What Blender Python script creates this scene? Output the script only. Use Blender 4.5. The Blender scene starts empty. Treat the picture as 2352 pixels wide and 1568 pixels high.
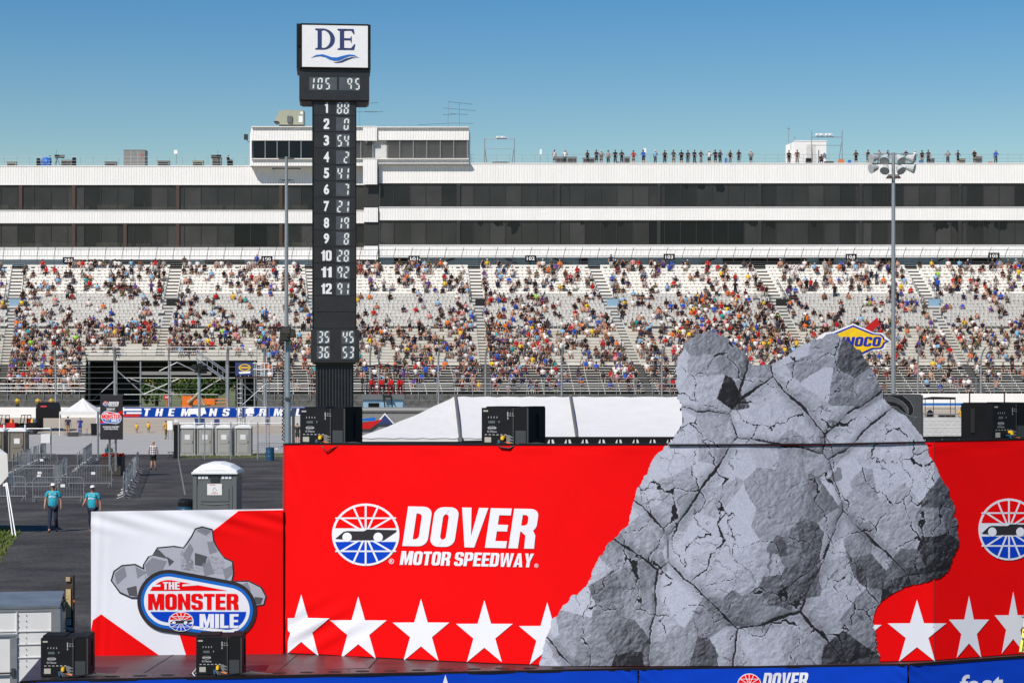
import bpy, bmesh, math, random
import numpy as np
from mathutils import Vector, Matrix
random.seed(7); rng = np.random.default_rng(7)
S = bpy.context.scene
COL = S.collection
# ------------------------------------------------------------------ camera, sky, sun, exposure
F = 4573.0; HC = 5.3; CX = 1176.0; HY = 878.0      # focal length in photo pixels, eye height, principal column, horizon row
cam = bpy.data.cameras.new('camera'); co = bpy.data.objects.new('camera', cam); COL.objects.link(co)
cam.sensor_width = 36; cam.lens = 36 * F / 2352; cam.shift_y = 94 / 2352; cam.clip_start = 0.5; cam.clip_end = 6000
co.location = (0, 0, HC); co.rotation_euler = (math.radians(90), 0, 0); S.camera = co
sdir = Vector((0.52, 0.80, -1.0)); SUN_EL = math.atan2(1.0, math.hypot(sdir.x, sdir.y))
az = math.atan2(-sdir.x, -sdir.y)
w = bpy.data.worlds.new('World'); S.world = w; w.use_nodes = True
nt = w.node_tree; bg = nt.nodes['Background']; sk = nt.nodes.new('ShaderNodeTexSky'); sk.sky_type = 'NISHITA'
sk.sun_disc = False; sk.sun_elevation = SUN_EL; sk.sun_rotation = az; sk.altitude = 0; sk.air_density = 1.25; sk.dust_density = 0.25; sk.ozone_density = 1.6
hs = nt.nodes.new('ShaderNodeHueSaturation'); hs.inputs['Saturation'].default_value = 1.75; hs.inputs['Hue'].default_value = 0.515; hs.inputs['Value'].default_value = 1.1
nt.links.new(sk.outputs[0], hs.inputs['Color']); nt.links.new(hs.outputs[0], bg.inputs[0]); bg.inputs[1].default_value = 0.075
sl = bpy.data.lights.new('sun', 'SUN'); sl.energy = 4.6; sl.angle = math.radians(0.5); sl.color = (1.0, 0.94, 0.855)
so = bpy.data.objects.new('sun', sl); COL.objects.link(so); so.rotation_euler = sdir.to_track_quat('-Z', 'Y').to_euler()
S.view_settings.view_transform = 'Standard'; S.view_settings.look = 'None'; S.view_settings.exposure = 0.1; S.view_settings.gamma = 1
S.cycles.max_bounces = 6; S.cycles.transparent_max_bounces = 8

# ------------------------------------------------------------------ helpers
def X(px, Y): return (px - CX) / F * Y
def Z(py, Y): return HC - (py - HY) / F * Y
def P(px, py, Y): return Vector((X(px, Y), Y, Z(py, Y)))
def GY(py, z=0): return F * (HC - z) / (py - HY)      # distance at which level z appears on row py

LOCAL = set()                                          # things whose parts are drawn in their own frame
def root_loc(o):
    l = Vector((0, 0, 0))
    while o:
        if o.name in LOCAL: return Vector((0, 0, 0))
        l += o.location; o = o.parent
    return l

class MB:
    def __init__(s): s.v = []; s.f = []; s.m = []; s.c = []
    def add(s, vs, fs, m=0, c=None):
        n = len(s.v); s.v.extend(vs)
        for f in fs: s.f.append([i + n for i in f]); s.m.append(m); s.c.append(c)
        return s
    def box(s, c, d, m=0, rz=0, col=None, taper=1.0):
        cx, cy, cz = c; a, b, h = d[0] / 2, d[1] / 2, d[2] / 2
        cr, sr = math.cos(rz), math.sin(rz); vs = []
        for z, t in ((-h, 1), (h, taper)):
            for x, y in ((-a, -b), (a, -b), (a, b), (-a, b)):
                x *= t; y *= t
                vs.append((cx + x * cr - y * sr, cy + x * sr + y * cr, cz + z))
        return s.add(vs, [(3, 2, 1, 0), (4, 5, 6, 7), (0, 1, 5, 4), (1, 2, 6, 5), (2, 3, 7, 6), (3, 0, 4, 7)], m, col)
    def b2(s, lo, hi, m=0, col=None):
        return s.box([(lo[i] + hi[i]) / 2 for i in range(3)], [hi[i] - lo[i] for i in range(3)], m, 0, col)
    def tube(s, pts, r, n=6, m=0, col=None, caps=True, flat=1.0):
        pts = [Vector(p) for p in pts]; k = len(pts)
        rs = r if isinstance(r, (list, tuple)) else [r] * k
        d = (pts[1] - pts[0]).normalized(); u = d.orthogonal().normalized()
        if abs(d.z) > .8: u = Vector((1, 0, 0)); u = (u - d * u.dot(d)).normalized()
        base = len(s.v); fs = []; vs = []
        for i in range(k):
            t = (pts[min(i + 1, k - 1)] - pts[max(i - 1, 0)]).normalized()
            u = (u - t * u.dot(t)).normalized(); q = t.cross(u)
            for j in range(n):
                a = 2 * math.pi * j / n
                vs.append(tuple(pts[i] + (u * math.cos(a) + q * math.sin(a) * flat) * rs[i]))
        for i in range(k - 1):
            for j in range(n): fs.append((i * n + j, i * n + (j + 1) % n, (i + 1) * n + (j + 1) % n, (i + 1) * n + j))
        if caps: fs.append(tuple(range(n - 1, -1, -1))); fs.append(tuple((k - 1) * n + j for j in range(n)))
        return s.add(vs, fs, m, col)
    def sph(s, c, r, m=0, n=8, k=5, col=None, z0=-1.0, z1=1.0):
        c = Vector(c); r = r if isinstance(r, (list, tuple)) else (r, r, r); vs = []; fs = []
        t0 = math.asin(z0); t1 = math.asin(z1)
        for i in range(k + 1):
            t = t0 + (t1 - t0) * i / k
            for j in range(n):
                a = 2 * math.pi * j / n
                vs.append((c.x + r[0] * math.cos(t) * math.cos(a), c.y + r[1] * math.cos(t) * math.sin(a), c.z + r[2] * math.sin(t)))
        for i in range(k):
            for j in range(n): fs.append((i * n + j, i * n + (j + 1) % n, (i + 1) * n + (j + 1) % n, (i + 1) * n + j))
        return s.add(vs, fs, m, col)
    def lathe(s, c, prof, n=16, m=0):
        c = Vector(c); vs = []; fs = []
        for r, z in prof:
            for j in range(n):
                a = 2 * math.pi * j / n; vs.append((c.x + r * math.cos(a), c.y + r * math.sin(a), c.z + z))
        for i in range(len(prof) - 1):
            for j in range(n): fs.append((i * n + j, i * n + (j + 1) % n, (i + 1) * n + (j + 1) % n, (i + 1) * n + j))
        return s.add(vs, fs, m)
    def prism(s, pts, y0, y1, m=0):                    # polygon in X-Z extruded along Y
        n = len(pts); vs = [(x, y0, z) for x, z in pts] + [(x, y1, z) for x, z in pts]
        fs = [tuple(range(n)), tuple(range(2 * n - 1, n - 1, -1))] + [(i + n, (i + 1) % n + n, (i + 1) % n, i) for i in range(n)]
        return s.add(vs, fs, m)
    def build(s, name, mats, parent=None, world=True, smooth=False):
        me = bpy.data.meshes.new(name); v = s.v
        if parent and world:
            l = root_loc(parent); v = [(p[0] - l.x, p[1] - l.y, p[2] - l.z) for p in v]
        me.from_pydata([tuple(p) for p in v], [], s.f)
        if not isinstance(mats, (list, tuple)): mats = [mats]
        for m in mats: me.materials.append(m)
        if len(mats) > 1: me.polygons.foreach_set('material_index', s.m)
        if any(c is not None for c in s.c):
            at = me.attributes.new('Col', 'FLOAT_COLOR', 'FACE')
            at.data.foreach_set('color', np.array([(c if c is not None else (.5, .5, .5)) + (1.0,) for c in s.c], dtype=np.float32).ravel())
        if smooth: me.polygons.foreach_set('use_smooth', [True] * len(me.polygons))
        me.update()
        o = bpy.data.objects.new(name, me); COL.objects.link(o)
        if parent: o.parent = parent
        return o

def tag(o, label=None, cat=None, group=None, kind=None):
    if label: o['label'] = label
    if cat: o['category'] = cat
    if group: o['group'] = group
    if kind: o['kind'] = kind
    return o
def thing(name, label, cat, loc=(0, 0, 0), rz=0, group=None):
    o = bpy.data.objects.new(name, None); COL.objects.link(o); o.location = loc; o.rotation_euler = (0, 0, rz); o.empty_display_size = .2
    return tag(o, label, cat, group)
def dup(root, loc, rz, label, parent=None):
    r = root.copy(); COL.objects.link(r)
    if parent: r.parent = parent
    else: r.location = loc; r.rotation_euler = (0, 0, rz); r['label'] = label
    for ch in list(root.children): dup(ch, None, 0, None, r)
    return r

# ------------------------------------------------------------------ materials
def M(name, col, rough=.6, metal=0.0, var=.12, scale=3.0, bump=0.0, bscale=40.0, spec=.5, stretch=(1, 1, 1)):
    m = bpy.data.materials.new(name); m.use_nodes = True; t = m.node_tree; b = t.nodes['Principled BSDF']
    b.inputs['Roughness'].default_value = rough; b.inputs['Metallic'].default_value = metal; b.inputs['Specular IOR Level'].default_value = spec
    tc = t.nodes.new('ShaderNodeTexCoord'); mp = t.nodes.new('ShaderNodeMapping'); mp.inputs['Scale'].default_value = stretch
    t.links.new(tc.outputs['Object'], mp.inputs[0])
    n = t.nodes.new('ShaderNodeTexNoise'); n.inputs['Scale'].default_value = scale; n.inputs['Detail'].default_value = 6; n.inputs['Roughness'].default_value = .65
    t.links.new(mp.outputs[0], n.inputs[0])
    r = t.nodes.new('ShaderNodeValToRGB'); e = r.color_ramp.elements
    e[0].position = .3; e[1].position = .7
    e[0].color = tuple(min(1, c * (1 - var)) for c in col) + (1,); e[1].color = tuple(min(1, c * (1 + var)) for c in col) + (1,)
    t.links.new(n.outputs[0], r.inputs[0]); t.links.new(r.outputs[0], b.inputs['Base Color'])
    if bump:
        n2 = t.nodes.new('ShaderNodeTexNoise'); n2.inputs['Scale'].default_value = bscale; n2.inputs['Detail'].default_value = 4
        bp = t.nodes.new('ShaderNodeBump'); bp.inputs['Strength'].default_value = bump; bp.inputs['Distance'].default_value = .02
        t.links.new(mp.outputs[0], n2.inputs[0]); t.links.new(n2.outputs[0], bp.inputs['Height']); t.links.new(bp.outputs[0], b.inputs['Normal'])
    return m
def MCOL(name, rough=.8, noise=None):
    m = bpy.data.materials.new(name); m.use_nodes = True; t = m.node_tree; b = t.nodes['Principled BSDF']
    b.inputs['Roughness'].default_value = rough; b.inputs['Specular IOR Level'].default_value = .2
    a = t.nodes.new('ShaderNodeAttribute'); a.attribute_name = 'Col'
    tc = t.nodes.new('ShaderNodeTexCoord'); n = t.nodes.new('ShaderNodeTexNoise'); n.inputs['Scale'].default_value = noise or 9; n.inputs['Detail'].default_value = 8; n.inputs['Roughness'].default_value = .8
    t.links.new(tc.outputs['Object'], n.inputs[0])
    r = t.nodes.new('ShaderNodeMapRange'); r.inputs[1].default_value = .25; r.inputs[2].default_value = .75; r.inputs[3].default_value = .72; r.inputs[4].default_value = 1.28
    mx = t.nodes.new('ShaderNodeVectorMath'); mx.operation = 'SCALE'
    t.links.new(n.outputs[0], r.inputs[0]); t.links.new(a.outputs['Color'], mx.inputs[0]); t.links.new(r.outputs[0], mx.inputs['Scale'])
    t.links.new(mx.outputs[0], b.inputs['Base Color'])
    return m
RED = (.83, .001, .002); WHITE = (.8, .8, .82); BLUE = (.004, .05, .50)
m_red = M('red_print', RED, .75, var=.03, spec=.12); m_white = M('white_print', (.78, .79, .84), .8, var=.02, spec=.15); m_blue = M('blue_print', (.001, .05, .50), .85, var=.04, spec=.15)
m_bk = M('black_print', (.028, .026, .03), .7, var=.08, spec=.2); m_lblue = M('bright_blue_print', (.005, .13, .52), .7, var=.03, spec=.2)
m_band = M('white_cladding', (.79, .775, .745), .5, var=.045, scale=.35, stretch=(1, 1, .25)); m_bandg = M('white_cladding_trim', (.6, .59, .57), .5)
m_glass = M('tinted_glass', (.032, .031, .031), .12, var=.3, scale=.22, spec=.4); m_glass2 = M('dark_glass', (.004, .004, .007), .12, var=.5, scale=.6, spec=.35); m_glass3 = M('dull_tinted_glass', (.042, .040, .039), .2, var=.25, scale=.3, spec=.4)
m_mull = M('window_frame_dark', (.03, .028, .027), .4); m_brown = M('brown_column', (.055, .028, .02), .6)
m_steel = M('galvanised_steel', (.34, .355, .37), .42, .55, var=.12, scale=6); m_dsteel = M('dark_steel', (.06, .065, .07), .45, .3); m_rail = M('grey_rail', (.3, .32, .33), .5, .3)
m_blk = M('black_panel', (.014, .014, .015), .45, spec=.25, var=.25, scale=1.2, bump=.1, bscale=3); m_blk2 = M('matt_black', (.010, .010, .011), .7, var=.2, spec=.15); m_pylon = M('pylon_black_sheet', (.022, .022, .024), .35, var=.3, scale=.9, bump=.25, bscale=1.5)
m_seg = M('flip_digit_white', (.72, .76, .74), .6, var=.06, scale=8); m_segbg = M('digit_window_grey', (.075, .085, .095), .35, var=.2, scale=5)
m_lett = M('white_lettering', (.82, .82, .82), .5, var=.04)
m_navy = M('navy_print', (.015, .035, .14), .6, var=.05); m_mblue = M('mid_blue_print', (.005, .12, .42), .6, var=.05)
m_conc = M('pale_concrete', (.47, .465, .45), .85, var=.12, scale=.6, bump=.15); m_tan = M('tan_banking', (.36, .31, .24), .85, var=.12, scale=.4, stretch=(.2, 1, 1))
m_alu = M('aluminium_bench', (.74, .71, .64), .5, var=.12, scale=1.5); m_beige = M('beige_terrace', (.56, .53, .46), .7, var=.1, scale=1.5); m_wb = M('white_bench', (.78, .75, .69), .5, var=.05)
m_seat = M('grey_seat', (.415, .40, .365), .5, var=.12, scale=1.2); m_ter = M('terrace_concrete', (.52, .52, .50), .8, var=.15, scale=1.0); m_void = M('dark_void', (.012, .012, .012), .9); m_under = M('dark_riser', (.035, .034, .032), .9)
m_tent = M('white_vinyl', (.67, .66, .63), .6, var=.04, scale=1.5, bump=.4, bscale=1.6); m_strap = M('grey_strap', (.12, .12, .12), .7)
m_potty = M('grey_plastic', (.34, .335, .31), .5, var=.05); m_pottyb = M('brown_plastic', (.2, .175, .14), .5, var=.06); m_pottyd = M('dark_grey_plastic', (.115, .125, .125), .45, var=.06); m_roofw = M('white_plastic', (.78, .79, .78), .4, var=.03)
m_crowd = MCOL('people_clothes', .85, 14)
m_paper = M('white_paper', (.75, .75, .74), .8, var=.03); m_redp = M('red_ink', (.6, .04, .04), .8); m_wood = M('pale_wood', (.42, .3, .17), .7, var=.2)
m_yel = M('yellow_plastic', (.75, .45, .01), .5); m_org = M('orange_paint', (.75, .16, .01), .45); m_redpaint = M('red_paint', (.5, .01, .01), .35)
m_barrel = M('blue_barrel', (.012, .07, .14), .45); m_bag = M('black_bag', (.012, .012, .012), .25, bump=.6, bscale=15)
m_hvac = M('grey_unit', (.22, .215, .205), .5, var=.1); m_hvacb = M('olive_unit', (.34, .35, .26), .5, var=.08); m_paleblue = M('pale_blue_panel', (.22, .36, .47), .6, var=.1)
m_planter = M('dark_wood_planter', (.045, .038, .032), .6, var=.2); m_flow = M('red_flowers', (.35, .01, .015), .8, var=.4, scale=30)
m_cable = M('black_cable', (.01, .01, .01), .5); m_tarp = M('blue_tarp', (.01, .13, .5), .5, bump=.5, bscale=2)
m_skin = M('skin', (.42, .215, .135), .55, var=.08, scale=12); m_denim = M('dark_denim', (.011, .02, .045), .85, var=.25, scale=25); m_teal = M('turquoise_shirt', (.012, .34, .45), .75, var=.06, scale=10, bump=.4, bscale=14)
m_shoe = M('brown_leather', (.1, .045, .02), .6); m_capw = M('white_cotton', (.78, .78, .76), .8); m_hair = M('grey_hair', (.18, .16, .14), .8); m_hairb = M('brown_hair', (.05, .028, .015), .7); m_shorts = M('black_shorts', (.016, .016, .018), .85)
m_yshirt = M('yellow_shirt', (.75, .4, .01), .8, var=.08, bump=.3, bscale=14); m_bshirt = M('black_shirt', (.015, .016, .02), .85); m_tshirt = M('dark_teal_shirt', (.008, .1, .13), .8); m_khaki = M('khaki_cloth', (.28, .2, .11), .85); m_nshirt = M('navy_shirt', (.012, .02, .06), .85); m_rshirt = M('royal_blue_cloth', (.012, .05, .3), .8); m_orange2 = M('orange_panel_cloth', (.6, .1, .03), .8)
m_glasses = M('dark_lens', (.01, .01, .012), .15)

# asphalt with worn lighter patches and tyre streaks
def asphalt():
    m = bpy.data.materials.new('asphalt'); m.use_nodes = True; t = m.node_tree; b = t.nodes['Principled BSDF']; b.inputs['Roughness'].default_value = .85; b.inputs['Specular IOR Level'].default_value = .3
    tc = t.nodes.new('ShaderNodeTexCoord')
    def noise(sc, st, det=6):
        mp = t.nodes.new('ShaderNodeMapping'); mp.inputs['Scale'].default_value = st; t.links.new(tc.outputs['Object'], mp.inputs[0])
        n = t.nodes.new('ShaderNodeTexNoise'); n.inputs['Scale'].default_value = sc; n.inputs['Detail'].default_value = det; n.inputs['Roughness'].default_value = .7; t.links.new(mp.outputs[0], n.inputs[0]); return n
    n1 = noise(.25, (1, 1, 1)); n2 = noise(.5, (.55, .9, 1)); n3 = noise(8, (1, 1, 1))
    r = t.nodes.new('ShaderNodeValToRGB'); r.color_ramp.elements[0].position = .44; r.color_ramp.elements[1].position = .57
    r.color_ramp.elements[0].color = (.024, .022, .020, 1); r.color_ramp.elements[1].color = (.085, .078, .07, 1)
    a = t.nodes.new('ShaderNodeMath'); a.operation = 'ADD'; a2 = t.nodes.new('ShaderNodeMath'); a2.operation = 'MULTIPLY_ADD'; a2.inputs[1].default_value = .33
    t.links.new(n1.outputs[0], a.inputs[0]); t.links.new(n2.outputs[0], a.inputs[1]); t.links.new(a.outputs[0], a2.inputs[0])
    k = t.nodes.new('ShaderNodeMath'); k.operation = 'MULTIPLY'; k.inputs[1].default_value = .33; t.links.new(n3.outputs[0], k.inputs[0]); t.links.new(k.outputs[0], a2.inputs[2])
    t.links.new(a2.outputs[0], r.inputs[0]); t.links.new(r.outputs[0], b.inputs['Base Color'])
    bp = t.nodes.new('ShaderNodeBump'); bp.inputs['Strength'].default_value = .4; bp.inputs['Distance'].default_value = .01; n4 = noise(60, (1, 1, 1), 3); t.links.new(n4.outputs[0], bp.inputs['Height']); t.links.new(bp.outputs[0], b.inputs['Normal'])
    return m
m_asph = asphalt()
m_barr = M('barrier_steel', (.25, .265, .28), .5, .25, var=.15, scale=6)
def see_through(name, col, amount, rough=.1):               # tinted glazing one can dimly see into
    m = M(name, col, rough, var=.3, scale=.22, spec=.4); t = m.node_tree; o = t.nodes['Material Output']; b = t.nodes['Principled BSDF']; tr = t.nodes.new('ShaderNodeBsdfTransparent'); mx = t.nodes.new('ShaderNodeMixShader'); tr.inputs[0].default_value = (.95, .93, .9, 1)
    mx.inputs[0].default_value = amount; t.links.new(b.outputs[0], mx.inputs[1]); t.links.new(tr.outputs[0], mx.inputs[2]); t.links.new(mx.outputs[0], o.inputs[0]); return m
m_glass = see_through('tinted_glass', (.042, .041, .042), .25); m_glass3 = see_through('dull_tinted_glass', (.058, .056, .056), .22, .2)
m_glass4 = see_through('deep_tinted_glass', (.026, .026, .028), .3)
m_inner = M('olive_counter', (.30, .28, .2), .7, var=.3, scale=1.5)
m_stage = M('stained_stage_deck', (.05, .03, .033), .45, var=.5, scale=1.6, bump=.2, bscale=20, stretch=(.5, 1.5, 1))

# ------------------------------------------------------------------ lettering (built-in font turned into flat meshes) and flat shapes
WORDS = ['1','2','3','4','5','6','7','8','9','10','11','12','251','100','101','102','103','104','105','DOVER','MOTOR SPEEDWAY','THE','MONSTER','MILE','R',
         'T H E','M O N S T E R','M I L E','HOME OF',"WORLD'S FASTEST",'ONE-MILE OVAL','Flow','G-Flame','fast','SUNOCO','!','7','SL A','FR An','STOP']
TXT = {}
def make_text():
    objs = []
    for wd in WORDS:
        for bold in (0.0, .022, .04):
            c = bpy.data.curves.new('t', 'FONT'); c.body = wd; c.size = 1; c.offset = bold; c.resolution_u = 4; c.space_character = 1 + bold * 2.2
            o = bpy.data.objects.new('t', c); COL.objects.link(o); objs.append((wd, bold, o))
    dg = bpy.context.evaluated_depsgraph_get()
    for wd, bold, o in objs:
        me = o.evaluated_get(dg).to_mesh(); vs = [(v.co.x, v.co.y) for v in me.vertices]; fs = [tuple(p.vertices) for p in me.polygons]
        x0 = min(v[0] for v in vs); x1 = max(v[0] for v in vs); y0 = min(v[1] for v in vs); y1 = max(v[1] for v in vs)
        TXT[wd, bold] = ([((x - x0) / (x1 - x0), (y - y0) / (y1 - y0)) for x, y in vs], fs); o.evaluated_get(dg).to_mesh_clear()
    for wd, bold, o in objs:
        c = o.data; bpy.data.objects.remove(o); bpy.data.curves.remove(c)
make_text()
def glyph(ch):
    """heavy condensed block capitals: width and list of flat shapes in a box one unit high"""
    s, b, w, r = .215, .175, .56, .2; Q = lambda x0, y0, x1, y1: [(x0, y0), (x1, y0), (x1, y1), (x0, y1)]
    def ring(x0, y0, x1, y1, cs, si=s, bi=b, r=r):           # cs: which corners are round (bl, br, tr, tl)
        o, i = [], []; cc = [(x0, y0, 180), (x1, y0, 270), (x1, y1, 0), (x0, y1, 90)]
        for (cx, cy, a0), rd in zip(cc, cs):
            sx = 1 if cx == x0 else -1; sy = 1 if cy == y0 else -1; ro = r if rd else .0; ri = max(.0, r * .45) if rd else 0.0
            for k in range(6):
                a = math.radians(a0 + 90 * k / 5); o.append((cx + sx * ro + ro * math.cos(a), cy + sy * ro + ro * math.sin(a))); i.append((cx + sx * (si + ri) + ri * math.cos(a), cy + sy * (bi + ri * 1.0) + ri * math.sin(a)))
        n = len(o); return o + i, [(k, (k + 1) % n, n + (k + 1) % n, n + k) for k in range(n)]
    P_ = lambda pts: (pts, [tuple(range(len(pts)))]); st = P_(Q(0, 0, s, 1))
    if ch == 'D': return w, [ring(0, 0, w, 1, (0, 1, 1, 0))]
    if ch == 'O': return w, [ring(0, 0, w, 1, (1, 1, 1, 1))]
    if ch == 'E': return .48, [st, P_(Q(s, 0, .48, b)), P_(Q(s, .42, .45, .42 + b * .95)), P_(Q(s, 1 - b, .48, 1))]
    if ch == 'F': return .47, [st, P_(Q(s, .42, .44, .42 + b * .95)), P_(Q(s, 1 - b, .47, 1))]
    if ch == 'L': return .46, [st, P_(Q(s, 0, .46, b))]
    if ch == 'I': return s, [st]
    if ch == 'T': return .52, [P_(Q(.26 - s / 2, 0, .26 + s / 2, 1 - b)), P_(Q(0, 1 - b, .52, 1))]
    if ch == 'H': return w, [st, P_(Q(w - s, 0, w, 1)), P_(Q(s, .42, w - s, .42 + b))]
    if ch == 'P': return w, [P_(Q(0, 0, s, .42)), ring(0, .38, w, 1, (0, 1, 1, 0), s, b * .9, .18)]
    if ch == 'R': return .58, [P_(Q(0, 0, s, .42)), ring(0, .42, .57, 1, (0, 1, 1, 0), s, b * .9, .18), P_([(.26, .48), (.26, .40), (.345, .33), (.36, 0), (.585, 0), (.57, .33), (.5, .46)])]
    if ch == 'V': return .6, [P_([(0, 1), (.19, 0), (.3, 0), (.3, .28), (.215, 1)]), P_([(.3, 0), (.41, 0), (.6, 1), (.385, 1), (.3, .28)])]
    if ch == 'A': return .6, [P_([(0, 0), (.19, 1), (.3, 1), (.3, .72), (.215, 0)]), P_([(.3, 1), (.41, 1), (.6, 0), (.385, 0), (.3, .72)]), P_(Q(.2, .17, .4, .32))]
    if ch == 'Y': return .58, [P_(Q(.29 - s / 2, 0, .29 + s / 2, .45)), P_([(0, 1), (.18, .42), (.29, .42), (.29, .6), (.22, 1)]), P_([(.58, 1), (.4, .42), (.29, .42), (.29, .6), (.36, 1)])]
    if ch == 'M': return .78, [st, P_(Q(.78 - s, 0, .78, 1)), P_([(s * .9, 1), (s * .9, .62), (.34, 0), (.39, 0), (.39, .42), (.29, 1)]), P_([(.78 - s * .9, 1), (.78 - s * .9, .62), (.44, 0), (.39, 0), (.39, .42), (.49, 1)])]
    if ch == 'N': return .6, [st, P_(Q(.6 - s, 0, .6, 1)), P_([(s * .9, 1), (s * .9, .6), (.6 - s * .9, 0), (.6 - s * .9, .4)])]
    if ch == 'W': return .86, [P_([(0, 1), (.13, 0), (.24, 0), (.24, .3), (.2, 1)]), P_([(.24, 0), (.33, 0), (.43, .62), (.43, 1), (.345, 1), (.24, .3)]), P_([(.43, .62), (.53, 0), (.62, 0), (.62, .3), (.515, 1), (.43, 1)]), P_([(.62, 0), (.73, 0), (.86, 1), (.66, 1), (.62, .3)])]
    if ch == 'U': return w, [P_(Q(0, .25, s, 1)), P_(Q(w - s, .25, w, 1)), P_([(0, .25), (0, .12), (.12, 0), (w - .12, 0), (w, .12), (w, .25), (w - s, .25), (w - s, b), (s, b), (s, .25)])]
    if ch == 'C': return w, [P_([(0, .12), (.12, 0), (w - .12, 0), (w, .12), (w, .34), (w - s, .34), (w - s, b), (s, b), (s, 1 - b), (w - s, 1 - b), (w - s, .66), (w, .66), (w, .88), (w - .12, 1), (.12, 1), (0, .88)])]
    if ch == 'S': return w, [P_([(0, .3), (0, .12), (.11, 0), (w - .11, 0), (w, .12), (w, .46), (w - .12, .58), (s, .62), (s, 1 - b * .9), (w - s, 1 - b * .9), (w - s, .7), (w, .7), (w, .88), (w - .11, 1), (.11, 1), (0, .88), (0, .55), (.11, .44), (w - s, .38), (w - s, b * .9), (s, b * .9), (s, .3)])]
    if ch == '1': return .34, [P_([(.34, 0), (.34, 1), (.17, 1), (.12, .85), (0, .80), (0, .68), (.12, .68), (.12, 0)])]
    if ch == '0': return w, [ring(0, 0, w, 1, (1, 1, 1, 1))]
    if ch == '2': return w, [P_([(0, .66), (s * .95, .66), (s * .95, .83), (w - s, .83), (w - s, .62), (0, .22), (0, 0), (w, 0), (w, .17), (s * 1.25, .17), (w, .52), (w, .88), (w - .11, 1), (.11, 1), (0, .88)])]
    return None
def block(wd):
    x = 0; vs, fs = [], []
    for ch in wd:
        if ch == ' ': x += .22; continue
        w, shs = glyph(ch)
        for v, f in shs: n = len(vs); vs += [(x + a, c) for a, c in v]; fs += [tuple(i + n for i in q) for q in f]
        x += w + .055
    x -= .055; return [(a / x, c) for a, c in vs], fs
for wd in ('DOVER', 'MOTOR SPEEDWAY', 'THE', 'MONSTER', 'MILE', 'SUNOCO', 'HOME OF', 'STOP', '1', '2', '10', '11', '12'): TXT[wd, .04] = block(wd)
for wd in ('T H E', 'M O N S T E R', 'M I L E'): TXT[wd, .04] = block(wd.replace(' ', '  '))
def text(wd, x0, y0, x1, y1, bold=.04, shear=0.0, slope=0.0):
    """flat text in a 2D box; (x0,y0) is the lower-left corner, shear leans it, slope tilts the baseline"""
    vs, fs = TXT[wd, bold]; h = y1 - y0
    return [(x0 + u * (x1 - x0) + shear * v * abs(h), y0 + v * h + slope * u * (x1 - x0)) for u, v in vs], fs
def ell(cx, cy, rx, ry, n=40, r0=None):
    if r0 is None: return [(cx + rx * math.cos(2 * math.pi * i / n), cy + ry * math.sin(2 * math.pi * i / n)) for i in range(n)], [tuple(range(n))]
    vs = []; fs = []
    for i in range(n):
        a = 2 * math.pi * i / n; vs += [(cx + rx * math.cos(a), cy + ry * math.sin(a)), (cx + rx * r0 * math.cos(a), cy + ry * r0 * math.sin(a))]
    for i in range(n): j = (i + 1) % n; fs.append((2 * i, 2 * j, 2 * j + 1, 2 * i + 1))
    return vs, fs
def poly(pts): return list(pts), [tuple(range(len(pts)))]
def seg2(p, q, t):
    d = Vector((q[0] - p[0], q[1] - p[1])); n = Vector((-d.y, d.x)).normalized() * t / 2
    return [(p[0] + n.x, p[1] + n.y), (q[0] + n.x, q[1] + n.y), (q[0] - n.x, q[1] - n.y), (p[0] - n.x, p[1] - n.y)], [(0, 1, 2, 3)]
def star(cx, cy, rx, ry):
    pts = []
    for i in range(10):
        a = math.pi / 2 + i * math.pi / 5; r = 1 if i % 2 == 0 else .385
        pts.append((cx + rx * r * math.cos(a), cy - ry * r * math.sin(a)))
    return pts + [(cx, cy)], [(i, (i + 1) % 10, 10) for i in range(10)]
def clip(pts, a, b, c):                                # keep a*x+b*y<=c
    out = []
    for i in range(len(pts)):
        p, q = pts[i], pts[(i + 1) % len(pts)]; dp = a * p[0] + b * p[1] - c; dq = a * q[0] + b * q[1] - c
        if dp <= 0: out.append(p)
        if dp * dq < 0: t = dp / (dp - dq); out.append((p[0] + t * (q[0] - p[0]), p[1] + t * (q[1] - p[1])))
    return out
def fine(shape, maxlen):
    """split a flat shape until its edges are short enough to follow a curved cloth"""
    vs, fs = shape; bm = bmesh.new(); bv = [bm.verts.new((x, y, 0)) for x, y in vs]
    for f in fs:
        try: bm.faces.new([bv[i] for i in f])
        except ValueError: pass
    bmesh.ops.triangulate(bm, faces=bm.faces[:])
    for _ in range(9):
        e = [e for e in bm.edges if e.calc_length() > maxlen]
        if not e: break
        bmesh.ops.subdivide_edges(bm, edges=e, cuts=1); bmesh.ops.triangulate(bm, faces=[f for f in bm.faces if len(f.verts) > 3])
    bm.verts.ensure_lookup_table(); r = [(v.co.x, v.co.y) for v in bm.verts], [tuple(v.index for v in f.verts) for f in bm.faces]
    bm.verts.index_update(); r = [(v.co.x, v.co.y) for v in bm.verts], [tuple(v.index for v in f.verts) for f in bm.faces]; bm.free(); return r
def printed(name, shapes, mapping, mats, parent, off, maxlen=None):
    mb = MB()
    if not isinstance(shapes, list): shapes = [shapes]
    for s in shapes:
        if maxlen: s = fine(s, maxlen)
        mb.add([tuple(mapping(x, y, off)) for x, y in s[0]], s[1])
    return mb.build(name, mats, parent)
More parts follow.
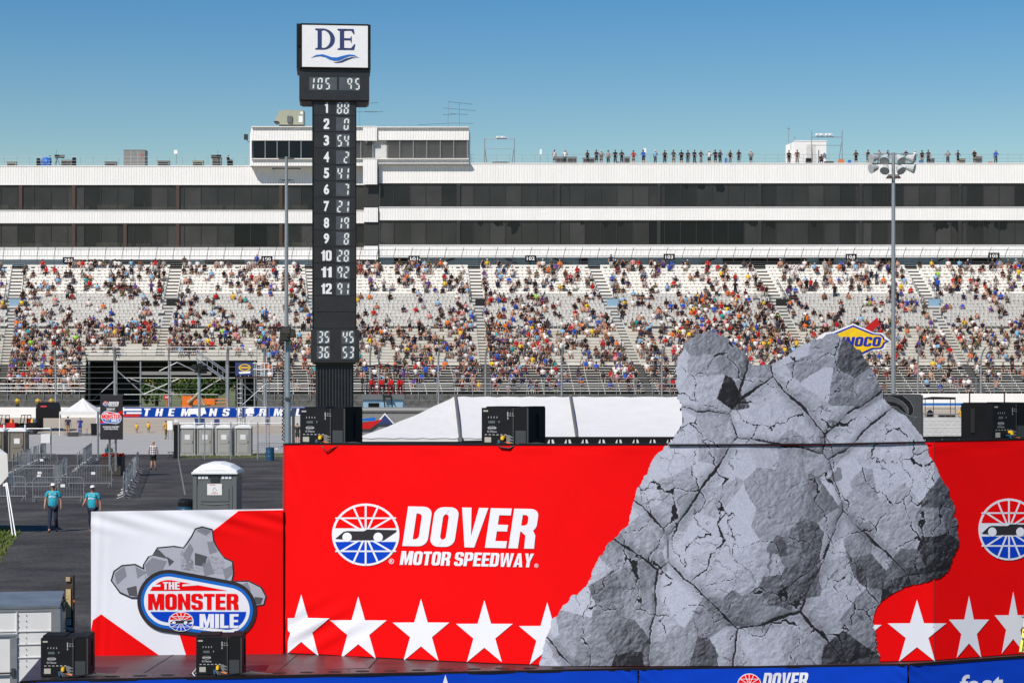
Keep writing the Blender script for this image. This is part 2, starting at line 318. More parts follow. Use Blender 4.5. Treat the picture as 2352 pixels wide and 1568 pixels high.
def emblem(cx, cy, rx, ry, mapping, parent, off, maxlen=None, redm=None):
    """oval track emblem: white disc, red fan above, black car, blue fan below (y grows downwards)"""
    A = lambda u, v: (cx + u * rx, cy - v * ry)
    e = printed('emblem', ell(cx, cy, rx, ry, 48), mapping, m_white, parent, off, maxlen)
    circ = [(.93 * math.cos(2 * math.pi * i / 48), .93 * math.sin(2 * math.pi * i / 48)) for i in range(48)]
    top = clip(circ, 0, -1, -.21); bot = clip(circ, 0, 1, -.23)
    printed('red_fan', poly([A(*p) for p in top]), mapping, redm or m_red, e, off + .002, maxlen)
    printed('blue_fan', poly([A(*p) for p in bot]), mapping, m_blue, e, off + .002, maxlen)
    L = []
    for sg in (1, -1):
        L.append(([A(-.9, sg * .555), A(.9, sg * .555), A(.9, sg * .505), A(-.9, sg * .505)], [(0, 1, 2, 3)]))
        for u, v in ((0, .97), (.38, .93), (-.38, .93), (.8, .57), (-.8, .57)):
            p = (u * .12, .12 * sg); q = (u, v * sg); d = Vector((q[0] - p[0], q[1] - p[1])); n = Vector((-d.y, d.x)).normalized() * .028
            L.append(([A(p[0] + n.x, p[1] + n.y), A(q[0] + n.x, q[1] + n.y), A(q[0] - n.x, q[1] - n.y), A(p[0] - n.x, p[1] - n.y)], [(0, 1, 2, 3)]))
    printed('white_lines', L, mapping, m_white, e, off + .004, maxlen)
    car = [(-.9, -.13), (-.66, .09), (-.56, .12), (-.05, .11), (.04, .17), (.92, .15), (.9, .09), (.53, -.18), (.5, -.18), (-.42, -.18), (-.66, -.15)]
    printed('car_mark', poly([A(*p) for p in car]), mapping, m_bk, e, off + .005, maxlen)
    printed('wheel_mark', [([A(c + .14 * math.cos(2 * math.pi * i / 18), -.08 + .15 * math.sin(2 * math.pi * i / 18)) for i in range(18)], [tuple(range(18))]) for c in (-.55, .37)], mapping, m_white, e, off + .007, maxlen)
    return e
SEG = {'0': 'abcdef', '1': 'bc', '2': 'abged', '3': 'abgcd', '4': 'fgbc', '5': 'afgcd', '6': 'afgedc', '7': 'abc', '8': 'abcdefg', '9': 'abcdfg', '9n': 'abfgc', '6n': 'fgedc'}
def digit(ch, x, y, wd, h, t, sl=.08):
    """slatted seven-part numeral; (x,y) top-left, y grows downwards"""
    g = t * .18; o = []; hm = h / 2
    def q(pts): o.append(([(x + u + sl * (h - v), y + v) for u, v in pts], [tuple(range(len(pts)))]))
    H = lambda v: [(g + t * .5, v), (t + g, v - t / 2), (wd - t - g, v - t / 2), (wd - t * .5 - g, v), (wd - t - g, v + t / 2), (t + g, v + t / 2)]
    V = lambda u, v0, v1: [(u, v0 + g + t * .3), (u + t / 2, v0 + t * .8), (u + t / 2, v1 - t * .8), (u, v1 - g - t * .3), (u - t / 2, v1 - t * .8), (u - t / 2, v0 + t * .8)]
    for s in SEG[ch]:
        if s == 'a': q(H(t / 2))
        if s == 'g': q(H(hm))
        if s == 'd': q(H(h - t / 2))
        if s == 'f': q(V(t / 2, 0, hm))
        if s == 'b': q(V(wd - t / 2, 0, hm))
        if s == 'e': q(V(t / 2, hm, h))
        if s == 'c': q(V(wd - t / 2, hm, h))
    return o

# ================================================================== ground, track, walls
def sheet(name, pts, m, kind='structure'):
    mb = MB(); mb.add(pts, [tuple(range(len(pts)))]); return tag(mb.build(name, m), kind=kind)
sheet('ground', [(-3000, -200, 0), (3000, -200, 0), (3000, 205, 0), (-3000, 205, 0)], m_asph)
m_grassd = M('far_grass', (.13, .14, .05), .9, var=.3, scale=.4)
sheet('grass_field', [(-3000, 224, 1.2), (3000, 224, 1.2), (3000, 4000, 3.5), (-3000, 4000, 3.5)], m_grassd)
sheet('concrete_apron', [(-300, 147, .005), (300, 147, .005), (300, 205, .005), (-300, 205, .005)], M('apron_concrete', (.35, .34, .32), .85, var=.12, scale=.5, stretch=(.4, 1, 1), bump=.2))
def ztop(x): t = min(1, max(0, (x - 10) / 25)); return 1.42 + 1.28 * t * t * (3 - 2 * t)
mb = MB(); xs = np.linspace(-300, 300, 121); vs = []
for x in xs: vs += [(x, 204.8, .003), (x, 214, .003 + .45 * (ztop(x))), (x, 222.2, ztop(x))]
mb.add(vs, [(3 * i + j, 3 * i + 3 + j, 3 * i + 4 + j, 3 * i + 1 + j) for i in range(120) for j in range(2)])
tag(mb.build('racing_track', m_tan), kind='structure')
# painted lines on the asphalt
def gline(px0, py0, px1, py1, wd, name='painted_line'):
    a = P(px0, py0, GY(py0)); b = P(px1, py1, GY(py1)); d = (b - a).normalized(); n = Vector((-d.y, d.x, 0)) * wd / 2
    mb = MB(); mb.add([(q.x, q.y, .006) for q in (a + n, b + n, b - n, a - n)], [(0, 1, 2, 3)]); tag(mb.build(name, M('worn_paint', (.17, .17, .165), .9, var=.6, scale=5)), kind='structure')
gline(409, 1050, 425, 1136, .07); gline(545, 1099, 580, 1099, .07); gline(628, 1082, 650, 1082, .07); gline(25, 1192, 68, 1192, .07); gline(300, 1190, 340, 1186, .06); gline(545, 1119, 560, 1119, .08)
# grass patches
def grass_patch(name, corners, n, dry):
    base = sheet('grass_soil', [(x, y, .007) for x, y in corners], M('grass_soil', (.1, .1, .03), .95, var=.4, scale=1.5))
    xs = [c[0] for c in corners]; ys = [c[1] for c in corners]; mb = MB()
    def inside(x, y):
        c = False; k = len(corners)
        for i in range(k):
            (x1, y1), (x2, y2) = corners[i], corners[i - 1]
            if (y1 > y) != (y2 > y) and x < (x2 - x1) * (y - y1) / (y2 - y1) + x1: c = not c
        return c
    k = 0
    while k < n:
        x = random.uniform(min(xs), max(xs)); y = random.uniform(min(ys), max(ys))
        if not inside(x, y): continue
        k += 1; a = random.uniform(0, 6.28); h = random.uniform(.05, .14); l = .04; g = random.choice([(.07, .12, .015), (.1, .14, .02), (.14, .16, .03), (.24, .2, .09)] if random.random() < dry else [(.06, .11, .012), (.085, .13, .018), (.11, .15, .025)])
        mb.add([(x - l * math.cos(a), y - l * math.sin(a), 0), (x + l * math.cos(a), y + l * math.sin(a), 0), (x + random.uniform(-.05, .05), y + random.uniform(-.05, .05), h)], [(0, 1, 2)], 0, g)
    tag(mb.build(name, m_crowd), kind='stuff', label='short mown green grass with a dry straw edge', cat='grass')
def gp(px, py): Y = GY(py); return (X(px, Y), Y)
grass_patch('grass', [(-26, 50), gp(-8, 1300), gp(10, 1275), gp(30, 1245), gp(52, 1220), gp(30, 1213), (-26, 73)], 9000, .35)
grass_patch('grass', [gp(398, 1047), gp(415, 1043), gp(650, 1042), gp(650, 1050), gp(420, 1052)], 3500, .6)

# track wall with printed banner (two lengths of one wall) and catch fence
wy = 222.0
tw = thing('track_wall', 'long white concrete track wall wrapped in a blue banner with white lettering', 'wall', (X(200, wy), wy, 1.3))
mb = MB(); mb.b2((X(-900, wy), wy, 1.0), (X(1000, wy), wy + .6, Z(935, wy))); mb.build('wall_body', m_band, tw)
def mp_wall(px, py, off): return P(px, py, wy - off)
printed('blue_banner', poly([(285, 935.5), (900, 935.5), (900, 958.5), (285, 958.5)]), mp_wall, M('banner_blue', (.003, .045, .30), .85, var=.05, spec=.1), tw, .03)
printed('flag_stripe', [poly([(283, 938), (325, 938), (325, 943), (283, 943)]), poly([(290, 946), (325, 946), (325, 950), (290, 950)])], mp_wall, m_lett, tw, .05)
printed('flag_stripe', [poly([(276, 951), (322, 951), (322, 957), (278, 957)]), poly([(262, 945), (276, 939), (284, 945), (276, 951)])], mp_wall, m_redpaint, tw, .05)
for wd_, a_, b_ in (('T H E', 328, 399), ('M O N S T E R', 415, 610), ('M I L E', 628, 715)): printed('lettering', text(wd_, a_, 955, b_, 937.5, .04, .2), mp_wall, m_lett, tw, .05)
printed('white_decal', [poly([(234, 938), (248, 936), (248, 951), (234, 951)]), poly([(440, 938), (470, 936), (474, 950), (436, 951)]), poly([(565, 938), (582, 934), (584, 950), (563, 950)])], mp_wall, m_lett, tw, .06)
tw2 = thing('track_wall', 'white track wall with a thin blue stripe beside the dark trailer', 'wall', (X(2200, wy), wy, 2.4))
mb = MB()
xs = np.linspace(X(1000, wy) + .01, X(3000, wy), 60)
for a, b in zip(xs[:-1], xs[1:]):
    za, zb = ztop(a), ztop(b); h0, h1 = Z(935, wy) + (za - 1.42), Z(935, wy) + (zb - 1.42)
    k0 = (za - 1.42) / 1.28 * .25; k1 = (zb - 1.42) / 1.28 * .25
    mb.add([(a, wy, za - .3), (b, wy, zb - .3), (b, wy, h1 + k1), (a, wy, h0 + k0), (a, wy + .6, za - .3), (b, wy + .6, zb - .3), (b, wy + .6, h1 + k1), (a, wy + .6, h0 + k0)], [(0, 1, 2, 3), (3, 2, 6, 7), (7, 6, 5, 4)])
mb.build('wall_body', m_band, tw2)
printed('blue_stripe', poly([(1500, 925.5), (2900, 925), (2900, 930.5), (1500, 931)]), mp_wall, m_mblue, tw2, .02)
cf = thing('catch_fence', 'tall catch fence of curved steel posts and thin cables along the track wall', 'fence', (0, 222.9, 2))
posts = [-10, 128, 264, 388, 523, 608, 850, 870, 1007, 1115, 1290, 1520, 1705, 1900, 2108, 2253, 2390]
for px in posts:
    x = X(px, 222.9); zt = Z(838, 222.9); mb = MB(); big = px in (264, 523, 608)
    mb.tube([(x, 222.9, 1), (x, 222.9, zt), (x, 222.75, zt + .8), (x + .1, 222.3, zt + 1.5), (x + .25, 221.6, zt + 2.0)], .16 if big else .1, 6); mb.build('post', m_steel if big else m_rail, cf)
mb = MB()
for i in range(9):
    z = 2.7 + i * .62
    mb.tube([(X(-400, 222.8), 222.75, z), (X(2900, 222.8), 222.75, z)], .014, 4, caps=False)
for i in range(3): mb.tube([(X(-400, 222.8), 222.4 - .35 * i, 8.1 + .3 * i), (X(2900, 222.8), 222.4 - .35 * i, 8.1 + .3 * i)], .014, 4, caps=False)
mb.build('cable', m_steel, cf)

# ================================================================== grandstand
NR = 42; rows = []; y = 905.0
for k in range(NR):
    Yk = 233 + .8 * k; rows.append((y, Yk, Z(y, Yk)))
    y -= 6.0 if k < 11 else 7.0 if k < 23 else 7.5 if k < 33 else 7.7
rows.append((y, 233 + .8 * NR, Z(y, 233 + .8 * NR)))
AIS = [(0, 40), (350, 404), (745, 712), (1120, 1088), (1492, 1362), (1900, 1742), (2255, 2090), (2620, 2430), (-330, -280)]
def aisle_x(i, k): py, Yk, zk = rows[k]; b, t = AIS[i]; u = (905 - py) / 293; return X(b + (t - b) * u, Yk)
XL, XR = -82.0, 82.0
GAP = (195, 590)
def segs(k):
    """row k's runs of seating between the aisles and around the gate opening"""
    cut = [(aisle_x(i, k) - (.54 if k < 29 else .82), aisle_x(i, k) + (.54 if k < 29 else .82)) for i in range(len(AIS))]
    if rows[k][0] > 822: cut.append((X(GAP[0], rows[k][1]), X(GAP[1], rows[k][1])))
    cut.sort(); out = []; a = XL
    for c0, c1 in cut:
        if c0 > a: out.append((a, c0))
        a = max(a, c1)
    if a < XR: out.append((a, XR))
    return out
gs = thing('grandstand', 'huge open grandstand of terraced benches filled with spectators below the white building', 'grandstand', (0, 233, 0))
terr = MB()
for k in range(NR):
    py, Yk, zk = rows[k]; z1 = rows[k + 1][2]; zone = 0 if k < 11 else 1 if k < 23 else 2 if k < 33 else 3
    runs = [(XL, XR)]
    if py > 822: runs = [(XL, X(GAP[0], Yk)), (X(GAP[1], Yk), XR)]
    for a, b in runs:
        terr.add([(a, Yk, zk), (b, Yk, zk), (b, Yk + .8, zk), (a, Yk + .8, zk)], [(0, 1, 2, 3)], [0, 1, 2, 3][zone])
        terr.add([(a, Yk + .8, zk), (b, Yk + .8, zk), (b, Yk + .8, z1), (a, Yk + .8, z1)], [(0, 1, 2, 3)], [4, 1, 2, 3][zone])  # lowest zone: open risers closed by a sheet with shade in its colour
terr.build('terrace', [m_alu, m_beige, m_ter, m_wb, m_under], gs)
for k in range(NR):
  py, Yk, zk = rows[k]; zone = 0 if k < 11 else 1 if k < 23 else 2 if k < 33 else 3
  if zone == 2: continue
  for part in ((lambda a: a < X(GAP[0], Yk)), (lambda a: a >= X(GAP[0], Yk))) if py > 822 else ((lambda a: True),):
    mb = MB()
    for a, b in segs(k):
        if not part(a): continue
        mb.b2((a, Yk + .36, zk + .36), (b, Yk + .66, zk + .42))
        if zone == 3:
            mb.b2((a, Yk + .68, zk + .44), (b, Yk + .72, zk + .62))
            u = a
            while u < b: mb.b2((u, Yk + .40, zk + .02), (min(b, u + .42), Yk + .44, zk + .36)); u += .55 if int(u * 3.1) % 4 else .95
        if zone == 1: mb.b2((a, Yk + .37, zk + .10), (b, Yk + .41, zk + .36))
        x = a + .6
        while x < b: mb.b2((x, Yk + .48, zk), (x + .05, Yk + .54, zk + .36)); x += 1.8
    mb.build('bench', [m_alu, m_beige, None, m_wb][zone], gs)
# grey shell seats: the lowest hundred are single parts, the rest one part
def seat_mb(mb, x, y, z):
    n = len(mb.v); w_ = .252
    prof = [(-.02, .36), (.02, .42), (.32, .40), (.37, .46), (.42, .62), (.44, .76), (.46, .80)]
    vs = []
    for i, (py_, pz) in enumerate(prof):
        ww = w_ * (1 if i < 5 else .9 if i == 5 else .55); vs += [(x - ww, y + py_, z + pz + .02), (x, y + py_ + .02, z + pz - .01), (x + ww, y + py_, z + pz + .02)]
    fs = []
    for i in range(6): fs += [(3 * i, 3 * i + 1, 3 * i + 4, 3 * i + 3), (3 * i + 1, 3 * i + 2, 3 * i + 5, 3 * i + 4)]
    mb.add(vs, fs); mb.b2((x - .03, y + .3, z), (x + .03, y + .36, z + .38))
cnt = 0; rest = MB()
for k in range(23, 33):
    for a, b in segs(k):
        n = int((b - a - .1) / .52)
        for i in range(n):
            x = a + .3 + i * .52 + .2 * (k % 2) + .05 * math.sin(k * 2.3 + i); px = CX + F * x / rows[k][1]
            if cnt < 100 and 0 < px < 2352 and not (700 < px < 835):
                mb = MB(); seat_mb(mb, x, rows[k][1] + .25, rows[k][2]); mb.build('seat', m_seat, gs); cnt += 1
            else: seat_mb(rest, x, rows[k][1] + .25, rows[k][2])
tag(rest.build('seat', m_seat, gs), kind='stuff')
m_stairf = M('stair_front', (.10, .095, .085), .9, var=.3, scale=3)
# stairways, rails, mouth of each stair tunnel
for i in range(len(AIS)):
    mb = MB()
    for k in range(NR):
        py, Yk, zk = rows[k]
        xc = aisle_x(i, k); h = rows[k + 1][2] - zk
        if py > 822 and X(GAP[0], Yk) < xc < X(GAP[1], Yk): continue
        wd = .5 if k < 29 else .8
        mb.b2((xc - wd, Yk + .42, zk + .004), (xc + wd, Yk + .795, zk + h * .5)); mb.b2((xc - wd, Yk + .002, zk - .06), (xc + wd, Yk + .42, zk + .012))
    for q in range(2, len(mb.m), 6): mb.m[q] = 1  # front faces take a darker copy: riser shading put into the colour
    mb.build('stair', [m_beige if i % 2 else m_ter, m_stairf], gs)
    if 0 <= i <= 6:
        mb = MB()
        for sg in (-1, 1):
            pts = [(aisle_x(i, k) + sg * 1.1, rows[k][1] + .3, rows[k][2] + .95) for k in (30, 33, 36)]
            mb.tube(pts, .035, 5)
            for k in (30, 32, 34, 36): mb.tube([(aisle_x(i, k) + sg * 1.1, rows[k][1] + .3, rows[k][2]), (aisle_x(i, k) + sg * 1.1, rows[k][1] + .3, rows[k][2] + .95)], .03, 5)
            mb.tube([(p[0], p[1], p[2] - .4) for p in pts], .025, 5)
        mb.build('stair_rail', m_dsteel, gs)
        k = 31; xc = aisle_x(i, k) + .5; mb = MB(); mb.b2((xc - .8, rows[k][1] - .45, rows[k][2] - .75), (xc + .9, rows[k][1] - .3, rows[k][2] + .45)); mb.build('tunnel_panel', m_paleblue if i % 2 == 0 else m_void, gs)
# front edge: fascia, rail, dark undercroft, beam over the gate opening
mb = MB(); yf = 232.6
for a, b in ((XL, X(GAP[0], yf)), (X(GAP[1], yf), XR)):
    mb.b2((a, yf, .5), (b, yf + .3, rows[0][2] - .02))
mb.build('front_wall', M('shaded_front_wall', (.09, .088, .085), .8, var=.5, scale=2), gs)  # dark mottled colour for the jumble along the foot of the stand
mb = MB()
for a, b in ((XL, X(GAP[0], yf)), (X(GAP[1], yf), XR)):
    for h in (.35, .75, 1.2, 1.9): mb.tube([(a, yf - .1, rows[0][2] + h), (b, yf - .1, rows[0][2] + h)], .035, 5)
    x = a
    while x < b: mb.tube([(x, yf - .1, rows[0][2] - .6), (x, yf - .1, rows[0][2] + 1.9)], .04, 5); x += 2.1
mb.build('front_rail', m_steel, gs)
kg = next(k for k in range(NR) if rows[k][0] <= 822); yg = rows[kg][1]; ga, gb = X(GAP[0], yg), X(GAP[1], yg)
mb = MB(); mb.b2((ga, yg - .12, rows[kg][2] - .5), (gb, yg - .02, rows[kg][2] + .02)); mb.build('opening_fascia', m_beige, gs)
mb = MB()
for h in (.3, .65, 1.1): mb.tube([(ga, yg - .1, rows[kg][2] + h), (gb, yg - .1, rows[kg][2] + h)], .035, 5)
for i in range(10): x = ga + (gb - ga) * i / 9; mb.tube([(x, yg - .1, rows[kg][2]), (x, yg - .1, rows[kg][2] + 1.1)], .04, 5)
mb.build('opening_rail', m_steel, gs)
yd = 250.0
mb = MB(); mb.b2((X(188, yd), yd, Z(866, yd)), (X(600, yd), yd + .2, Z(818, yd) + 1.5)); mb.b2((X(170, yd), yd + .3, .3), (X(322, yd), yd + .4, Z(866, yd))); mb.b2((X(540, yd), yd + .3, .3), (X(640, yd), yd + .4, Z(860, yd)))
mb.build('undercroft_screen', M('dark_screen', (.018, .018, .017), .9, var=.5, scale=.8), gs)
for px in (205, 268, 323, 392, 455, 520, 585):
    mb = MB(); mb.tube([(X(px, 244), 244, .5), (X(px, 244), 244, Z(830, 244))], .12, 6); mb.build('column', m_steel, gs)
mb = MB()
for a, b in (((268, 850), (330, 905)), ((330, 905), (410, 870)), ((366, 852), (407, 832)), ((407, 832), (448, 852)), ((205, 925), (262, 875)), ((300, 870), (402, 905)), ((450, 905), (510, 868))):
    mb.tube([P(a[0], a[1], 243.5), P(b[0], b[1], 243.5)], .07, 5)
mb.tube([P(285, 868, 243), P(540, 868, 243)], .07, 5); mb.tube([P(285, 906, 243), P(500, 906, 243)], .07, 5)
mb.build('brace', m_rail, gs)
mb = MB(); mb.b2((X(325, 240), 240, Z(861, 240)), (X(485, 240), 240.6, Z(853, 240))); mb.build('footbridge_beam', m_hvac, gs)
# top of the stand: walk rail, wind screen posts and concourse behind
Yt = rows[NR][1] + .6; zt = rows[NR][2]
mb = MB(); mb.b2((XL, Yt - .6, zt - .3), (XR, 276, zt - .02)); mb.build('concourse_floor', m_ter, gs)
mb = MB(); mb.b2((XL, 275, zt - 2), (XR, 275.3, Z(586, 275)))
mb.build('concourse_wall', m_paleblue, gs)
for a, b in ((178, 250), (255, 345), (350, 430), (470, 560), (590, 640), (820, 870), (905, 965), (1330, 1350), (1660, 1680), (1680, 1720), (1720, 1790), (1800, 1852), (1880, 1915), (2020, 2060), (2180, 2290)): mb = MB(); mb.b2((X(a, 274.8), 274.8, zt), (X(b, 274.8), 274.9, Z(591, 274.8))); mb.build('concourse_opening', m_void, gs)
for a, b in (((1000, 612), (1045, 592)), ((1160, 592), (1200, 612)), ((1270, 592), (1310, 610)), ((1600, 612), (1650, 590)), ((1870, 610), (1900, 592)), ((1990, 590), (2040, 610)), ((2130, 612), (2170, 592))): mb = MB(); mb.tube([P(a[0], a[1], 274.3), P(b[0], b[1], 274.3)], .12, 5); mb.build('concourse_brace', m_mull, gs)
mb = MB(); 
for py in (601, 606): mb.tube([(XL, Yt, Z(py, Yt)), (XR, Yt, Z(py, Yt))], .04, 5)
x = XL
while x < XR: mb.b2((x, Yt - .01, zt), (x + .03, Yt + .02, Z(601, Yt))); x += .28
mb.build('walk_rail', m_dsteel, gs)
mb = MB()
for py in (573.5, 588): mb.tube([(XL, Yt + .1, Z(py, Yt)), (XR, Yt + .1, Z(py, Yt))], .03 if py < 580 else .04, 5)
x = XL
while x < XR:
    mb.tube([(x, Yt + .1, zt), (x, Yt + .1, Z(588, Yt)), (x + .12, Yt - .05, Z(580, Yt)), (x + .3, Yt - .5, Z(569, Yt))], .04, 5)
    mb.tube([(x + .55, Yt + .1, Z(588, Yt)), (x + .75, Yt - .3, Z(573, Yt))], .012, 4); mb.tube([(x + 1.2, Yt + .1, Z(588, Yt)), (x + 1.4, Yt - .3, Z(573, Yt))], .012, 4); x += 2.28
mb.build('wind_screen', m_dsteel, gs)
# section number boards
for nm, px, py in (('251', 157, 597.5), ('100', 613, 595), ('101', 951, 594), ('102', 1219, 593.5), ('103', 1537, 590), ('104', 1955, 590), ('105', 2283, 587.5)):
    Ys = Yt - .3; c = P(px, py, Ys)
    sg = thing('section_sign', f'black section number board reading {nm} above the top row of seats', 'sign', (c.x, Ys, c.z - .4), 0, 'section number boards along the top of the stand')
    mb = MB(); mb.box((c.x, Ys, c.z), (1.5, .08, .82)); mb.tube([(c.x, Ys + .08, zt), (c.x, Ys + .08, c.z)], .04, 6); mb.build('board', m_blk2, sg)
    printed('number', text(nm, px - 9, py + 4, px + 9, py - 4, .022), lambda u, v, o, Ys=Ys: P(u, v, Ys - .04 - o), m_lett, sg, .012)

# ================================================================== white building above the stand
def ribbed(mb, x0, x1, y, z0, z1, pitch=.36, depth=.05):
    x = x0
    while x < x1 - 1e-3:
        e = min(x + pitch, x1); a, b = x + pitch * .68, x + pitch * .84
        if e < x1:
            mb.add([(x, y, z0), (a, y, z0), (a, y, z1), (x, y, z1)], [(0, 1, 2, 3)]); mb.add([(a, y, z0), (b, y + depth, z0), (b, y + depth, z1), (a, y, z1)], [(0, 1, 2, 3)])
            mb.add([(b, y + depth, z0), (e, y, z0), (e, y, z1), (b, y + depth, z1)], [(0, 1, 2, 3)])
        else: mb.add([(x, y, z0), (e, y, z0), (e, y, z1), (x, y, z1)], [(0, 1, 2, 3)])
        x = e
def facade(root, px0, px1, Yb, bands, wins, pane_px, off0, brown=(), odd=(), depth=12):
    x0, x1 = X(px0, Yb), X(px1, Yb)
    for a, b in bands:
        mb = MB(); z1, z0 = Z(a, Yb), Z(b, Yb); ribbed(mb, x0, x1, Yb, z0 + .08, z1 - .12)
        mb.build('cladding_band', m_band, root)
        mb = MB(); mb.b2((x0, Yb - .06, z1 - .12), (x1, Yb + .5, z1)); mb.b2((x0, Yb - .03, z0), (x1, Yb + .5, z0 + .08)); mb.build('band_trim', m_bandg if a > 400 else m_band, root)
    mb = MB(); top = max(Z(a, Yb) for a, b in bands); bot = min(Z(b, Yb) for a, b in bands)
    mb.b2((x0, Yb + 4.2, bot), (x1, Yb + depth, top - .35)); mb.build('building_core', m_mull, root)
    for a, b in bands: mb = MB(); mb.b2((x0, Yb + .56, Z(b, Yb) + .05), (x1, Yb + 4.19, Z(a, Yb) - .35)); mb.build('floor_slab', m_bandg, root)
    if px1 < 900:  # added olive strips behind the left panes, giving a paler band low down
        for a, b in wins:
            z0 = Z(b, Yb); mb = MB(); u = x0 + .5
            while u < x1 - 4:
                l = random.uniform(3, 7); mb.b2((u, Yb + 1.5, z0 + .06), (min(u + l, x1), Yb + 1.7, z0 + random.uniform(.55, .85)))
                for _ in range(3): v = u + random.uniform(0, l); mb.b2((v, Yb + 1.2, z0 + .06), (v + .06, Yb + 1.25, z0 + random.uniform(.8, 1.3)))
                u += l + random.uniform(.2, 2)
            tag(mb.build('inner_counter', m_inner, root), kind='stuff')
    for wi, (a, b) in enumerate(wins):
        z1, z0 = Z(a, Yb), Z(b, Yb); px = off0; n = 0
        mb = MB(); mb.b2((x0, Yb + .1, z1 - .12), (x1, Yb + .3, z1 - .002)); mb.b2((x0, Yb + .1, z0 + .002), (x1, Yb + .3, z0 + .1)); mb.build('window_rail', m_mull, root)
        while px < px1:
            c0, c1 = max(px, px0), min(px + pane_px, px1)
            if c1 - c0 > 2:
                m = m_glass2 if (wi, n) in odd else random.choice([m_glass, m_glass, m_glass3, m_glass4])
                mb = MB(); u0, u1 = X(c0, Yb) + .04, X(c1, Yb) - .04; tl = random.uniform(-.012, .012)
                mb.add([(u0, Yb + .25 + tl, z0 + .1), (u1, Yb + .25 - tl, z0 + .1), (u1, Yb + .25 - tl, z1 - .12), (u0, Yb + .25 + tl, z1 - .12)], [(0, 1, 2, 3)])
                p = mb.build('window_pane', m, root)
                fr = MB(); fr.b2((u1 - .02, Yb + .16, z0 + .1), (u1 + .06, Yb + .24, z1 - .12)); fr.build('mullion', m_mull, p)
            px += pane_px; n += 1
        for bx in brown:
            if isinstance(bx, tuple):
                if bx[1] != wi: continue
                bx = bx[0]
            mb = MB(); mb.b2((X(bx - 4, Yb), Yb + .02, z0), (X(bx + 4, Yb), Yb + .3, z1)); mb.build('pier', m_brown if px1 < 900 else m_mull, root)
bl = thing('suite_building', 'long white clad building with two dark window bands, left of the scoring tower', 'building', (X(300, 273), 273, 0))
facade(bl, -420, 838, 273, [(380.5, 425), (482.5, 513), (568, 596)], [(425, 482.5), (513, 568)], 38.3, -420, brown=[(47, 0), 169, 408, 645, (287, 1)], odd={(1, 26), (1, 25)})
brr = thing('suite_building', 'long white clad building with two dark window bands, right of the scoring tower', 'building', (X(1600, 272), 272, 0))
facade(brr, 868, 2800, 272, [(374.5, 421), (475, 506), (562, 591)], [(421, 475), (506, 562)], 36.6, 868, brown=[1053, 1282, 1513, 1745, 1977, 2205], odd={(1, 17), (1, 18), (1, 19), (1, 20), (1, 21), (1, 22)})
# irregular dark patches laid over some of the right-hand panes
for px, py, s in ((1575, 421.5, 12), (1612, 421.5, 16), (1655, 422, 18), (1103, 507, 12), (1145, 507, 16), (1180, 507, 26), (1340, 507, 10), (1390, 507, 14), (1425, 507, 12), (1730, 507, 16), (1770, 508, 18), (1870, 507, 12), (2160, 507, 26), (2195, 507, 24), (2235, 507, 18), (2262, 507, 18), (2298, 507, 28)):
    n = 14; pts = []
    for i in range(n):
        a = math.pi * 2 * i / n; r = s * random.uniform(.45, 1); pts.append((px + r * math.cos(a) * .8, max(py, py + r * .5 + r * .75 * math.sin(a))))
    mbp = MB(); mbp.add([tuple(P(u, v, 272.2)) for u, v in pts], [tuple(range(n))]); mbp.build('peeled_film', m_glass2, brr)
for a, b in ((374, 424), (477, 510), (565, 596)): mb = MB(); ribbed(mb, X(836, 271.6), X(868, 271.6), 271.6, Z(b, 271.6), Z(a, 271.6)); mb.build('joint_panel', m_band, brr)
mb = MB(); mb.b2((X(836, 271.9), 271.9, Z(590, 272)), (X(870, 271.9), 273.5, Z(376, 272))); mb.build('joint_pier', m_mull, brr)
pb = thing('press_box', 'white rooftop press box with a dark window strip behind the scoring tower', 'building', (X(820, 272), 271.5, Z(374, 272)))
Yp = 271.2
for a, b, l, r in ((291, 323, 578, 834), (364.5, 381, 578, 834), (292, 322, 866, 1077), (365, 376, 866, 1077), (290.5, 324, 834, 866), (364, 424, 834, 866)):
    mb = MB(); ribbed(mb, X(l, Yp), X(r, Yp), Yp - (.3 if l == 834 else 0), Z(b, Yp), Z(a, Yp) - .1); mb.b2((X(l, Yp), Yp - .35, Z(a, Yp) - .1), (X(r, Yp), Yp + .2, Z(a, Yp))); mb.build('cladding_band', m_band, pb)
mb = MB(); mb.b2((X(578, Yp), Yp + .5, Z(380, Yp)), (X(1077, Yp), Yp + 9, Z(293, Yp))); mb.build('box_core', m_bandg, pb)
mb = MB(); yy = Yp
mb.add([P(578, 291, yy), P(578, 381, yy), (X(578, yy) - .1, yy + 6, Z(381, yy)), (X(578, yy) - .1, yy + 6, Z(291, yy)), (X(573, yy), yy + .4, Z(310, yy)), (X(573, yy), yy + .4, Z(381, yy))], [(0, 4, 5, 1), (0, 3, 2, 5, 4)]); mb.build('side_wall', m_band, pb)
px = 582
while px < 1074:
    w_ = 27.5 if px < 850 else 31
    if not (836 < px < 868):
        mb = MB(); mb.add([P(px, 363, Yp + .2), P(px + w_ - 1.5, 363, Yp + .2), P(px + w_ - 1.5, 323, Yp + .2), P(px, 323, Yp + .2)], [(0, 1, 2, 3)]); p = mb.build('window_pane', m_glass2 if px < 800 else m_glass3, pb)
        mb = MB(); mb.b2((X(px + w_ - 1.5, Yp), Yp + .1, Z(364, Yp)), (X(px + w_, Yp), Yp + .3, Z(322, Yp))); mb.build('mullion', m_rail, p)
    px += w_
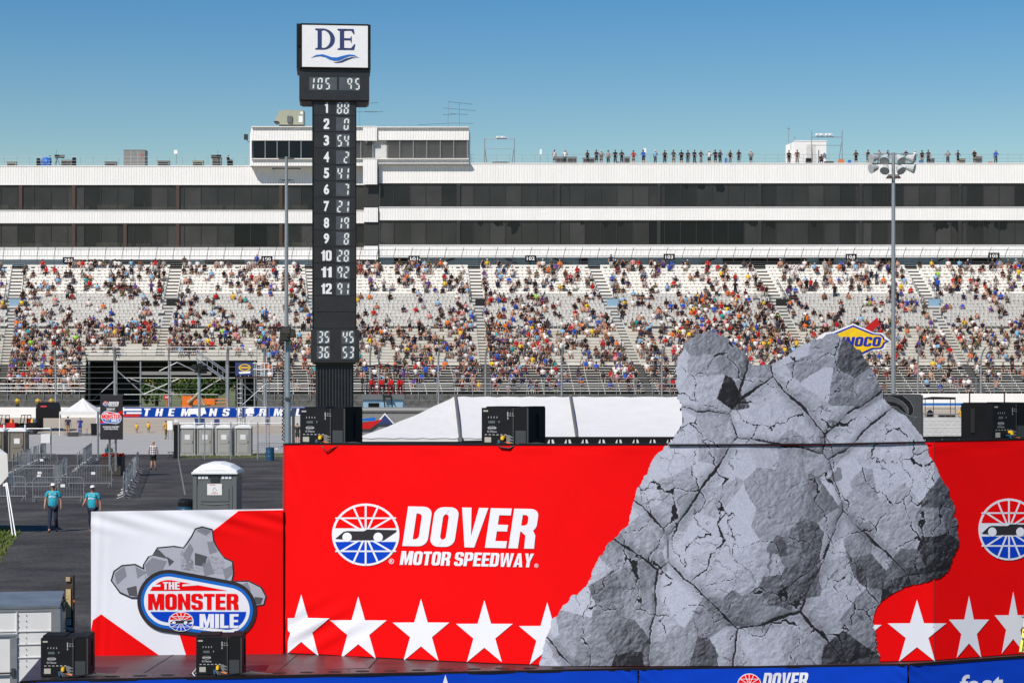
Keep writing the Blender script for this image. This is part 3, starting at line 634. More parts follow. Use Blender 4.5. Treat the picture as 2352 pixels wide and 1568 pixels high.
# roof rails
def roof_rail(px0, px1, Yb, pyb, name):
    rr = thing('roof_railing', name, 'railing', (X(px0, Yb), Yb, Z(pyb, Yb))); mb = MB(); z = Z(pyb, Yb); x0, x1 = X(px0, Yb), X(px1, Yb)
    for h in (.1, .55, 1.07): mb.tube([(x0, Yb, z + h), (x1, Yb, z + h)], .022, 5)
    x = x0
    mb.build('rail', m_rail, rr); mb = MB()
    while x <= x1: mb.tube([(x, Yb, z), (x, Yb, z + 1.07)], .022, 5); x += 1.75
    mb.build('upright', m_rail, rr)
roof_rail(-400, 574, 273.6, 378, 'thin grey safety railing along the left roof edge'); roof_rail(1082, 2790, 272.6, 373, 'thin grey safety railing where the spotters stand on the right roof')
mb = MB(); mb.b2((X(1078, 273), 272.6, Z(374.5, 272) - .3), (X(2790, 273), 285, Z(374, 272) - .05)); mb.build('roof_deck', m_hvac, brr)
mb = MB(); mb.b2((X(-400, 274), 273.6, Z(380, 273) - .3), (X(578, 274), 285, Z(380, 273) - .05)); mb.build('roof_deck', m_hvac, bl)

# ================================================================== trees beyond the gate opening
m_leaf = MCOL('leaves', .75, 3); m_bark = M('bark', (.06, .045, .03), .9, bump=.5)
def tree(px, Y, h, r, label, n=2600):
    t = thing('broadleaf_tree', label, 'tree', (X(px, Y), Y, 1.5), 0, 'trees seen through the gate opening under the stand'); x = X(px, Y)
    mb = MB(); mb.tube([(x, Y, 1.5), (x + .1, Y, 1.5 + h * .35), (x - .1, Y + .2, 1.5 + h * .75)], [.3, .22, .08], 8)
    for i in range(5): a = i * 1.26; mb.tube([(x, Y, 1.5 + h * (.25 + .06 * i)), (x + r * .6 * math.cos(a), Y + r * .6 * math.sin(a), 1.5 + h * (.5 + .07 * i))], [.12, .03], 5)
    mb.build('trunk', m_bark, t); mb = MB()
    cl = [(random.uniform(-1, 1) * r * .7, random.uniform(-1, 1) * r * .7, random.uniform(.2, .95) * h, random.uniform(.25, .45) * r) for _ in range(26)]
    for _ in range(n):
        c = random.choice(cl); d = Vector((random.gauss(0, 1), random.gauss(0, 1), random.gauss(0, 1))).normalized() * c[3] * random.random() ** .4
        p = Vector((x + c[0], Y + c[1], 1.5 + c[2])) + d; s = random.uniform(.14, .3)
        a = Vector((random.gauss(0, 1), random.gauss(0, 1), random.gauss(0, 1))).normalized() * s; b = a.orthogonal().normalized() * s * .8
        g = random.choice([(.04, .085, .014), (.055, .11, .02), (.075, .14, .025), (.035, .07, .02)])
        mb.add([tuple(p - a), tuple(p + b), tuple(p + a), tuple(p - b)], [(0, 1, 2, 3)], 0, g)
    mb.build('crown', m_leaf, t)
for px, Y, h, r, l in ((360, 318, 8, 3.6, 'bushy green tree furthest left through the gate opening'), (420, 330, 9, 4.2, 'broad green tree in the middle of the gate opening'), (480, 322, 8, 3.8, 'green tree just right of the middle of the gate opening'), (545, 335, 9, 4.0, 'green tree behind the camera scaffold at the gate opening'), (300, 335, 9, 4.0, 'green tree half hidden by the dark undercroft on the left')):
    tree(px, Y, h, r, l)

# ================================================================== stage, backdrop, banners
ZS = 1.9
EDGE = [(45, 22.62), (80, 22.7), (1465, 23.67), (2085, 24.03), (2420, 24.95), (2700, 25.6)]
def edgeY(px): return float(np.interp(px, [e[0] for e in EDGE], [e[1] for e in EDGE]))
WP = np.polyfit((np.array([655, 821, 927, 1065, 1232, 1465, 1800, 2080, 2145]) - 1400) / 700, [25.0, 24.72, 24.46, 24.18, 23.96, 23.84, 23.98, 24.26, 24.35], 4)
def wallY(px): return float(np.polyval(WP, (px - 1400) / 700)) if px < 2145 else float(np.polyval(WP, 745 / 700) + (px - 2145) * .003)
def wr(px, py):
    e = math.exp(-((px - 735) / 85) ** 2 - ((py - 1445) / 55) ** 2); e2 = math.exp(-((px - 668) / 22) ** 2 - ((py - 1060) / 60) ** 2); e3 = math.exp(-((py - 1028) / 9) ** 2)
    return .016 * e * math.sin((px * .55 + py) / 8.5) + .012 * e2 * math.sin((px - py * .3) / 5) + .006 * e3 * math.sin(px / 37) + .003 * math.sin(px / 70) * math.sin(py / 52 + px / 160)
def mp_red(px, py, off=0): Y = wallY(px); return Vector((X(px, Y), Y - off - wr(px, py), Z(py, Y)))
st = thing('stage', 'dark stained stage deck with a blue printed skirt in front of the red backdrop', 'stage', (X(1000, 24), 24, 0))
mb = MB(); fr = [(X(p, y), y) for p, y in EDGE]; bk = [(fr[-1][0], 27.0), (X(140, 27), 27.0)]
top = [(x, y, ZS) for x, y in fr + bk]; n = len(top); mb.add(top + [(x, y, ZS - .18) for x, y, z in top], [tuple(range(n))] + [(i, (i + 1) % n, (i + 1) % n + n, i + n) for i in range(n)])
mb.build('deck', m_stage, st)
mb = MB()
for i in range(len(fr) - 1):
    (xa, ya), (xb, yb) = fr[i], fr[i + 1]; d = Vector((xb - xa, yb - ya)).normalized(); nn = Vector((d.y, -d.x)) * .03
    mb.add([(xa, ya, ZS + .012), (xb, yb, ZS + .012), (xb + nn.x, yb + nn.y, ZS + .012), (xa + nn.x, ya + nn.y, ZS + .012), (xa + nn.x, ya + nn.y, ZS - .02), (xb + nn.x, yb + nn.y, ZS - .02)], [(0, 1, 2, 3), (3, 2, 5, 4)])
mb.build('edge_trim', m_blk2, st)
# row of slotted floor plates along the front edge, with dark oval holes
mb = MB(); hl = MB(); px = 100
while px < 2340:
    for q in range(1):
        a, b = px, px + 58; pts = []
        for u, dv in ((a, .05), (b, .05), (b, .42), (a, .42)): Yv = edgeY(u) + dv; pts.append((X(u, Yv), Yv, ZS + .006))
        if edgeY(b) + .45 < (wallY(b) if b > 655 else 26): mb.add(pts, [(0, 1, 2, 3)])
        cx_, cy_ = px + 29, edgeY(px + 29) + .2; c = Vector((X(cx_, cy_), cy_))
        if edgeY(b) + .3 < (wallY(b) if b > 655 else 26): hl = MB(); hl.add([(c.x + .085 * math.cos(t * .524), c.y + .05 * math.sin(t * .524), ZS + .01) for t in range(12)], [tuple(range(12))]); hl.build('floor_hole', m_void, st)
    px += 64
mb.build('floor_plate', M('black_floor_plate', (.03, .024, .025), .4, var=.4, scale=3), st); mb = MB()
for a, b in ((330, 332), (470, 473), (845, 848), (640, 642)):
    Y0, Y1 = edgeY(a) + .45, 25.4; mb.add([(X(a, Y0), Y0, ZS + .004), (X(b, Y0), Y0, ZS + .004), (X(b, Y0) + .1, Y1, ZS + .004), (X(a, Y0) + .1, Y1, ZS + .004)], [(0, 1, 2, 3)])
mb.build('deck_seam', m_void, st)
mb = MB(); Y0, Y1 = edgeY(660) + .5, 24.75; mb.add([(X(745, Y0), Y0, ZS + .005), (X(842, Y0 + .1), Y0 + .1, ZS + .005), (X(822, Y1), Y1, ZS + .005), (X(745, Y1), Y1, ZS + .005)], [(0, 1, 2, 3)])
mb.build('deck_sheet', M('reddish_deck_sheet', (.09, .03, .035), .4, var=.3, scale=2), st)
# blue skirt in three cloths
def mp_skirt(px, py, off=0):
    Y = edgeY(px) - .035 - off; d = min(abs(px - b) for b in (60, 1466, 2086)); e = math.exp(-(d / 40) ** 2)
    return Vector((X(px, Y), Y - .003 * math.sin(px / 50) - .018 * e * math.sin((py * 1.2 - px) / 6) - .006 * math.exp(-((py - 1545) / 8) ** 2) * math.sin(px / 23), Z(py, Y)))
def ptop(px): Y = edgeY(px) - .035; return HY + (HC - ZS + .01) * F / Y
for a, b in ((52, 1464), (1468, 2084), (2088, 2480)):
    mb = MB(); nx = int((b - a) / 7); ny = 16
    for i in range(nx + 1):
        u = a + (b - a) * i / nx
        for j in range(ny + 1): mb.v.append(tuple(mp_skirt(u, ptop(u) + (170 * j / ny) ** 1.0)))
    mb.add([], []); 
    for i in range(nx):
        for j in range(ny): q = i * (ny + 1) + j; mb.f.append([q, q + ny + 1, q + ny + 2, q + 1]); mb.m.append(0); mb.c.append(None)
    c = mb.build('skirt_cloth', m_blue, st, smooth=True)
    if a < 100: printed('star', star(1023, 1627, 70, 79), mp_skirt, m_white, c, .008, 14)
    elif a < 2000:
        emblem(1721, 1573, 28, 27.5, mp_skirt, c, .008, 8)
        printed('lettering', text('DOVER', 1750, 1580, 1852, 1544, .04, .17, -.006), mp_skirt, m_white, c, .01, 8)
    else: printed('lettering', text('fast', 2205, 1596, 2305, 1549, .022, 0, -.05), mp_skirt, m_white, c, .01, 8)
mb = MB(); Yl = edgeY(45); xl = X(45, Yl)      # blue cloth on the short left end of the stage
mb.add([(xl, Yl - .03, ZS), (X(90, 24.4), 24.4, ZS), (X(90, 24.4), 24.4, .6), (xl, Yl - .03, .6)], [(0, 1, 2, 3)]); mb.build('skirt_cloth', m_blue, st)
mb = MB(); mb.b2((X(200, 25), 25.9, .05), (X(2450, 26), 27, ZS - .19)); mb.build('stage_base', m_blk2, st)

bd = thing('stage_backdrop', 'tall red stage backdrop printed with white stars, track emblem and grey rock artwork', 'backdrop', (X(1450, 24), 24, ZS))
def wtop(px): return float(np.interp(px, [648, 700, 1240, 1900, 2352, 2700], [1021, 1020, 1022, 1019, 1009, 1000]))
def wbot(px): return HY + (HC - ZS - .01) * F / wallY(px)
xs = np.arange(650, 2600, 6.5); ny = 70; mb = MB()
for u in xs:
    a, b = wtop(u), wbot(u)
    for j in range(ny + 1): mb.v.append(tuple(mp_red(u, a + (b - a) * j / ny)))
for i in range(len(xs) - 1):
    for j in range(ny): q = i * (ny + 1) + j; mb.f.append([q, q + ny + 1, q + ny + 2, q + 1]); mb.m.append(0); mb.c.append(None)
cl = mb.build('red_cloth', m_red, bd, smooth=True)
mb = MB()
for i in range(len(xs) - 1):
    a, b = mp_red(xs[i], wtop(xs[i])), mp_red(xs[i + 1], wtop(xs[i + 1]))
    mb.add([(a.x, a.y - .006, a.z + .012), (b.x, b.y - .006, b.z + .012), (b.x, b.y + .3, b.z + .012), (a.x, a.y + .3, a.z + .012), (a.x, a.y - .006, a.z - .004), (b.x, b.y - .006, b.z - .004)], [(0, 1, 2, 3), (4, 5, 1, 0)])
mb.build('top_edge', m_blk2, bd)
for cx_, ty in ((692, 1364), (823, 1369), (967, 1374), (1112.5, 1377), (1257, 1382), (1403, 1384)): printed('star', [clip_s for clip_s in [star(cx_, ty + 78.7, 68.5, 78.7)]], lambda u, v, o: mp_red(max(u, 661), v, o), m_white, bd, .008, 11)
for cx_, ty, rx, ry in ((1960, 1380, 68, 78), (2106, 1376, 71, 78.5), (2225.5, 1367.5, 48.5, 78.5), (2327, 1357.6, 45, 78.5), (2425, 1350, 45, 78)): printed('star', star(cx_, ty + ry, rx, ry), mp_red, m_white, bd, .008, 11)
emblem(840, 1227, 77.5, 71.5, mp_red, bd, .008, 11); emblem(2317, 1215, 70, 71, mp_red, bd, .008, 11)
printed('lettering', text('DOVER', 924, 1253, 1226, 1162, .04, .15, .021), mp_red, m_white, bd, .008, 11); printed('lettering', text('MOTOR SPEEDWAY', 918, 1296, 1222, 1264.5, .04, .15, .02), mp_red, m_white, bd, .008, 11)
for cx_, cy_, r in ((899, 1288, 6), (1232, 1298, 4.6), (2345, 1271, 5)): printed('registered_mark', [ell(cx_, cy_, r, r, 20, .8), text('R', cx_ - r * .45, cy_ + r * .5, cx_ + r * .5, cy_ - r * .5, .022)], mp_red, m_white, bd, .009)
mb = MB()
for px in (653, 2146):
    for j in range(40): a, b = wtop(px) + (wbot(px) - wtop(px)) * j / 40, wtop(px) + (wbot(px) - wtop(px)) * (j + 1) / 40; mb.add([tuple(mp_red(px - .8, a, .006)), tuple(mp_red(px + .8, a, .006)), tuple(mp_red(px + .8, b, .006)), tuple(mp_red(px - .8, b, .006))], [(0, 1, 2, 3)])
mb.build('seam', M('red_seam', (.42, .01, .012), .8), bd)
# truck body / roof deck the backdrop hangs on
dk = thing('stage_truck', 'black stage truck body standing behind the red backdrop carrying the flame units', 'stage', (0, 26.5, 0))
mb = MB(); a, b = X(668, 25.3), X(2500, 25.3); xs2 = np.linspace(668, 2550, 40)
for i in range(39):
    p, q = xs2[i], xs2[i + 1]; ya, yb = wallY(p) + .12, wallY(q) + .12; za, zb = Z(wtop(p), wallY(p)) - .03, Z(wtop(q), wallY(q)) - .03; yc, yd_ = ya + 1.35, yb + 1.35
    mb.add([(X(p, ya), ya, 0), (X(q, yb), yb, 0), (X(q, yb), yb, zb), (X(p, ya), ya, za), (X(q, yd_), yd_, zb), (X(p, yc), yc, za), (X(q, yd_), yd_, 0), (X(p, yc), yc, 0)], [(0, 1, 2, 3), (3, 2, 4, 5), (5, 4, 6, 7)])
mb.build('truck_body', m_blk2, dk)
# lighting truss bar with shaped cut-outs showing behind the wall
tr = thing('truss_bar', 'black metal bar with a row of shaped holes behind the top of the red wall', 'truss', (X(1700, 27), 27, 4.5)); mb = MB(); Yt2 = 27.0
mb.prism([(X(1060, Yt2), Z(1012, Yt2)), (X(1236, Yt2), Z(1009, Yt2)), (X(1236, Yt2), Z(1030, Yt2)), (X(1060, Yt2), Z(1030, Yt2))], Yt2, Yt2 + .1)
mb.b2((X(800, Yt2), Yt2, Z(1030, Yt2)), (X(1060, Yt2), Yt2 + .1, Z(1014, Yt2)))
x = 1236
while x < 2460:
    z0, z1 = Z(1026, Yt2), Z(1003 - max(0, x - 2050) * .012, Yt2); zh = Z(1009 - max(0, x - 2050) * .012, Yt2); zl = Z(1018, Yt2)
    mb.b2((X(x, Yt2), Yt2, zh), (X(x + 39, Yt2), Yt2 + .1, z1)); mb.b2((X(x, Yt2), Yt2, z0), (X(x + 20, Yt2), Yt2 + .1, zh))
    mb.prism([(X(x + 20, Yt2), zh), (X(x + 25, Yt2), zh), (X(x + 21, Yt2), zl), (X(x + 20, Yt2), zl)], Yt2, Yt2 + .1); mb.prism([(X(x + 27, Yt2), zh), (X(x + 31, Yt2), zh), (X(x + 32, Yt2), zl - .02), (X(x + 26.5, Yt2), zl)], Yt2 + .02, Yt2 + .08); mb.prism([(X(x + 35, Yt2), zh), (X(x + 39, Yt2), zh), (X(x + 39, Yt2), zl), (X(x + 38, Yt2), zl)], Yt2, Yt2 + .1)
    mb.b2((X(x + 20, Yt2), Yt2, z0), (X(x + 39, Yt2), Yt2 + .1, zl - .002)); x += 39
mb.build('bar', m_blk2, tr)

# ---- printed grey rock (a plain cracked crag) : upper part is a free-standing cut-out board, lower part is on the cloth
SIL = [(1238, 1531), (1252, 1470), (1268, 1425), (1310, 1372), (1352, 1338), (1366, 1296), (1398, 1248), (1440, 1206), (1452, 1150), (1478, 1096), (1500, 1052), (1545, 1012), (1572, 966), (1556, 905), (1552, 830), (1578, 782), (1628, 757), (1664, 772), (1698, 802), (1732, 838), (1780, 834), (1822, 804), (1868, 780), (1918, 768), (1972, 800), (2012, 862), (2030, 922), (2078, 954), (2116, 1000), (2140, 1056), (2178, 1120), (2196, 1190), (2200, 1250), (2176, 1316), (2120, 1338), (2064, 1352), (2024, 1380), (2002, 1424), (2012, 1476), (2026, 1531)]
BLD = [(1620, 850, 120), (1905, 855, 150), (1790, 985, 130), (2085, 1130, 200), (1590, 1100, 165), (1745, 1235, 235), (1930, 1330, 190), (1395, 1390, 170), (1600, 1420, 165), (1800, 1470, 170), (1480, 1240, 120), (1980, 980, 120), (2110, 1290, 110), (1290, 1500, 90), (1738, 890, 85), (1975, 1480, 95), (1690, 880, 70)]
def rock_field():
    step = 1.9; gx = np.arange(1232, 2210, step); gy = np.arange(752, 1534, step); U, V = np.meshgrid(gx, gy)
    def vnoise(x, y, s, seed):
        r = np.random.default_rng(seed); t = r.random((64, 64)); x = x / s; y = y / s; xi = np.floor(x).astype(int); yi = np.floor(y).astype(int); fx = x - xi; fy = y - yi; fx = fx * fx * (3 - 2 * fx); fy = fy * fy * (3 - 2 * fy)
        g = lambda a, b: t[a % 64, b % 64]
        return (g(xi, yi) * (1 - fx) + g(xi + 1, yi) * fx) * (1 - fy) + (g(xi, yi + 1) * (1 - fx) + g(xi + 1, yi + 1) * fx) * fy - .5
    fb = lambda s, sd: vnoise(U, V, s, sd) + .5 * vnoise(U, V, s / 2, sd + 1) + .25 * vnoise(U, V, s / 4, sd + 2)
    Uw = U + 9 * fb(50, 1) + 1.5 * fb(9, 5); Vw = V + 9 * fb(50, 11) + 1.5 * fb(9, 15)
    r = np.random.default_rng(23); seeds = []
    while len(seeds) < 165:
        p = (r.uniform(1235, 2205), r.uniform(755, 1532))
        if all((p[0] - q[0]) ** 2 + (p[1] - q[1]) ** 2 > 43 ** 2 for q in seeds): seeds.append(p)
        elif r.random() < .002: break
    sd = np.array(seeds)
    def height(x, y):                                   # overlapping egg shaped boulders; also how far the second highest lies below
        best = np.full(np.shape(x), -50.0); sec = best.copy()
        for cx, cy, R in BLD:
            q = ((x - cx) / R) ** 2 + ((y - cy) / (R * 1.12)) ** 2; h = np.where(q < 1, R * .8 * np.sqrt(np.clip(1 - q, 0, 1)), -60 * (np.sqrt(q) - 1)); a = h > best; sec = np.where(a, best, np.maximum(sec, h)); best = np.where(a, h, best)
        return best, best - sec
    def near(x, y, pts):
        best = np.full(x.shape, 1e9); sec = np.full(x.shape, 1e9); bi = np.zeros(x.shape, int); si = np.zeros(x.shape, int)
        for i, p in enumerate(pts):
            d = np.hypot(x - p[0], y - p[1]); a = d < best; b = (~a) & (d < sec)
            sec = np.where(a, best, np.where(b, d, sec)); si = np.where(a, bi, np.where(b, i, si)); best = np.where(a, d, best); bi = np.where(a, i, bi)
        return best, sec, bi, si
    d1, d2, i1, i2 = near(Uw, Vw, seeds)
    hs_, _ = height(sd[:, 0], sd[:, 1]); e_ = 9.0; gxs = (height(sd[:, 0] + e_, sd[:, 1])[0] - height(sd[:, 0] - e_, sd[:, 1])[0]) / (2 * e_) + r.normal(0, .30, len(sd)); gys = (height(sd[:, 0], sd[:, 1] + e_)[0] - height(sd[:, 0], sd[:, 1] - e_)[0]) / (2 * e_) + r.normal(0, .30, len(sd))
    Hm, Gap = height(Uw, Vw); sm = lambda A, k: (lambda c: c)(A)
    gy_, gx_ = np.gradient(Hm, step); gx_ = np.clip(gx_, -2, 2); gy_ = np.clip(gy_, -2, 2)
    fx = .8 * np.clip(gxs, -1.8, 1.8)[i1] + .2 * gx_; fy = .8 * np.clip(gys, -1.8, 1.8)[i1] + .2 * gy_
    rough = 7 * fb(14, 81) + 3.2 * fb(5, 91); ry_, rx_ = np.gradient(rough, step); fx = fx + .24 * rx_; fy = fy + .24 * ry_
    n_ = np.sqrt(fx ** 2 + fy ** 2 + 1); sh = (-fx * -.5 + fy * -.52 * -1 * -1 + .70) / n_ / 1.0
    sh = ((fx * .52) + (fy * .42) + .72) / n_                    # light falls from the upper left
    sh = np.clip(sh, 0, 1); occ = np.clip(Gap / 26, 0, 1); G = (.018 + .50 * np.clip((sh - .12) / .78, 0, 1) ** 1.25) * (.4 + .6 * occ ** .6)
    cs = [(r.uniform(1225, 2215), r.uniform(745, 1540)) for _ in range(105)]; c1, c2, k1, k2 = near(U + 34 * fb(50, 201) + 5 * fb(7, 205), V + 34 * fb(50, 211) + 5 * fb(7, 215), cs); hsh = ((k1 * 37 + k2 * 37) % 10) / 10
    crack = ((hsh < .7) & ((c2 - c1) < 1.7 + 3.4 * fb(22, 41))) | (Gap < 2.2 + 4 * fb(30, 31))
    f2 = [(r.uniform(1235, 2205), r.uniform(755, 1532)) for _ in range(230)]; e1, e2, j1, j2 = near(U + 16 * fb(22, 51), V + 16 * fb(22, 61), f2); hair = ((e2 - e1) < 1.2) & (fb(60, 71) > .1)
    G *= 1 + .16 * fb(3.8, 95); G = np.where(crack, .014 + .012 * hsh, np.where(hair, G * .45, G))
    lit = (~crack) & (np.roll(crack, 2, 0) | np.roll(crack, 2, 1)); G = np.where(lit, np.minimum(G * 1.3 + .02, .48), G)
    sp = r.random(G.shape) < .004; G = np.where(sp, np.minimum(G + .18, .58), G); G = np.clip(G, .008, .6)
    poly_ = SIL; ins = np.zeros(U.shape, bool); x = U + 7 * fb(16, 101); y_ = V + 7 * fb(16, 111)
    for i in range(len(poly_)):
        (x1, y1), (x2, y2) = poly_[i], poly_[i - 1]
        if y1 == y2: continue
        ins ^= ((y1 > y_) != (y2 > y_)) & (x < (x2 - x1) * (y_ - y1) / (y2 - y1) + x1)
    return U, V, G, ins, step
RU, RV, RG, RI, RS = rock_field()
m_rock = MCOL('printed_rock', .75, 60)
def rock_mesh(name, mask, off, parent):
    ids = np.argwhere(mask); idx = {}; mb = MB(); V_ = []; F_ = []; C_ = []; h = RS / 2
    def vid(i, j):
        k = (i, j)
        if k not in idx: idx[k] = len(V_); V_.append(tuple(mp_red(RU[0, 0] + (j - .5) * RS, min(RV[0, 0] + (i - .5) * RS, wbot(1500) - 1), off)))
        return idx[k]
    for i, j in ids:
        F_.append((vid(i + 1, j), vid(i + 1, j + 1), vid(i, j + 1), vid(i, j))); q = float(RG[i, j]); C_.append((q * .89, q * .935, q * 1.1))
    mb.v = V_; mb.f = F_; mb.m = [0] * len(F_); mb.c = C_
    return mb.build(name, m_rock, parent)
WT = np.vectorize(wtop)(RU[0])[None, :] + 0 * RV
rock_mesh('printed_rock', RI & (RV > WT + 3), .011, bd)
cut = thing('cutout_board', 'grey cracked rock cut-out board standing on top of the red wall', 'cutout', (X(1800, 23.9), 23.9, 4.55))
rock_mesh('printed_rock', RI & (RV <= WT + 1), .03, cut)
mb = MB()
for j in range(0, RU.shape[1] - 3, 3):                    # plywood behind the print, one strip per three columns
    col = RI[:, j + 1] & (RV[:, j + 1] <= WT[:, j + 1]); ii = np.where(col)[0]
    if len(ii) < 3: continue
    brk = np.split(ii, np.where(np.diff(ii) > 2)[0] + 1)
    for b_ in brk:
        if len(b_) < 3: continue
        t0, t1 = RV[b_[0], 0] + 2.5, RV[b_[-1], 0] - 1; u0, u1 = RU[0, j] - 1, RU[0, j] + 3 * RS - 1
        p = [mp_red(u0, t1, .022), mp_red(u1, t1, .022), mp_red(u1, t0, .022), mp_red(u0, t0, .022)]; vs = [tuple(v) for v in p] + [(v.x, v.y + .03, v.z) for v in p]
        mb.add(vs, [(0, 1, 2, 3), (7, 6, 5, 4), (3, 2, 6, 7), (0, 4, 5, 1)])
mb.build('board', m_blk2, cut)
mb = MB(); us = np.linspace(1535, 2136, 40)
for a, b in zip(us[:-1], us[1:]): mb.add([tuple(mp_red(a, wtop(a) + 1.6, .036)), tuple(mp_red(b, wtop(b) + 1.6, .036)), tuple(mp_red(b, wtop(b) - 1.4, .036)), tuple(mp_red(a, wtop(a) - 1.4, .036))], [(0, 1, 2, 3)])
mb.build('seam_line', m_cable, cut); mb = MB()
for px in (1620, 1760, 1900, 2040): p = mp_red(px, 985, -.05); mb.tube([(p.x, p.y + .05, 4.0), (p.x, p.y + .05, p.z + .2)], .03, 5); mb.tube([(p.x, p.y + .05, p.z + .15), (p.x, p.y + 1.0, 4.45)], .02, 5)
mb.build('strut', m_dsteel, cut)

# ---- low white and red banner on the left
def mp_wb(px, py, off=0):
    Y = float(np.interp(px, [208, 655], [24.8, 24.98])); e = math.exp(-((py - 1195) / 25) ** 2); e2 = math.exp(-((px - 225) / 25) ** 2)
    return Vector((X(px, Y), Y - off - .003 * math.sin(px / 33 + py / 61) - .010 * e * math.sin((px * .35 - py) / 7) - .003 * e2 * math.sin(px / 4 + py / 90), Z(py, Y)))
wbn = thing('printed_banner', 'low white and red banner with an oval racing badge over cartoon rocks', 'banner', (X(430, 24.9), 24.9, ZS))
mb = MB(); nx, ny = 70, 54
for i in range(nx + 1):
    u = 209 + (650 - 209) * i / nx
    for j in range(ny + 1):
        a = 1174 - 6 * (u - 209) / 441; b = 1506 - 5 * (u - 209) / 441; mb.v.append(tuple(mp_wb(u, a + (b - a) * j / ny)))
for i in range(nx):
    for j in range(ny): q = i * (ny + 1) + j; mb.f.append([q, q + ny + 1, q + ny + 2, q + 1]); mb.m.append(0); mb.c.append(None)
mb.build('white_cloth', m_white, wbn, smooth=True)
ZB = lambda x, y: (x * .28, 1176 + y * .28)
def zb(pts): return poly([ZB(*p) for p in pts])
printed('red_panel', [zb([(1957, -12), (2322, -20), (2322, 1166), (1527, 1172), (1475, 1010), (1560, 305), (1740, 158)]), zb([(748, 960), (762, 884), (830, 834), (1312, 1175), (748, 1178)])], mp_wb, m_red, wbn, .006, 9)
mb = MB(); mb.b2((X(209, 24.9), 24.99, ZS), (X(650, 24.9), 25.03, Z(1176, 24.9))); mb.build('banner_frame', m_blk2, wbn)
def rocks(shapes):
    for out, facets in shapes:
        cx_ = sum(p[0] for p in out) / len(out); cy_ = sum(p[1] for p in out) / len(out)
        r = printed('cartoon_rock', poly([ZB(cx_ + (p[0] - cx_) * 1.0, cy_ + (p[1] - cy_) * 1.0) for p in out]), mp_wb, m_bk, wbn, .010, 9)
        ins = []
        for p in out: d = Vector((p[0] - cx_, p[1] - cy_)); l = d.length; d *= (l - 13) / l; ins.append((cx_ + d.x, cy_ + d.y))
        printed('face', zb(ins), mp_wb, m_r1, r, .012, 9)
        for fc, m in facets: printed('face', zb(fc), mp_wb, m, r, .014, 9)
m_r1 = M('rock_print_light', (.40, .41, .47), .8, var=.05); m_r2 = M('rock_print_mid', (.22, .225, .27), .8, var=.05); m_r3 = M('rock_print_dark', (.075, .075, .09), .8, var=.08)
rocks([([(1480, 480), (1470, 330), (1530, 250), (1570, 190), (1600, 130), (1660, 112), (1745, 135), (1760, 230), (1800, 310), (1850, 380), (1860, 520)], [([(1610, 150), (1655, 128), (1735, 148), (1690, 190)], m_r2), ([(1700, 240), (1748, 238), (1785, 320), (1720, 340)], m_r2), ([(1500, 350), (1560, 250), (1590, 300), (1540, 420)], m_r2), ([(1600, 330), (1700, 360), (1680, 440), (1600, 430)], m_r3)]),
       ([(1180, 560), (1172, 430), (1215, 360), (1250, 350), (1290, 285), (1430, 272), (1530, 290), (1600, 400), (1620, 560)], [([(1190, 430), (1250, 370), (1370, 400), (1330, 480), (1210, 520)], m_r2), ([(1250, 350), (1300, 300), (1380, 380)], m_r3), ([(1370, 360), (1430, 400), (1390, 440)], m_r3)]),
       ([(1580, 560), (1600, 430), (1700, 350), (1800, 345), (1915, 400), (1925, 500), (1900, 600), (1700, 620)], [([(1660, 420), (1720, 400), (1760, 500), (1680, 520)], m_r2), ([(1830, 470), (1905, 430), (1910, 500), (1850, 560)], m_r2)]),
       ([(908, 560), (930, 480), (1000, 430), (1110, 420), (1230, 480), (1240, 620), (1140, 705), (1080, 705), (980, 660)], [([(940, 500), (1020, 440), (1040, 520), (960, 590)], m_r2), ([(1040, 620), (1120, 600), (1130, 690), (1060, 680)], m_r3), ([(1110, 440), (1200, 490), (1130, 540)], m_r2)]),
       ([(1890, 620), (1920, 560), (2040, 555), (2150, 610), (2190, 690), (2170, 760), (2090, 775), (1980, 720)], [([(1960, 600), (2030, 570), (2060, 640), (2000, 670)], m_r2), ([(2090, 690), (2160, 700), (2140, 750), (2090, 755)], m_r3)])])
def hull(r):                                            # rounded badge: convex hull of two circles (left big, right big)
    c1, r1, c2, r2 = (1385, 725), 257 - r, (1865, 800), 242 - r; d = Vector((c2[0] - c1[0], c2[1] - c1[1])); an = math.atan2(d.y, d.x); off = math.acos((r1 - r2) / d.length); pts = []
    for i in range(33): a = an + off + (2 * math.pi - 2 * off) * i / 32; pts.append((c1[0] + r1 * math.cos(a), c1[1] + r1 * math.sin(a)))
    for i in range(33): a = an - off + 2 * off * i / 32; pts.append((c2[0] + r2 * math.cos(a), c2[1] + r2 * math.sin(a)))
    return pts
badge = printed('badge', zb(hull(0)), mp_wb, m_bk, wbn, .018, 9)
printed('badge_ring', zb(hull(30)), mp_wb, m_lblue, badge, .021, 9); printed('badge_ring', zb(hull(56)), mp_wb, m_white, badge, .024, 9)
inn = hull(84); printed('badge_field', zb(clip(clip(inn, 0, 1, 640), .17, 1, 640 + .17 * 1900)), mp_wb, m_red, badge, .027, 9); printed('badge_field', zb(clip(hull(84), 0, -1, -812)), mp_wb, m_blue, badge, .027, 9)
T2 = lambda wd, a, b, c, d, bo=.04: text(wd, *ZB(a, d), *ZB(c, b), bo)
printed('lettering', T2('THE', 1340, 568, 1478, 630), mp_wb, m_white, badge, .030, 9); printed('lettering', T2('MILE', 1640, 830, 1960, 945), mp_wb, m_white, badge, .030, 9); printed('badge_bar', [zb([(1252, 590), (1322, 590), (1318, 606), (1246, 606)]), zb([(1500, 588), (1580, 584), (1625, 595), (1500, 604)])], mp_wb, m_white, badge, .030, 9)
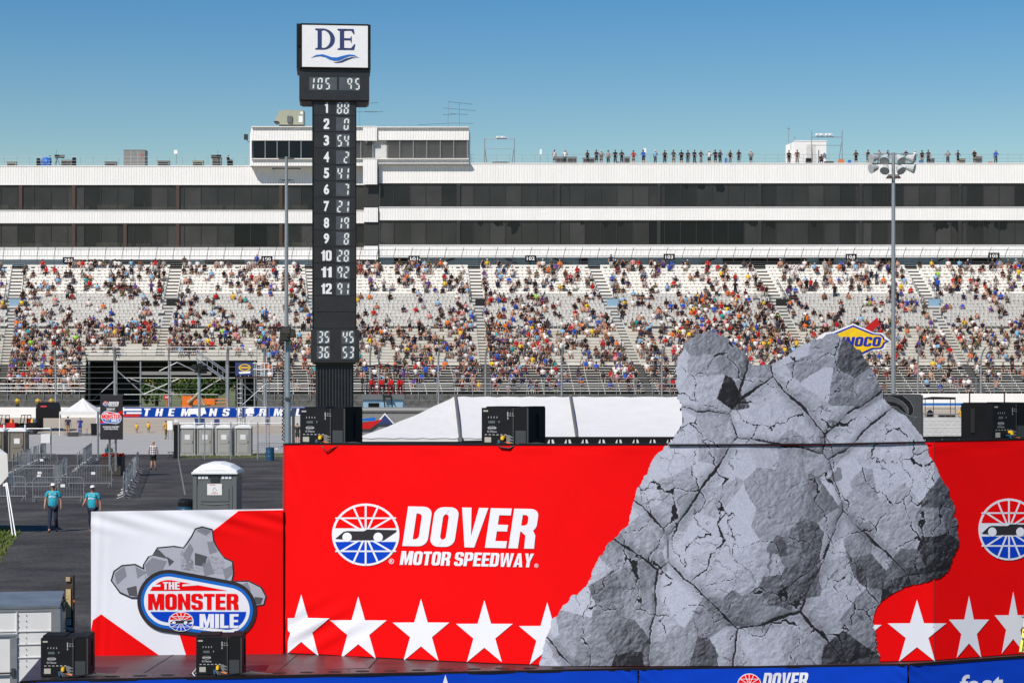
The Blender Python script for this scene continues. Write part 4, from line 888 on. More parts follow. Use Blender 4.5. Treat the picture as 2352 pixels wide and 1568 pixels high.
printed('lettering', T2('MONSTER', 1218, 664, 1958, 795), mp_wb, m_red, badge, .030, 9)
emblem(ZB(1488, 0)[0], ZB(0, 893)[1], 29, 22.5, mp_wb, badge, .031, 9)

# ---- flame units
m_dim = M('worn_white_marking', (.38, .38, .38), .8, var=.3, scale=60)
def flame_unit():
    t = thing('flame_unit', '', 'stage effect', (0, 0, 0), 0, 'black flame effect units on the stage')
    mb = MB(); mb.box((0, .25, .225), (.54, .5, .44)); mb.box((.2, .25, .452), (.13, .5, .02)); mb.box((-.14, .3, .452), (.26, .34, .016)); bo = mb.build('body', m_blk2, t, False)
    mb = MB(); mb.box((-.085, -.006, .225), (.36, .012, .43)); fp = mb.build('front_panel', M('flame_panel_black', (.011, .012, .014), .45, var=.3, scale=6, spec=.2), t, False)
    mb = MB(); mb.box((.262, -.004, .225), (.015, .012, .44)); mb.box((.1, -.008, .225), (.012, .012, .44)); mb.box((.18, -.003, .1), (.12, .004, .16)); mb.build('trim', m_dsteel, t, False)
    mb = MB(); mb.box((.275, .3, .24), (.012, .06, .3)); mb.box((-.275, .3, .24), (.012, .06, .3)); mb.build('side_slot', m_void, t, False)
    m2 = lambda x, z, o: Vector((x, -.012 - o, z))
    printed('lettering', [text('G-Flame', -.2, .155, -.09, .18, .022), text('!', .03, .31, .045, .4, .04), text('7', -.07, .27, -.055, .29, .022), text('SL A', .06, .375, .1, .39, .022), text('FR An', .055, .35, .11, .363, .022)], m2, m_dim, fp, .003)
    printed('brand_plate', [ell(-.145, .21, .052, .02, 20, .82), poly([(-.185, .203), (-.105, .203), (-.105, .217), (-.185, .217)])], m2, m_dim, fp, .003)
    m_age = M('aged_label', (.42, .4, .34), .8, var=.15, scale=80); printed('label', poly([(-.245, .40), (-.19, .40), (-.19, .418), (-.245, .418)]), m2, m_age, fp, .003); printed('label', poly([(-.23, .04), (-.155, .04), (-.155, .10), (-.23, .10)]), m2, m_age, fp, .003)
    printed('display', poly([(-.185, .265), (-.11, .265), (-.11, .292), (-.185, .292)]), m2, M('grey_display', (.1, .12, .12), .3), fp, .003)
    printed('marking', [poly([(-.19 + i * .033, .325), (-.182 + i * .033, .325), (-.182 + i * .033, .345), (-.19 + i * .033, .345)]) for i in range(4)] + [poly([(-.23 + i * .045, .125), (-.2 + i * .045, .125), (-.205 + i * .045, .135), (-.225 + i * .045, .135)]) for i in range(6)] + [poly([(.02, .12 - i * .011), (.06 + .02 * (i % 3), .12 - i * .011), (.06 + .02 * (i % 3), .125 - i * .011), (.02, .125 - i * .011)]) for i in range(9)], m2, m_dim, fp, .003)
    mb = MB(); mb.tube([(-.01, -.01, .1), (-.01, -.05, .1), (-.01, -.055, .07)], [.022, .022, .018], 8); mb.build('yellow_plug', m_yel, t, False)
    mb = MB(); mb.tube([(-.05, -.012, .06), (-.05, -.06, .06), (-.04, -.075, .02)], .014, 6); mb.build('blue_plug', m_barrel, t, False)
    mb = MB(); mb.tube([(.0, -.03, .04), (.06, -.06, .03), (.1, -.07, .025)], .012, 6); mb.build('orange_lead', m_org, t, False)
    mb = MB()
    for k in range(5): mb.tube([(-.04 + .02 * k, -.05, .07 - .01 * k), (-.0 + .03 * k, -.09 - .008 * k, .015), (.16 + .05 * k, -.07 + .02 * k, .014 + .006 * k), (.32 + .08 * k, -.03, .012)], .009, 5)
    mb.build('cable', m_cable, t, False)
    return t
fu = flame_unit()
zc = lambda px: Z(wtop(px), wallY(px)) - .025
FU = [(148, 22.98, ZS + .006, 3, 'black flame unit at the left end of the stage beside the white trailer'), (503, 23.12, ZS + .006, 2, 'black flame unit on the stage in front of the oval racing badge'),
      (741, wallY(741) + .5, zc(741), -20, 'black flame unit on the red wall at the foot of the scoring tower'), (1160, wallY(1160) + .5, zc(1160), -24, 'black flame unit on the red wall in front of the big white tent'), (2318, wallY(2318) + .6, zc(2318), 34, 'black flame unit on the red wall at the far right')]
for i, (px, Y, z, rz, lb) in enumerate(FU):
    if i == 0: o = fu; o.location = (X(px, Y), Y, z); o.rotation_euler.z = math.radians(rz); o['label'] = lb
    else:
        o = dup(fu, (X(px, Y), Y, z), math.radians(rz), lb); sc = 1.05 if i > 1 else .98; o.scale = (sc * (1.12 if i > 1 else 1), sc, sc)
wl = MB(); Yc = 23.05
wl.tube([P(482, 1500, 24.0), P(455, 1530, 23.5), P(442, 1545, 23.2), P(448, 1552, 23.05)], .006, 5); wl.tube([P(486, 1502, 24.0), P(462, 1528, 23.5), P(450, 1546, 23.2)], .006, 5)
tag(wl.build('loose_wire', m_lett), 'thin white loose wire beside the second flame unit on the stage', 'wire')
wl = MB(); wl.tube([(X(735, 24.8), wallY(735) + .02, zc(735) + .04), (X(742, 24.8), wallY(742) - .025, zc(742) - .02), (X(750, 24.8), wallY(750) - .025, zc(742) - .07), (X(762, 24.8), wallY(762) - .025, zc(742) - .03), (X(790, 24.7), wallY(790) + .02, zc(742) + .04)], .008, 5)
tag(wl.build('loose_cable', m_cable), 'black cable loop drooping over the top of the red wall', 'cable')
wl = MB(); wl.tube([(X(1140, 24.1), wallY(1140) + .02, zc(1140) + .04), (X(1150, 24.1), wallY(1150) - .02, zc(1140) - .005), (X(1170, 24.1), wallY(1170) - .02, zc(1140) - .015), (X(1190, 24.1), wallY(1190) + .02, zc(1140) + .04)], .01, 5)
tag(wl.build('loose_cable', m_cable), 'black cable sagging at the wall edge below the middle flame unit', 'cable')
yl = thing('ladder', 'bright yellow-green ladder foot at the right end of the stage', 'ladder', (X(2362, 24.6), 24.5, ZS)); mb = MB()
for a, b in (((2344, 1497), (2353, 1440)), ((2368, 1500), (2366, 1440))): mb.tube([P(a[0], a[1], 24.45), P(b[0], b[1], 24.6), P(b[0] + 6, b[1] - 60, 24.7)], .022, 5)
mb.build('rail', M('safety_yellow', (.6, .65, .03), .5), yl); mb = MB()
for y in (1490, 1465, 1440, 1415): mb.tube([P(2347, y, 24.5), P(2368, y, 24.5)], .016, 5)
mb.build('rung', m_steel, yl)

# ================================================================== scoring tower
PY0 = 120.0; sc_ = F / (PY0 - 1.3)
sp_ = thing('scoring_tower', 'tall black racing scoring tower with white numerals and a white headboard', 'tower', (X(768, PY0), PY0, 0), math.radians(5))
LOCAL.add(sp_.name)
lx = lambda px: (px - 768) / sc_
lz = lambda py: HC - (py - HY) / sc_
def pbox(mb, a, b, t, bo, y0, y1, tz=0): mb.b2((lx(a), y0, lz(bo)), (lx(b), y1, lz(t)))
mb = MB(); pbox(mb, 719, 817, 234, 836, -1.3, 1.25); mb.build('shaft', m_pylon, sp_, False)
mb = MB()
for i in range(14): pbox(mb, 720.2, 816, 265 + i * 37.6 - .5, 265 + i * 37.6 + .3, -1.312, -1.29)
pbox(mb, 717.5, 720, 236, 757, -1.34, 1.2); pbox(mb, 816, 818.5, 236, 757, -1.34, 1.2); mb.build('panel_seam', m_blk2, sp_, False)
mb = MB(); pbox(mb, 725, 812, 834, 1100, -1.1, 1.1)
for i in range(12): pbox(mb, 727 + i * 7, 731 + i * 7, 838, 1100, -1.2, -1.09)
mb.build('ribbed_base', M('ribbed_black', (.03, .031, .034), .4, .2, var=.3, scale=3), sp_, False)
mb = MB(); pbox(mb, 714.5, 825.5, 757, 832, -1.5, 1.4); lowb = mb.build('lower_board', m_pylon, sp_, False)
mb = MB(); pbox(mb, 688, 848, 160, 231, -1.5, 1.15); hb = mb.build('lap_board', m_pylon, sp_, False)
mb = MB(); y0, y1 = -1.5, 1.15
mb.add([(lx(688), y0, lz(231)), (lx(848), y0, lz(231)), (lx(846), y1, lz(231)), (lx(690), y1, lz(231)), (lx(692), y0 + .1, lz(234)), (lx(844), y0 + .1, lz(234)), (lx(842), y1 - .1, lz(234)), (lx(694), y1 - .1, lz(234))], [(0, 1, 5, 4), (1, 2, 6, 5), (3, 0, 4, 7), (4, 5, 6, 7)]); mb.build('head_soffit', m_brown, sp_, False)
mb = MB(); pbox(mb, 682, 851, 58, 160, -1.62, 1.3); hd = mb.build('head_box', m_blk, sp_, False)
mb = MB(); pbox(mb, 694, 844.5, 60.5, 157, -1.66, -1.6); wp = mb.build('headboard', m_lett, sp_, False)
mb = MB(); pbox(mb, 692, 846, 57.5, 60.5, -1.68, -1.6); pbox(mb, 692, 846, 157, 159, -1.68, -1.6); pbox(mb, 692, 694, 57, 159, -1.68, -1.6); pbox(mb, 844.5, 851, 59, 112, -1.67, -1.6); pbox(mb, 685, 692.5, 60, 110, -1.69, -1.6); mb.build('head_frame', m_blk2, sp_, False)
mpl = lambda yy: (lambda px, py, o: Vector((lx(px), yy - o, lz(py))))
# serif letters and wave on the headboard (region pixels mapped to the photograph)
HX = lambda x, y: (564.5 + x * .3 , y * .3)
def hz(pts): return poly([HX(*p) for p in pts])
def arc(cx, cy, rx, ry, a0, a1, n=16): return [(cx + rx * math.cos(math.radians(a0 + (a1 - a0) * i / n)), cy + ry * math.sin(math.radians(a0 + (a1 - a0) * i / n))) for i in range(n + 1)]
Dl = [hz([(533, 230), (600, 230), (600, 240), (582, 246), (582, 375), (600, 380), (600, 390), (533, 390), (533, 382), (551, 376), (551, 246), (533, 240)])]
Do, Di = arc(590, 310, 92, 80, -90, 90), arc(590, 310, 58, 69, -90, 90)
Dl += [([HX(*p) for p in Do + Di], [(i, i + 1, 17 + i + 1, 17 + i) for i in range(16)])]
El = [hz([(702, 230), (770, 230), (770, 241), (752, 246), (752, 374), (770, 380), (770, 390), (702, 390), (702, 382), (720, 376), (720, 246), (702, 240)]), hz([(752, 230), (826, 230), (832, 268), (824, 268), (806, 243), (752, 243)]), hz([(752, 301), (800, 301), (806, 285), (810, 285), (810, 335), (806, 335), (800, 316), (752, 316)]), hz([(752, 376), (806, 376), (830, 346), (838, 346), (828, 390), (752, 390)])]
printed('lettering', Dl + El, mpl(-1.66), m_navy, wp, .02)
w1t = [(498, 456), (540, 432), (590, 426), (625, 436), (660, 448), (700, 448), (740, 436), (790, 424), (830, 428), (868, 450)]; w1b = [(868, 451), (830, 438), (795, 437), (760, 450), (715, 472), (675, 474), (640, 464), (610, 448), (570, 440), (530, 446)]
w2t = [(668, 487), (720, 478), (765, 456), (810, 444), (848, 448)]; w2b = [(848, 449), (815, 452), (780, 466), (735, 486), (700, 490)]
printed('wave_mark', hz(w1t + w1b), mpl(-1.66), M('wave_blue', (.005, .13, .5), .6), wp, .02); printed('wave_mark', hz(w2t + w2b), mpl(-1.66), m_navy, wp, .02)
def display(root, yy, x0, y0, x1, y1, digs, dh, dw=12.5, t=3.4):
    w_ = printed('digit_window', poly([(x0, y0), (x1, y0), (x1, y1), (x0, y1)]), mpl(yy), m_segbg, root, .012)
    sh_l = [digit(ch, dx, dy, dw, dh, t) for ch, dx, dy in digs]
    for s_ in sh_l: printed('numeral', s_, mpl(yy), m_seg, w_, .02)
    return w_
display(hb, -1.5, 711, 179, 774, 209, [('1', 710, 180.5), ('0', 728.5, 180.5), ('5', 746, 180.5)], 27, 11.5); display(hb, -1.5, 779, 179, 826, 209, [('9n', 796, 180.5), ('5', 814, 180.5)], 27, 11.5)
VALS = ['88', '0', '54', '2', '41', '7', '21', '19', '8', '28', '92', '91']; YS = [248, 285, 323, 361, 398, 435, 474, 512, 548, 587, 625, 663]
shaft = [o for o in sp_.children if o.name.startswith('shaft')][0]
for i, (v, yy) in enumerate(zip(VALS, YS)):
    hgt = 24.5 if len(str(i + 1)) == 1 else 24
    nm = str(i + 1); wdt = 12.5 if len(nm) == 1 and nm != '1' else 7 if nm == '1' else 24
    printed('position_number', text(nm, 750 - wdt / 2, yy + 12, 750 + wdt / 2, yy - 12, .04), mpl(-1.3), m_lett, shaft, .02)
    d = [(('9n' if ch == '9' else ch), 773.5 + (2 - len(v) + k) * 15.2, yy - 13) for k, ch in enumerate(v)]
    display(shaft, -1.3, 772, yy - 15, 803.5, yy + 15.5, d, 27, 11.5)
for a, b, yy in (('35', '45', 774), ('36', '53', 809)):
    for s_, x0 in ((a, 729), (b, 785)): display(lowb, -1.5, x0 - 1, yy - 15, x0 + 29, yy + 16, [('6n' if ch == '6' and False else ch, x0 + .5 + k * 14.6, yy - 13.5) for k, ch in enumerate(s_)], 27, 11.5)

# ================================================================== lighting poles
def pole(name, label, px, Y, ytop, r0, r1, m=m_steel):
    t = thing('light_pole', label, 'light pole', (X(px, Y), Y, 0)); x = X(px, Y); mb = MB(); z = Z(ytop, Y); mb.tube([(x, Y, 0), (x, Y, z * .5), (x, Y, z)], [r0, (r0 + r1) / 2, r1], 12); mb.build('pole', m, t)
    return t, x
t, x = pole('', 'slim grey light pole standing just left of the scoring tower', 658, 150, 360, .2, .11); Y = 150
mb = MB()
for py, hw in ((387, 33), (364, 18), (414, 16)): mb.tube([P(658 - hw, py, Y), P(658 + hw, py, Y)], .05, 6)
mb.build('cross_arm', m_dsteel, t)
for px in (645, 671): mb = MB(); mb.box(P(px, 417, Y), (.32, .3, .16), taper=.7); mb.build('lamp_head', m_dsteel, t)
for px in (628, 688): mb = MB(); mb.box(P(px, 388, Y), (.2, .2, .08)); mb.build('lamp_head', m_dsteel, t)
t, x = pole('', 'tall grey pole with a cluster of bell shaped floodlights on the right', 2052, 150, 351, .19, .13); Y = 150
mb = MB(); mb.tube([P(2002, 376, Y), P(2098, 376, Y)], .05, 6); mb.tube([P(2006, 354, Y), P(2098, 354, Y)], .05, 6); mb.tube([P(2040, 402, Y), P(2065, 402, Y)], .04, 6); mb.build('cross_arm', m_steel, t)
for py in (363, 386):
    for px, dx in ((2009, -.4), (2034, -.2), (2066, .2), (2090, .4)):
        c = P(px, py, Y - .3); mb = MB(); ax = Vector((dx * 1.2, -.5, -.55)).normalized() if abs(dx) < .3 else Vector((dx * 2.5, -.45, -.25)).normalized()
        mb.tube([c - ax * .35, c - ax * .22, c, c + ax * .22, c + ax * .36], [.08, .2, .26, .33, .37], 12); mb.build('lamp_head', M('pale_floodlight', (.45, .47, .46), .5, .0, var=.15), t)
for px in (2043, 2061): mb = MB(); mb.box(P(px, 407, Y - .2), (.5, .35, .2), taper=.6); mb.build('lamp_head', m_brown, t)
Y = 90; t = thing('light_mast', 'grey light mast wrapped in a coiled black cable in front of the tower', 'light mast', (X(661, Y), Y, 0)); x = X(661, Y)
mb = MB(); mb.tube([(x, Y, 0), (x, Y, Z(900, Y))], .14, 10); mb.tube([(x, Y, Z(905, Y)), (x, Y, Z(775, Y))], .1, 10); mb.build('pole', M('blue_grey_steel', (.27, .34, .38), .45, .3), t)
mb = MB(); n = 220; mb.tube([(x - .2 + .05 * math.cos(i * .75), Y - .12 + .05 * math.sin(i * .75), Z(1012, Y) + (Z(785, Y) - Z(1012, Y)) * i / n) for i in range(n)], .022, 4); mb.build('coiled_cable', m_cable, t)
mb = MB(); mb.b2((x + .2, Y - .1, Z(1040, Y)), (x + .32, Y + .02, Z(938, Y))); mb.b2((x - .1, Y - .2, Z(918, Y)), (x + .15, Y, Z(912, Y))); mb.build('bracket', m_dsteel, t)
for dx, dz, c in ((-.1, 0, 0), (.16, .18, 1), (-.05, .3, 2)):
    mb = MB(); mb.box((x + dx, Y - .3, Z(775, Y) + dz), (.5, .25, .36), rz=.3 - .3 * c, taper=.8); l = mb.build('floodlight', m_blk, t)
    mb = MB(); mb.box((x + dx, Y - .44, Z(775, Y) + dz), (.4, .02, .26), rz=.3 - .3 * c); mb.build('lens', m_glass3, l)
Y = 150; t = thing('light_mast', 'slim grey mast with a black floodlight cluster beside the camera scaffold', 'light mast', (X(458, Y), Y, 0)); x = X(458, Y)
mb = MB(); mb.tube([(x, Y, 0), (x, Y, Z(850, Y))], .1, 8); mb.build('pole', M('blue_grey_steel', (.27, .34, .38), .45, .3), t)
for dx, dz in ((-.3, .1), (.1, .2), (.4, .05), (-.1, -.2), (.35, -.25)): mb = MB(); mb.box((x + dx, Y - .2, Z(845, Y) + dz), (.45, .3, .32), taper=.8, rz=dx); mb.build('floodlight', m_blk, t)

# ================================================================== rooftop equipment
YR = 274.5; ZRl = Z(380, 273) - .05; ZRr = Z(374, 272) - .05
def unit(label, px0, px1, ptop, Yb, zb, m, name='rooftop_unit', cat='rooftop unit', louv=True, sign=False):
    x0, x1 = X(px0, Yb), X(px1, Yb); zt_ = Z(ptop, Yb); dp = (x1 - x0) * .7; t = thing(name, label, cat, ((x0 + x1) / 2, Yb, zb)); mb = MB(); mb.b2((x0, Yb, zb + .1), (x1, Yb + dp, zt_)); mb.b2((x0 - .04, Yb - .04, zt_), (x1 + .04, Yb + dp + .04, zt_ + .05)); mb.b2((x0 + .05, Yb + .05, zb), (x1 - .05, Yb + dp * .9, zb + .1)); mb.build('casing', m, t)
    mb = MB()
    if louv:
        n = max(3, int((zt_ - zb) / .14))
        for i in range(n): z = zb + .2 + (zt_ - zb - .3) * i / n; mb.b2((x0 + .1, Yb - .03, z), (x1 - .1, Yb, z + .05))
        mb.build('louvre', m_mull, t)
    else:
        for u in (.33, .66): mb.b2((x0 + (x1 - x0) * u, Yb - .015, zb + .15), (x0 + (x1 - x0) * u + .03, Yb, zt_ - .05))
        mb.b2((x0 + .1, Yb - .02, zb + .15), (x1 - .1, Yb, zb + .25)); mb.build('panel_seam', m_bandg, t)
    if sign: printed('warning_disc', ell(px1 - 7, ptop + 12, 3.5, 3.5, 16, .7), lambda u, v, o: P(u, v, Yb - .03), m_redp, t, 0)
    return t
unit('large grey box shaped air unit on the left roof', 284, 333, 366 - 21, YR, ZRl, m_hvac, louv=False, sign=True)
for lb, a, b, c, right in (('small beige louvred unit near the left end of the roof', 15, 36, 372, 0), ('small grey louvred unit beside the blue tarp', 140, 164, 368, 0), ('low beige unit between the blue tarp and the big grey unit', 240, 266, 372, 0), ('low beige unit right of the big grey unit', 362, 388, 370, 0), ('low beige unit left of the second roof camera', 442, 466, 370, 0), ('grey louvred crate under the second roof camera', 487, 508, 363, 0),
                           ('grey louvred unit behind the leftmost pair of spotters', 1276, 1300, 361, 1), ('second grey louvred unit just right of the leftmost spotters', 1303, 1325, 361, 1), ('grey louvred unit behind the spotter in red', 1433, 1447, 361, 1), ('grey louvred unit left of the first dark row of spotters', 1339, 1366, 363, 1), ('grey louvred unit behind the two spotters by the blue box', 2133, 2147, 364, 1), ('grey louvred unit behind the last spotter but one', 2238, 2256, 360, 1), ('beige louvred unit near the right end of the spotter row', 2200, 2218, 365, 1)):
    unit(lb, a, b, c, YR + 1.5, ZRr if right else ZRl, m_hvac if 'grey' in lb else m_hvacb)
# olive unit on the press box
Yb = 273.5; zb = Z(291, Yp); t = thing('rooftop_unit', 'olive green air handling unit with a sloped hood on the press box roof', 'rooftop unit', (X(663, Yb), Yb, zb)); mb = MB()
mb.prism([(X(640, Yb), zb + .55), (X(697, Yb), zb + .55), (X(697, Yb), Z(253, Yb)), (X(642, Yb), Z(253, Yb)), (X(630, Yb), Z(278, Yb)), (X(640, Yb), Z(279, Yb))], Yb, Yb + 2.2); mb.build('casing', m_hvacb, t)
mb = MB(); mb.b2((X(641, Yb), Yb + .05, zb + .35), (X(697, Yb), Yb + 2.2, zb + .55))
for px in (642, 660, 678, 695): mb.b2((X(px, Yb), Yb + .1, zb), (X(px + 2, Yb), Yb + .3, zb + .36))
mb.prism([(X(628, Yb), Z(279, Yb)), (X(642, Yb), Z(281, Yb)), (X(642, Yb), Z(283, Yb)), (X(630, Yb), Z(282, Yb))], Yb - .1, Yb + 2); mb.build('base_frame', m_mull, t)
mb = MB(); mb.b2((X(660, Yb), Yb - .25, Z(281, Yb)), (X(671, Yb), Yb, Z(267, Yb))); mb.build('control_box', m_pottyd, t)
mb = MB(); mb.b2((X(686, Yb), Yb - .03, Z(281, Yb)), (X(695, Yb), Yb, Z(267, Yb))); mb.b2((X(690, Yb), Yb - .03, Z(262, Yb)), (X(696, Yb), Yb, Z(257, Yb))); mb.build('white_panel', m_lett, t)
# antennas
def yagi(label, px, ptop, els, zb, Yb=273.5):
    t = thing('antenna', label, 'antenna', (X(px, Yb), Yb, zb)); mb = MB(); mb.tube([(X(px, Yb), Yb, zb), (X(px, Yb), Yb, Z(ptop, Yb))], .04, 5); mb.build('mast', m_steel, t)
    for a, ya, b, yb in els: mb = MB(); mb.tube([P(a, ya, Yb), P(b, yb, Yb + .3)], .028, 4); mb.build('aerial_arm', m_dsteel, t)
yagi('thin aerial mast with crossed arms just right of the scoring tower', 826, 239, [(828, 239, 868, 236), (820, 257, 866, 258), (838, 256, 880, 257)], Z(291, Yp))
yagi('left and slimmer of two aerial masts on the press box roof', 1029, 233, [(1029, 234, 1086, 240), (1018, 264, 1046, 263), (960, 287, 1040, 283)], Z(292, Yp))
yagi('taller aerial mast with long horizontal arms on the press box roof', 1055, 235, [(1018, 248, 1093, 255), (1034, 261, 1075, 264), (1040, 283, 1087, 284)], Z(292, Yp), 273.9)
t = thing('antenna', 'small white box aerial on a thin mast on the left roof', 'antenna', (X(405, YR), YR, ZRl)); mb = MB(); mb.tube([P(405, 378, YR), P(405, 350, YR)], .04, 5); mb.build('mast', m_steel, t); mb = MB(); mb.b2((X(400, YR), YR - .15, Z(354, YR)), (X(408, YR), YR + .15, Z(345, YR))); mb.build('aerial_box', m_lett, t)
t = thing('antenna', 'white panel aerial leaning on the roof left of the spotters', 'antenna', (X(1241, YR), YR, ZRr)); mb = MB(); mb.tube([P(1240, 373, YR), P(1241, 345, YR)], .05, 5); mb.build('mast', m_wood, t); mb = MB(); mb.box(P(1242, 349, YR - .1), (.25, .15, .7)); mb.build('aerial_box', m_lett, t)
t = thing('antenna', 'white panel aerial on a mast behind the spotter with a blue shirt', 'antenna', (X(1481, YR), YR + 1, ZRr)); mb = MB(); mb.tube([P(1480, 373, YR + 1), P(1481, 345, YR + 1)], .05, 5); mb.build('mast', m_steel, t); mb = MB(); mb.box(P(1481, 347, YR + .9), (.35, .15, .75)); mb.build('aerial_box', m_lett, t)
sp2 = thing('floodlight', 'dark floodlight on a bracket at the left end of the press box', 'floodlight', (X(566, 272), 272, Z(320, 272))); mb = MB(); mb.box(P(565, 315, 272), (.5, .3, .75), rz=.5); mb.build('lamp_head', m_dsteel, sp2); mb = MB(); mb.tube([P(565, 318, 272), P(570, 326, 272), P(577, 326, 272)], .05, 5); mb.build('bracket', m_dsteel, sp2)
# camera gantries
def gantry(label, pxa, pxb, ptop, zb, cams, bars, Yb=274.0):
    t = thing('camera_gantry', label, 'gantry', (X((pxa + pxb) / 2, Yb), Yb, zb)); mb = MB()
    for px in (pxa, pxb):
        mb.tube([(X(px, Yb), Yb, zb), P(px, ptop, Yb)], .07, 5); mb.tube([(X(px + (6 if px == pxa else -6), Yb), Yb + 1.2, zb), P(px, ptop + 20, Yb)], .04, 4)
    mb.tube([P(pxa, bars[0], Yb), P(pxb, bars[0], Yb)], .06, 5)
    for b in bars[1:]: mb.tube([P(pxa, b, Yb), P(pxb, b, Yb)], .04, 5)
    mb.build('frame', m_steel, t)
    for px, py in cams:
        mb = MB(); mb.box(P(px, py, Yb - .2), (.42, .5, .24), rz=.5); mb.box(P(px, py + 3, Yb), (.1, .1, .25)); mb.build('camera_housing', m_lett, t)
    return t
gantry('steel camera gantry on the roof right of the press box', 1113, 1181, 318, ZRr, [(1145, 315), (1156, 315)], [319, 341])
gantry('steel camera gantry with white cameras beside the white roof shed', 1864, 1934, 300, ZRr, [(1878, 309), (1888, 309), (1900, 309), (1908, 309)], [315, 334])
sh = thing('roof_shed', 'white metal clad shed on the roof among the spotters', 'shed', (X(1852, 276), 276, ZRr)); mb = MB(); ys = 276.0
mb.b2((X(1826, ys), ys, ZRr), (X(1898, ys), ys + 3, Z(325, ys))); mb.add([(X(1808, ys), ys + 1.5, ZRr), (X(1826, ys) - .003, ys, ZRr), (X(1826, ys) - .003, ys, Z(325, ys)), (X(1808, ys), ys + 1.5, Z(331, ys))], [(0, 1, 2, 3)]); mb.build('wall', m_band, sh)
mb = MB(); mb.b2((X(1825, ys), ys - .05, Z(325, ys)), (X(1899, ys), ys + 3, Z(323, ys))); mb.build('roof', m_lett, sh); mb = MB(); mb.b2((X(1852, ys), ys - .02, ZRr + .1), (X(1873, ys), ys, Z(332, ys))); mb.build('door', m_bandg, sh)
yagi('thin whip aerial on the white roof shed', 1811, 290, [(1808, 296, 1815, 296)], Z(330, 276), 276); yagi('short black whip aerial at the white roof shed', 1825, 312, [(1823, 316, 1827, 316)], Z(326, 276), 277)
# broadcast cameras
def tvcam(label, px, Yb, zb, fl=1):
    t = thing('broadcast_camera', label, 'camera', (X(px, Yb), Yb, zb)); x = X(px, Yb); mb = MB(); mb.b2((x - .3, Yb - .2, zb + 1.25), (x + .35, Yb + .25, zb + 1.65)); mb.build('camera_body', m_blk2, t); mb = MB(); mb.tube([(x + .35 * fl, Yb, zb + 1.45), (x + 1.0 * fl, Yb, zb + 1.42)], [.2, .24], 8); mb.build('lens', m_blk, t)
    mb = MB()
    for a in range(3): mb.tube([(x, Yb, zb + 1.25), (x + .5 * math.cos(a * 2.1), Yb + .5 * math.sin(a * 2.1), zb)], .04, 5)
    mb.build('tripod', m_dsteel, t); mb = MB(); mb.tube([(x - .1, Yb, zb + 1.65), (x - .1, Yb, zb + 2.3)], .02, 4); mb.build('aerial', m_dsteel, t)
tvcam('black broadcast camera on a tripod beside the blue tarp on the left roof', 131, YR, ZRl); tvcam('black broadcast camera on a tripod near the press box on the left roof', 502, YR, ZRl, -1)
mb = MB(); mb.sph((X(106, YR), YR, ZRl + .6), (.75, .6, .75), n=10, k=6); mb.box((X(106, YR), YR, ZRl + .45), (1.3, 1, .9), taper=.9); tag(mb.build('tarp', m_tarp), 'bright blue tarp wrapped over equipment on the left roof', 'tarp')
BG = [(90, 0, m_blk2, 'black covered equipment left of the blue tarp', .5, 1.1), (172, 0, m_blk2, 'black covered equipment right of the blue tarp', .5, 1.2), (1419, 1, m_org, 'orange gear case at the feet of the spotters by the tan shirt', .5, .35), (1347, 1, m_org, 'orange gear case at the feet of the spotter in white', .5, .35), (1596, 1, m_org, 'orange gear case in the middle of the dark row of spotters', .5, .35), (1667, 1, m_tarp, 'blue bag standing by the railing near the spotter in white', .35, .9), (1931, 1, m_org, 'orange box beside the gantry near the white shed', .8, .7), (1950, 1, m_tarp, 'blue cooler box right of the orange box', .45, .6), (2114, 1, m_tarp, 'blue box near the right group of spotters', .5, .6), (2273, 1, m_org, 'orange bag on the roof near the spotter at the far right', .6, .35), (1903, 1, m_blk2, 'black equipment case in front of the white shed', 1.4, .45), (1856, 1, m_blk2, 'black folding chair and bags before the white shed', .8, .9), (1150, 1, m_brown, 'low brown table inside the left camera gantry', 2.6, .35), (530, 0, m_blk2, 'black monitor on a stand near the press box end', .7, .9)]
for px, r, m, lb, w_, h in BG:
    zb = ZRr if r else ZRl; t = thing('gear_case', lb, 'equipment', (X(px, YR), YR - .4, zb)); mb = MB(); mb.box((X(px, YR), YR - .4, zb + h / 2), (w_, .45, h), taper=.9); mb.build('case', m, t); mb = MB(); mb.box((X(px, YR), YR - .4, zb + h + .02), (w_ * .7, .3, .04)); mb.build('lid', m_blk2, t)

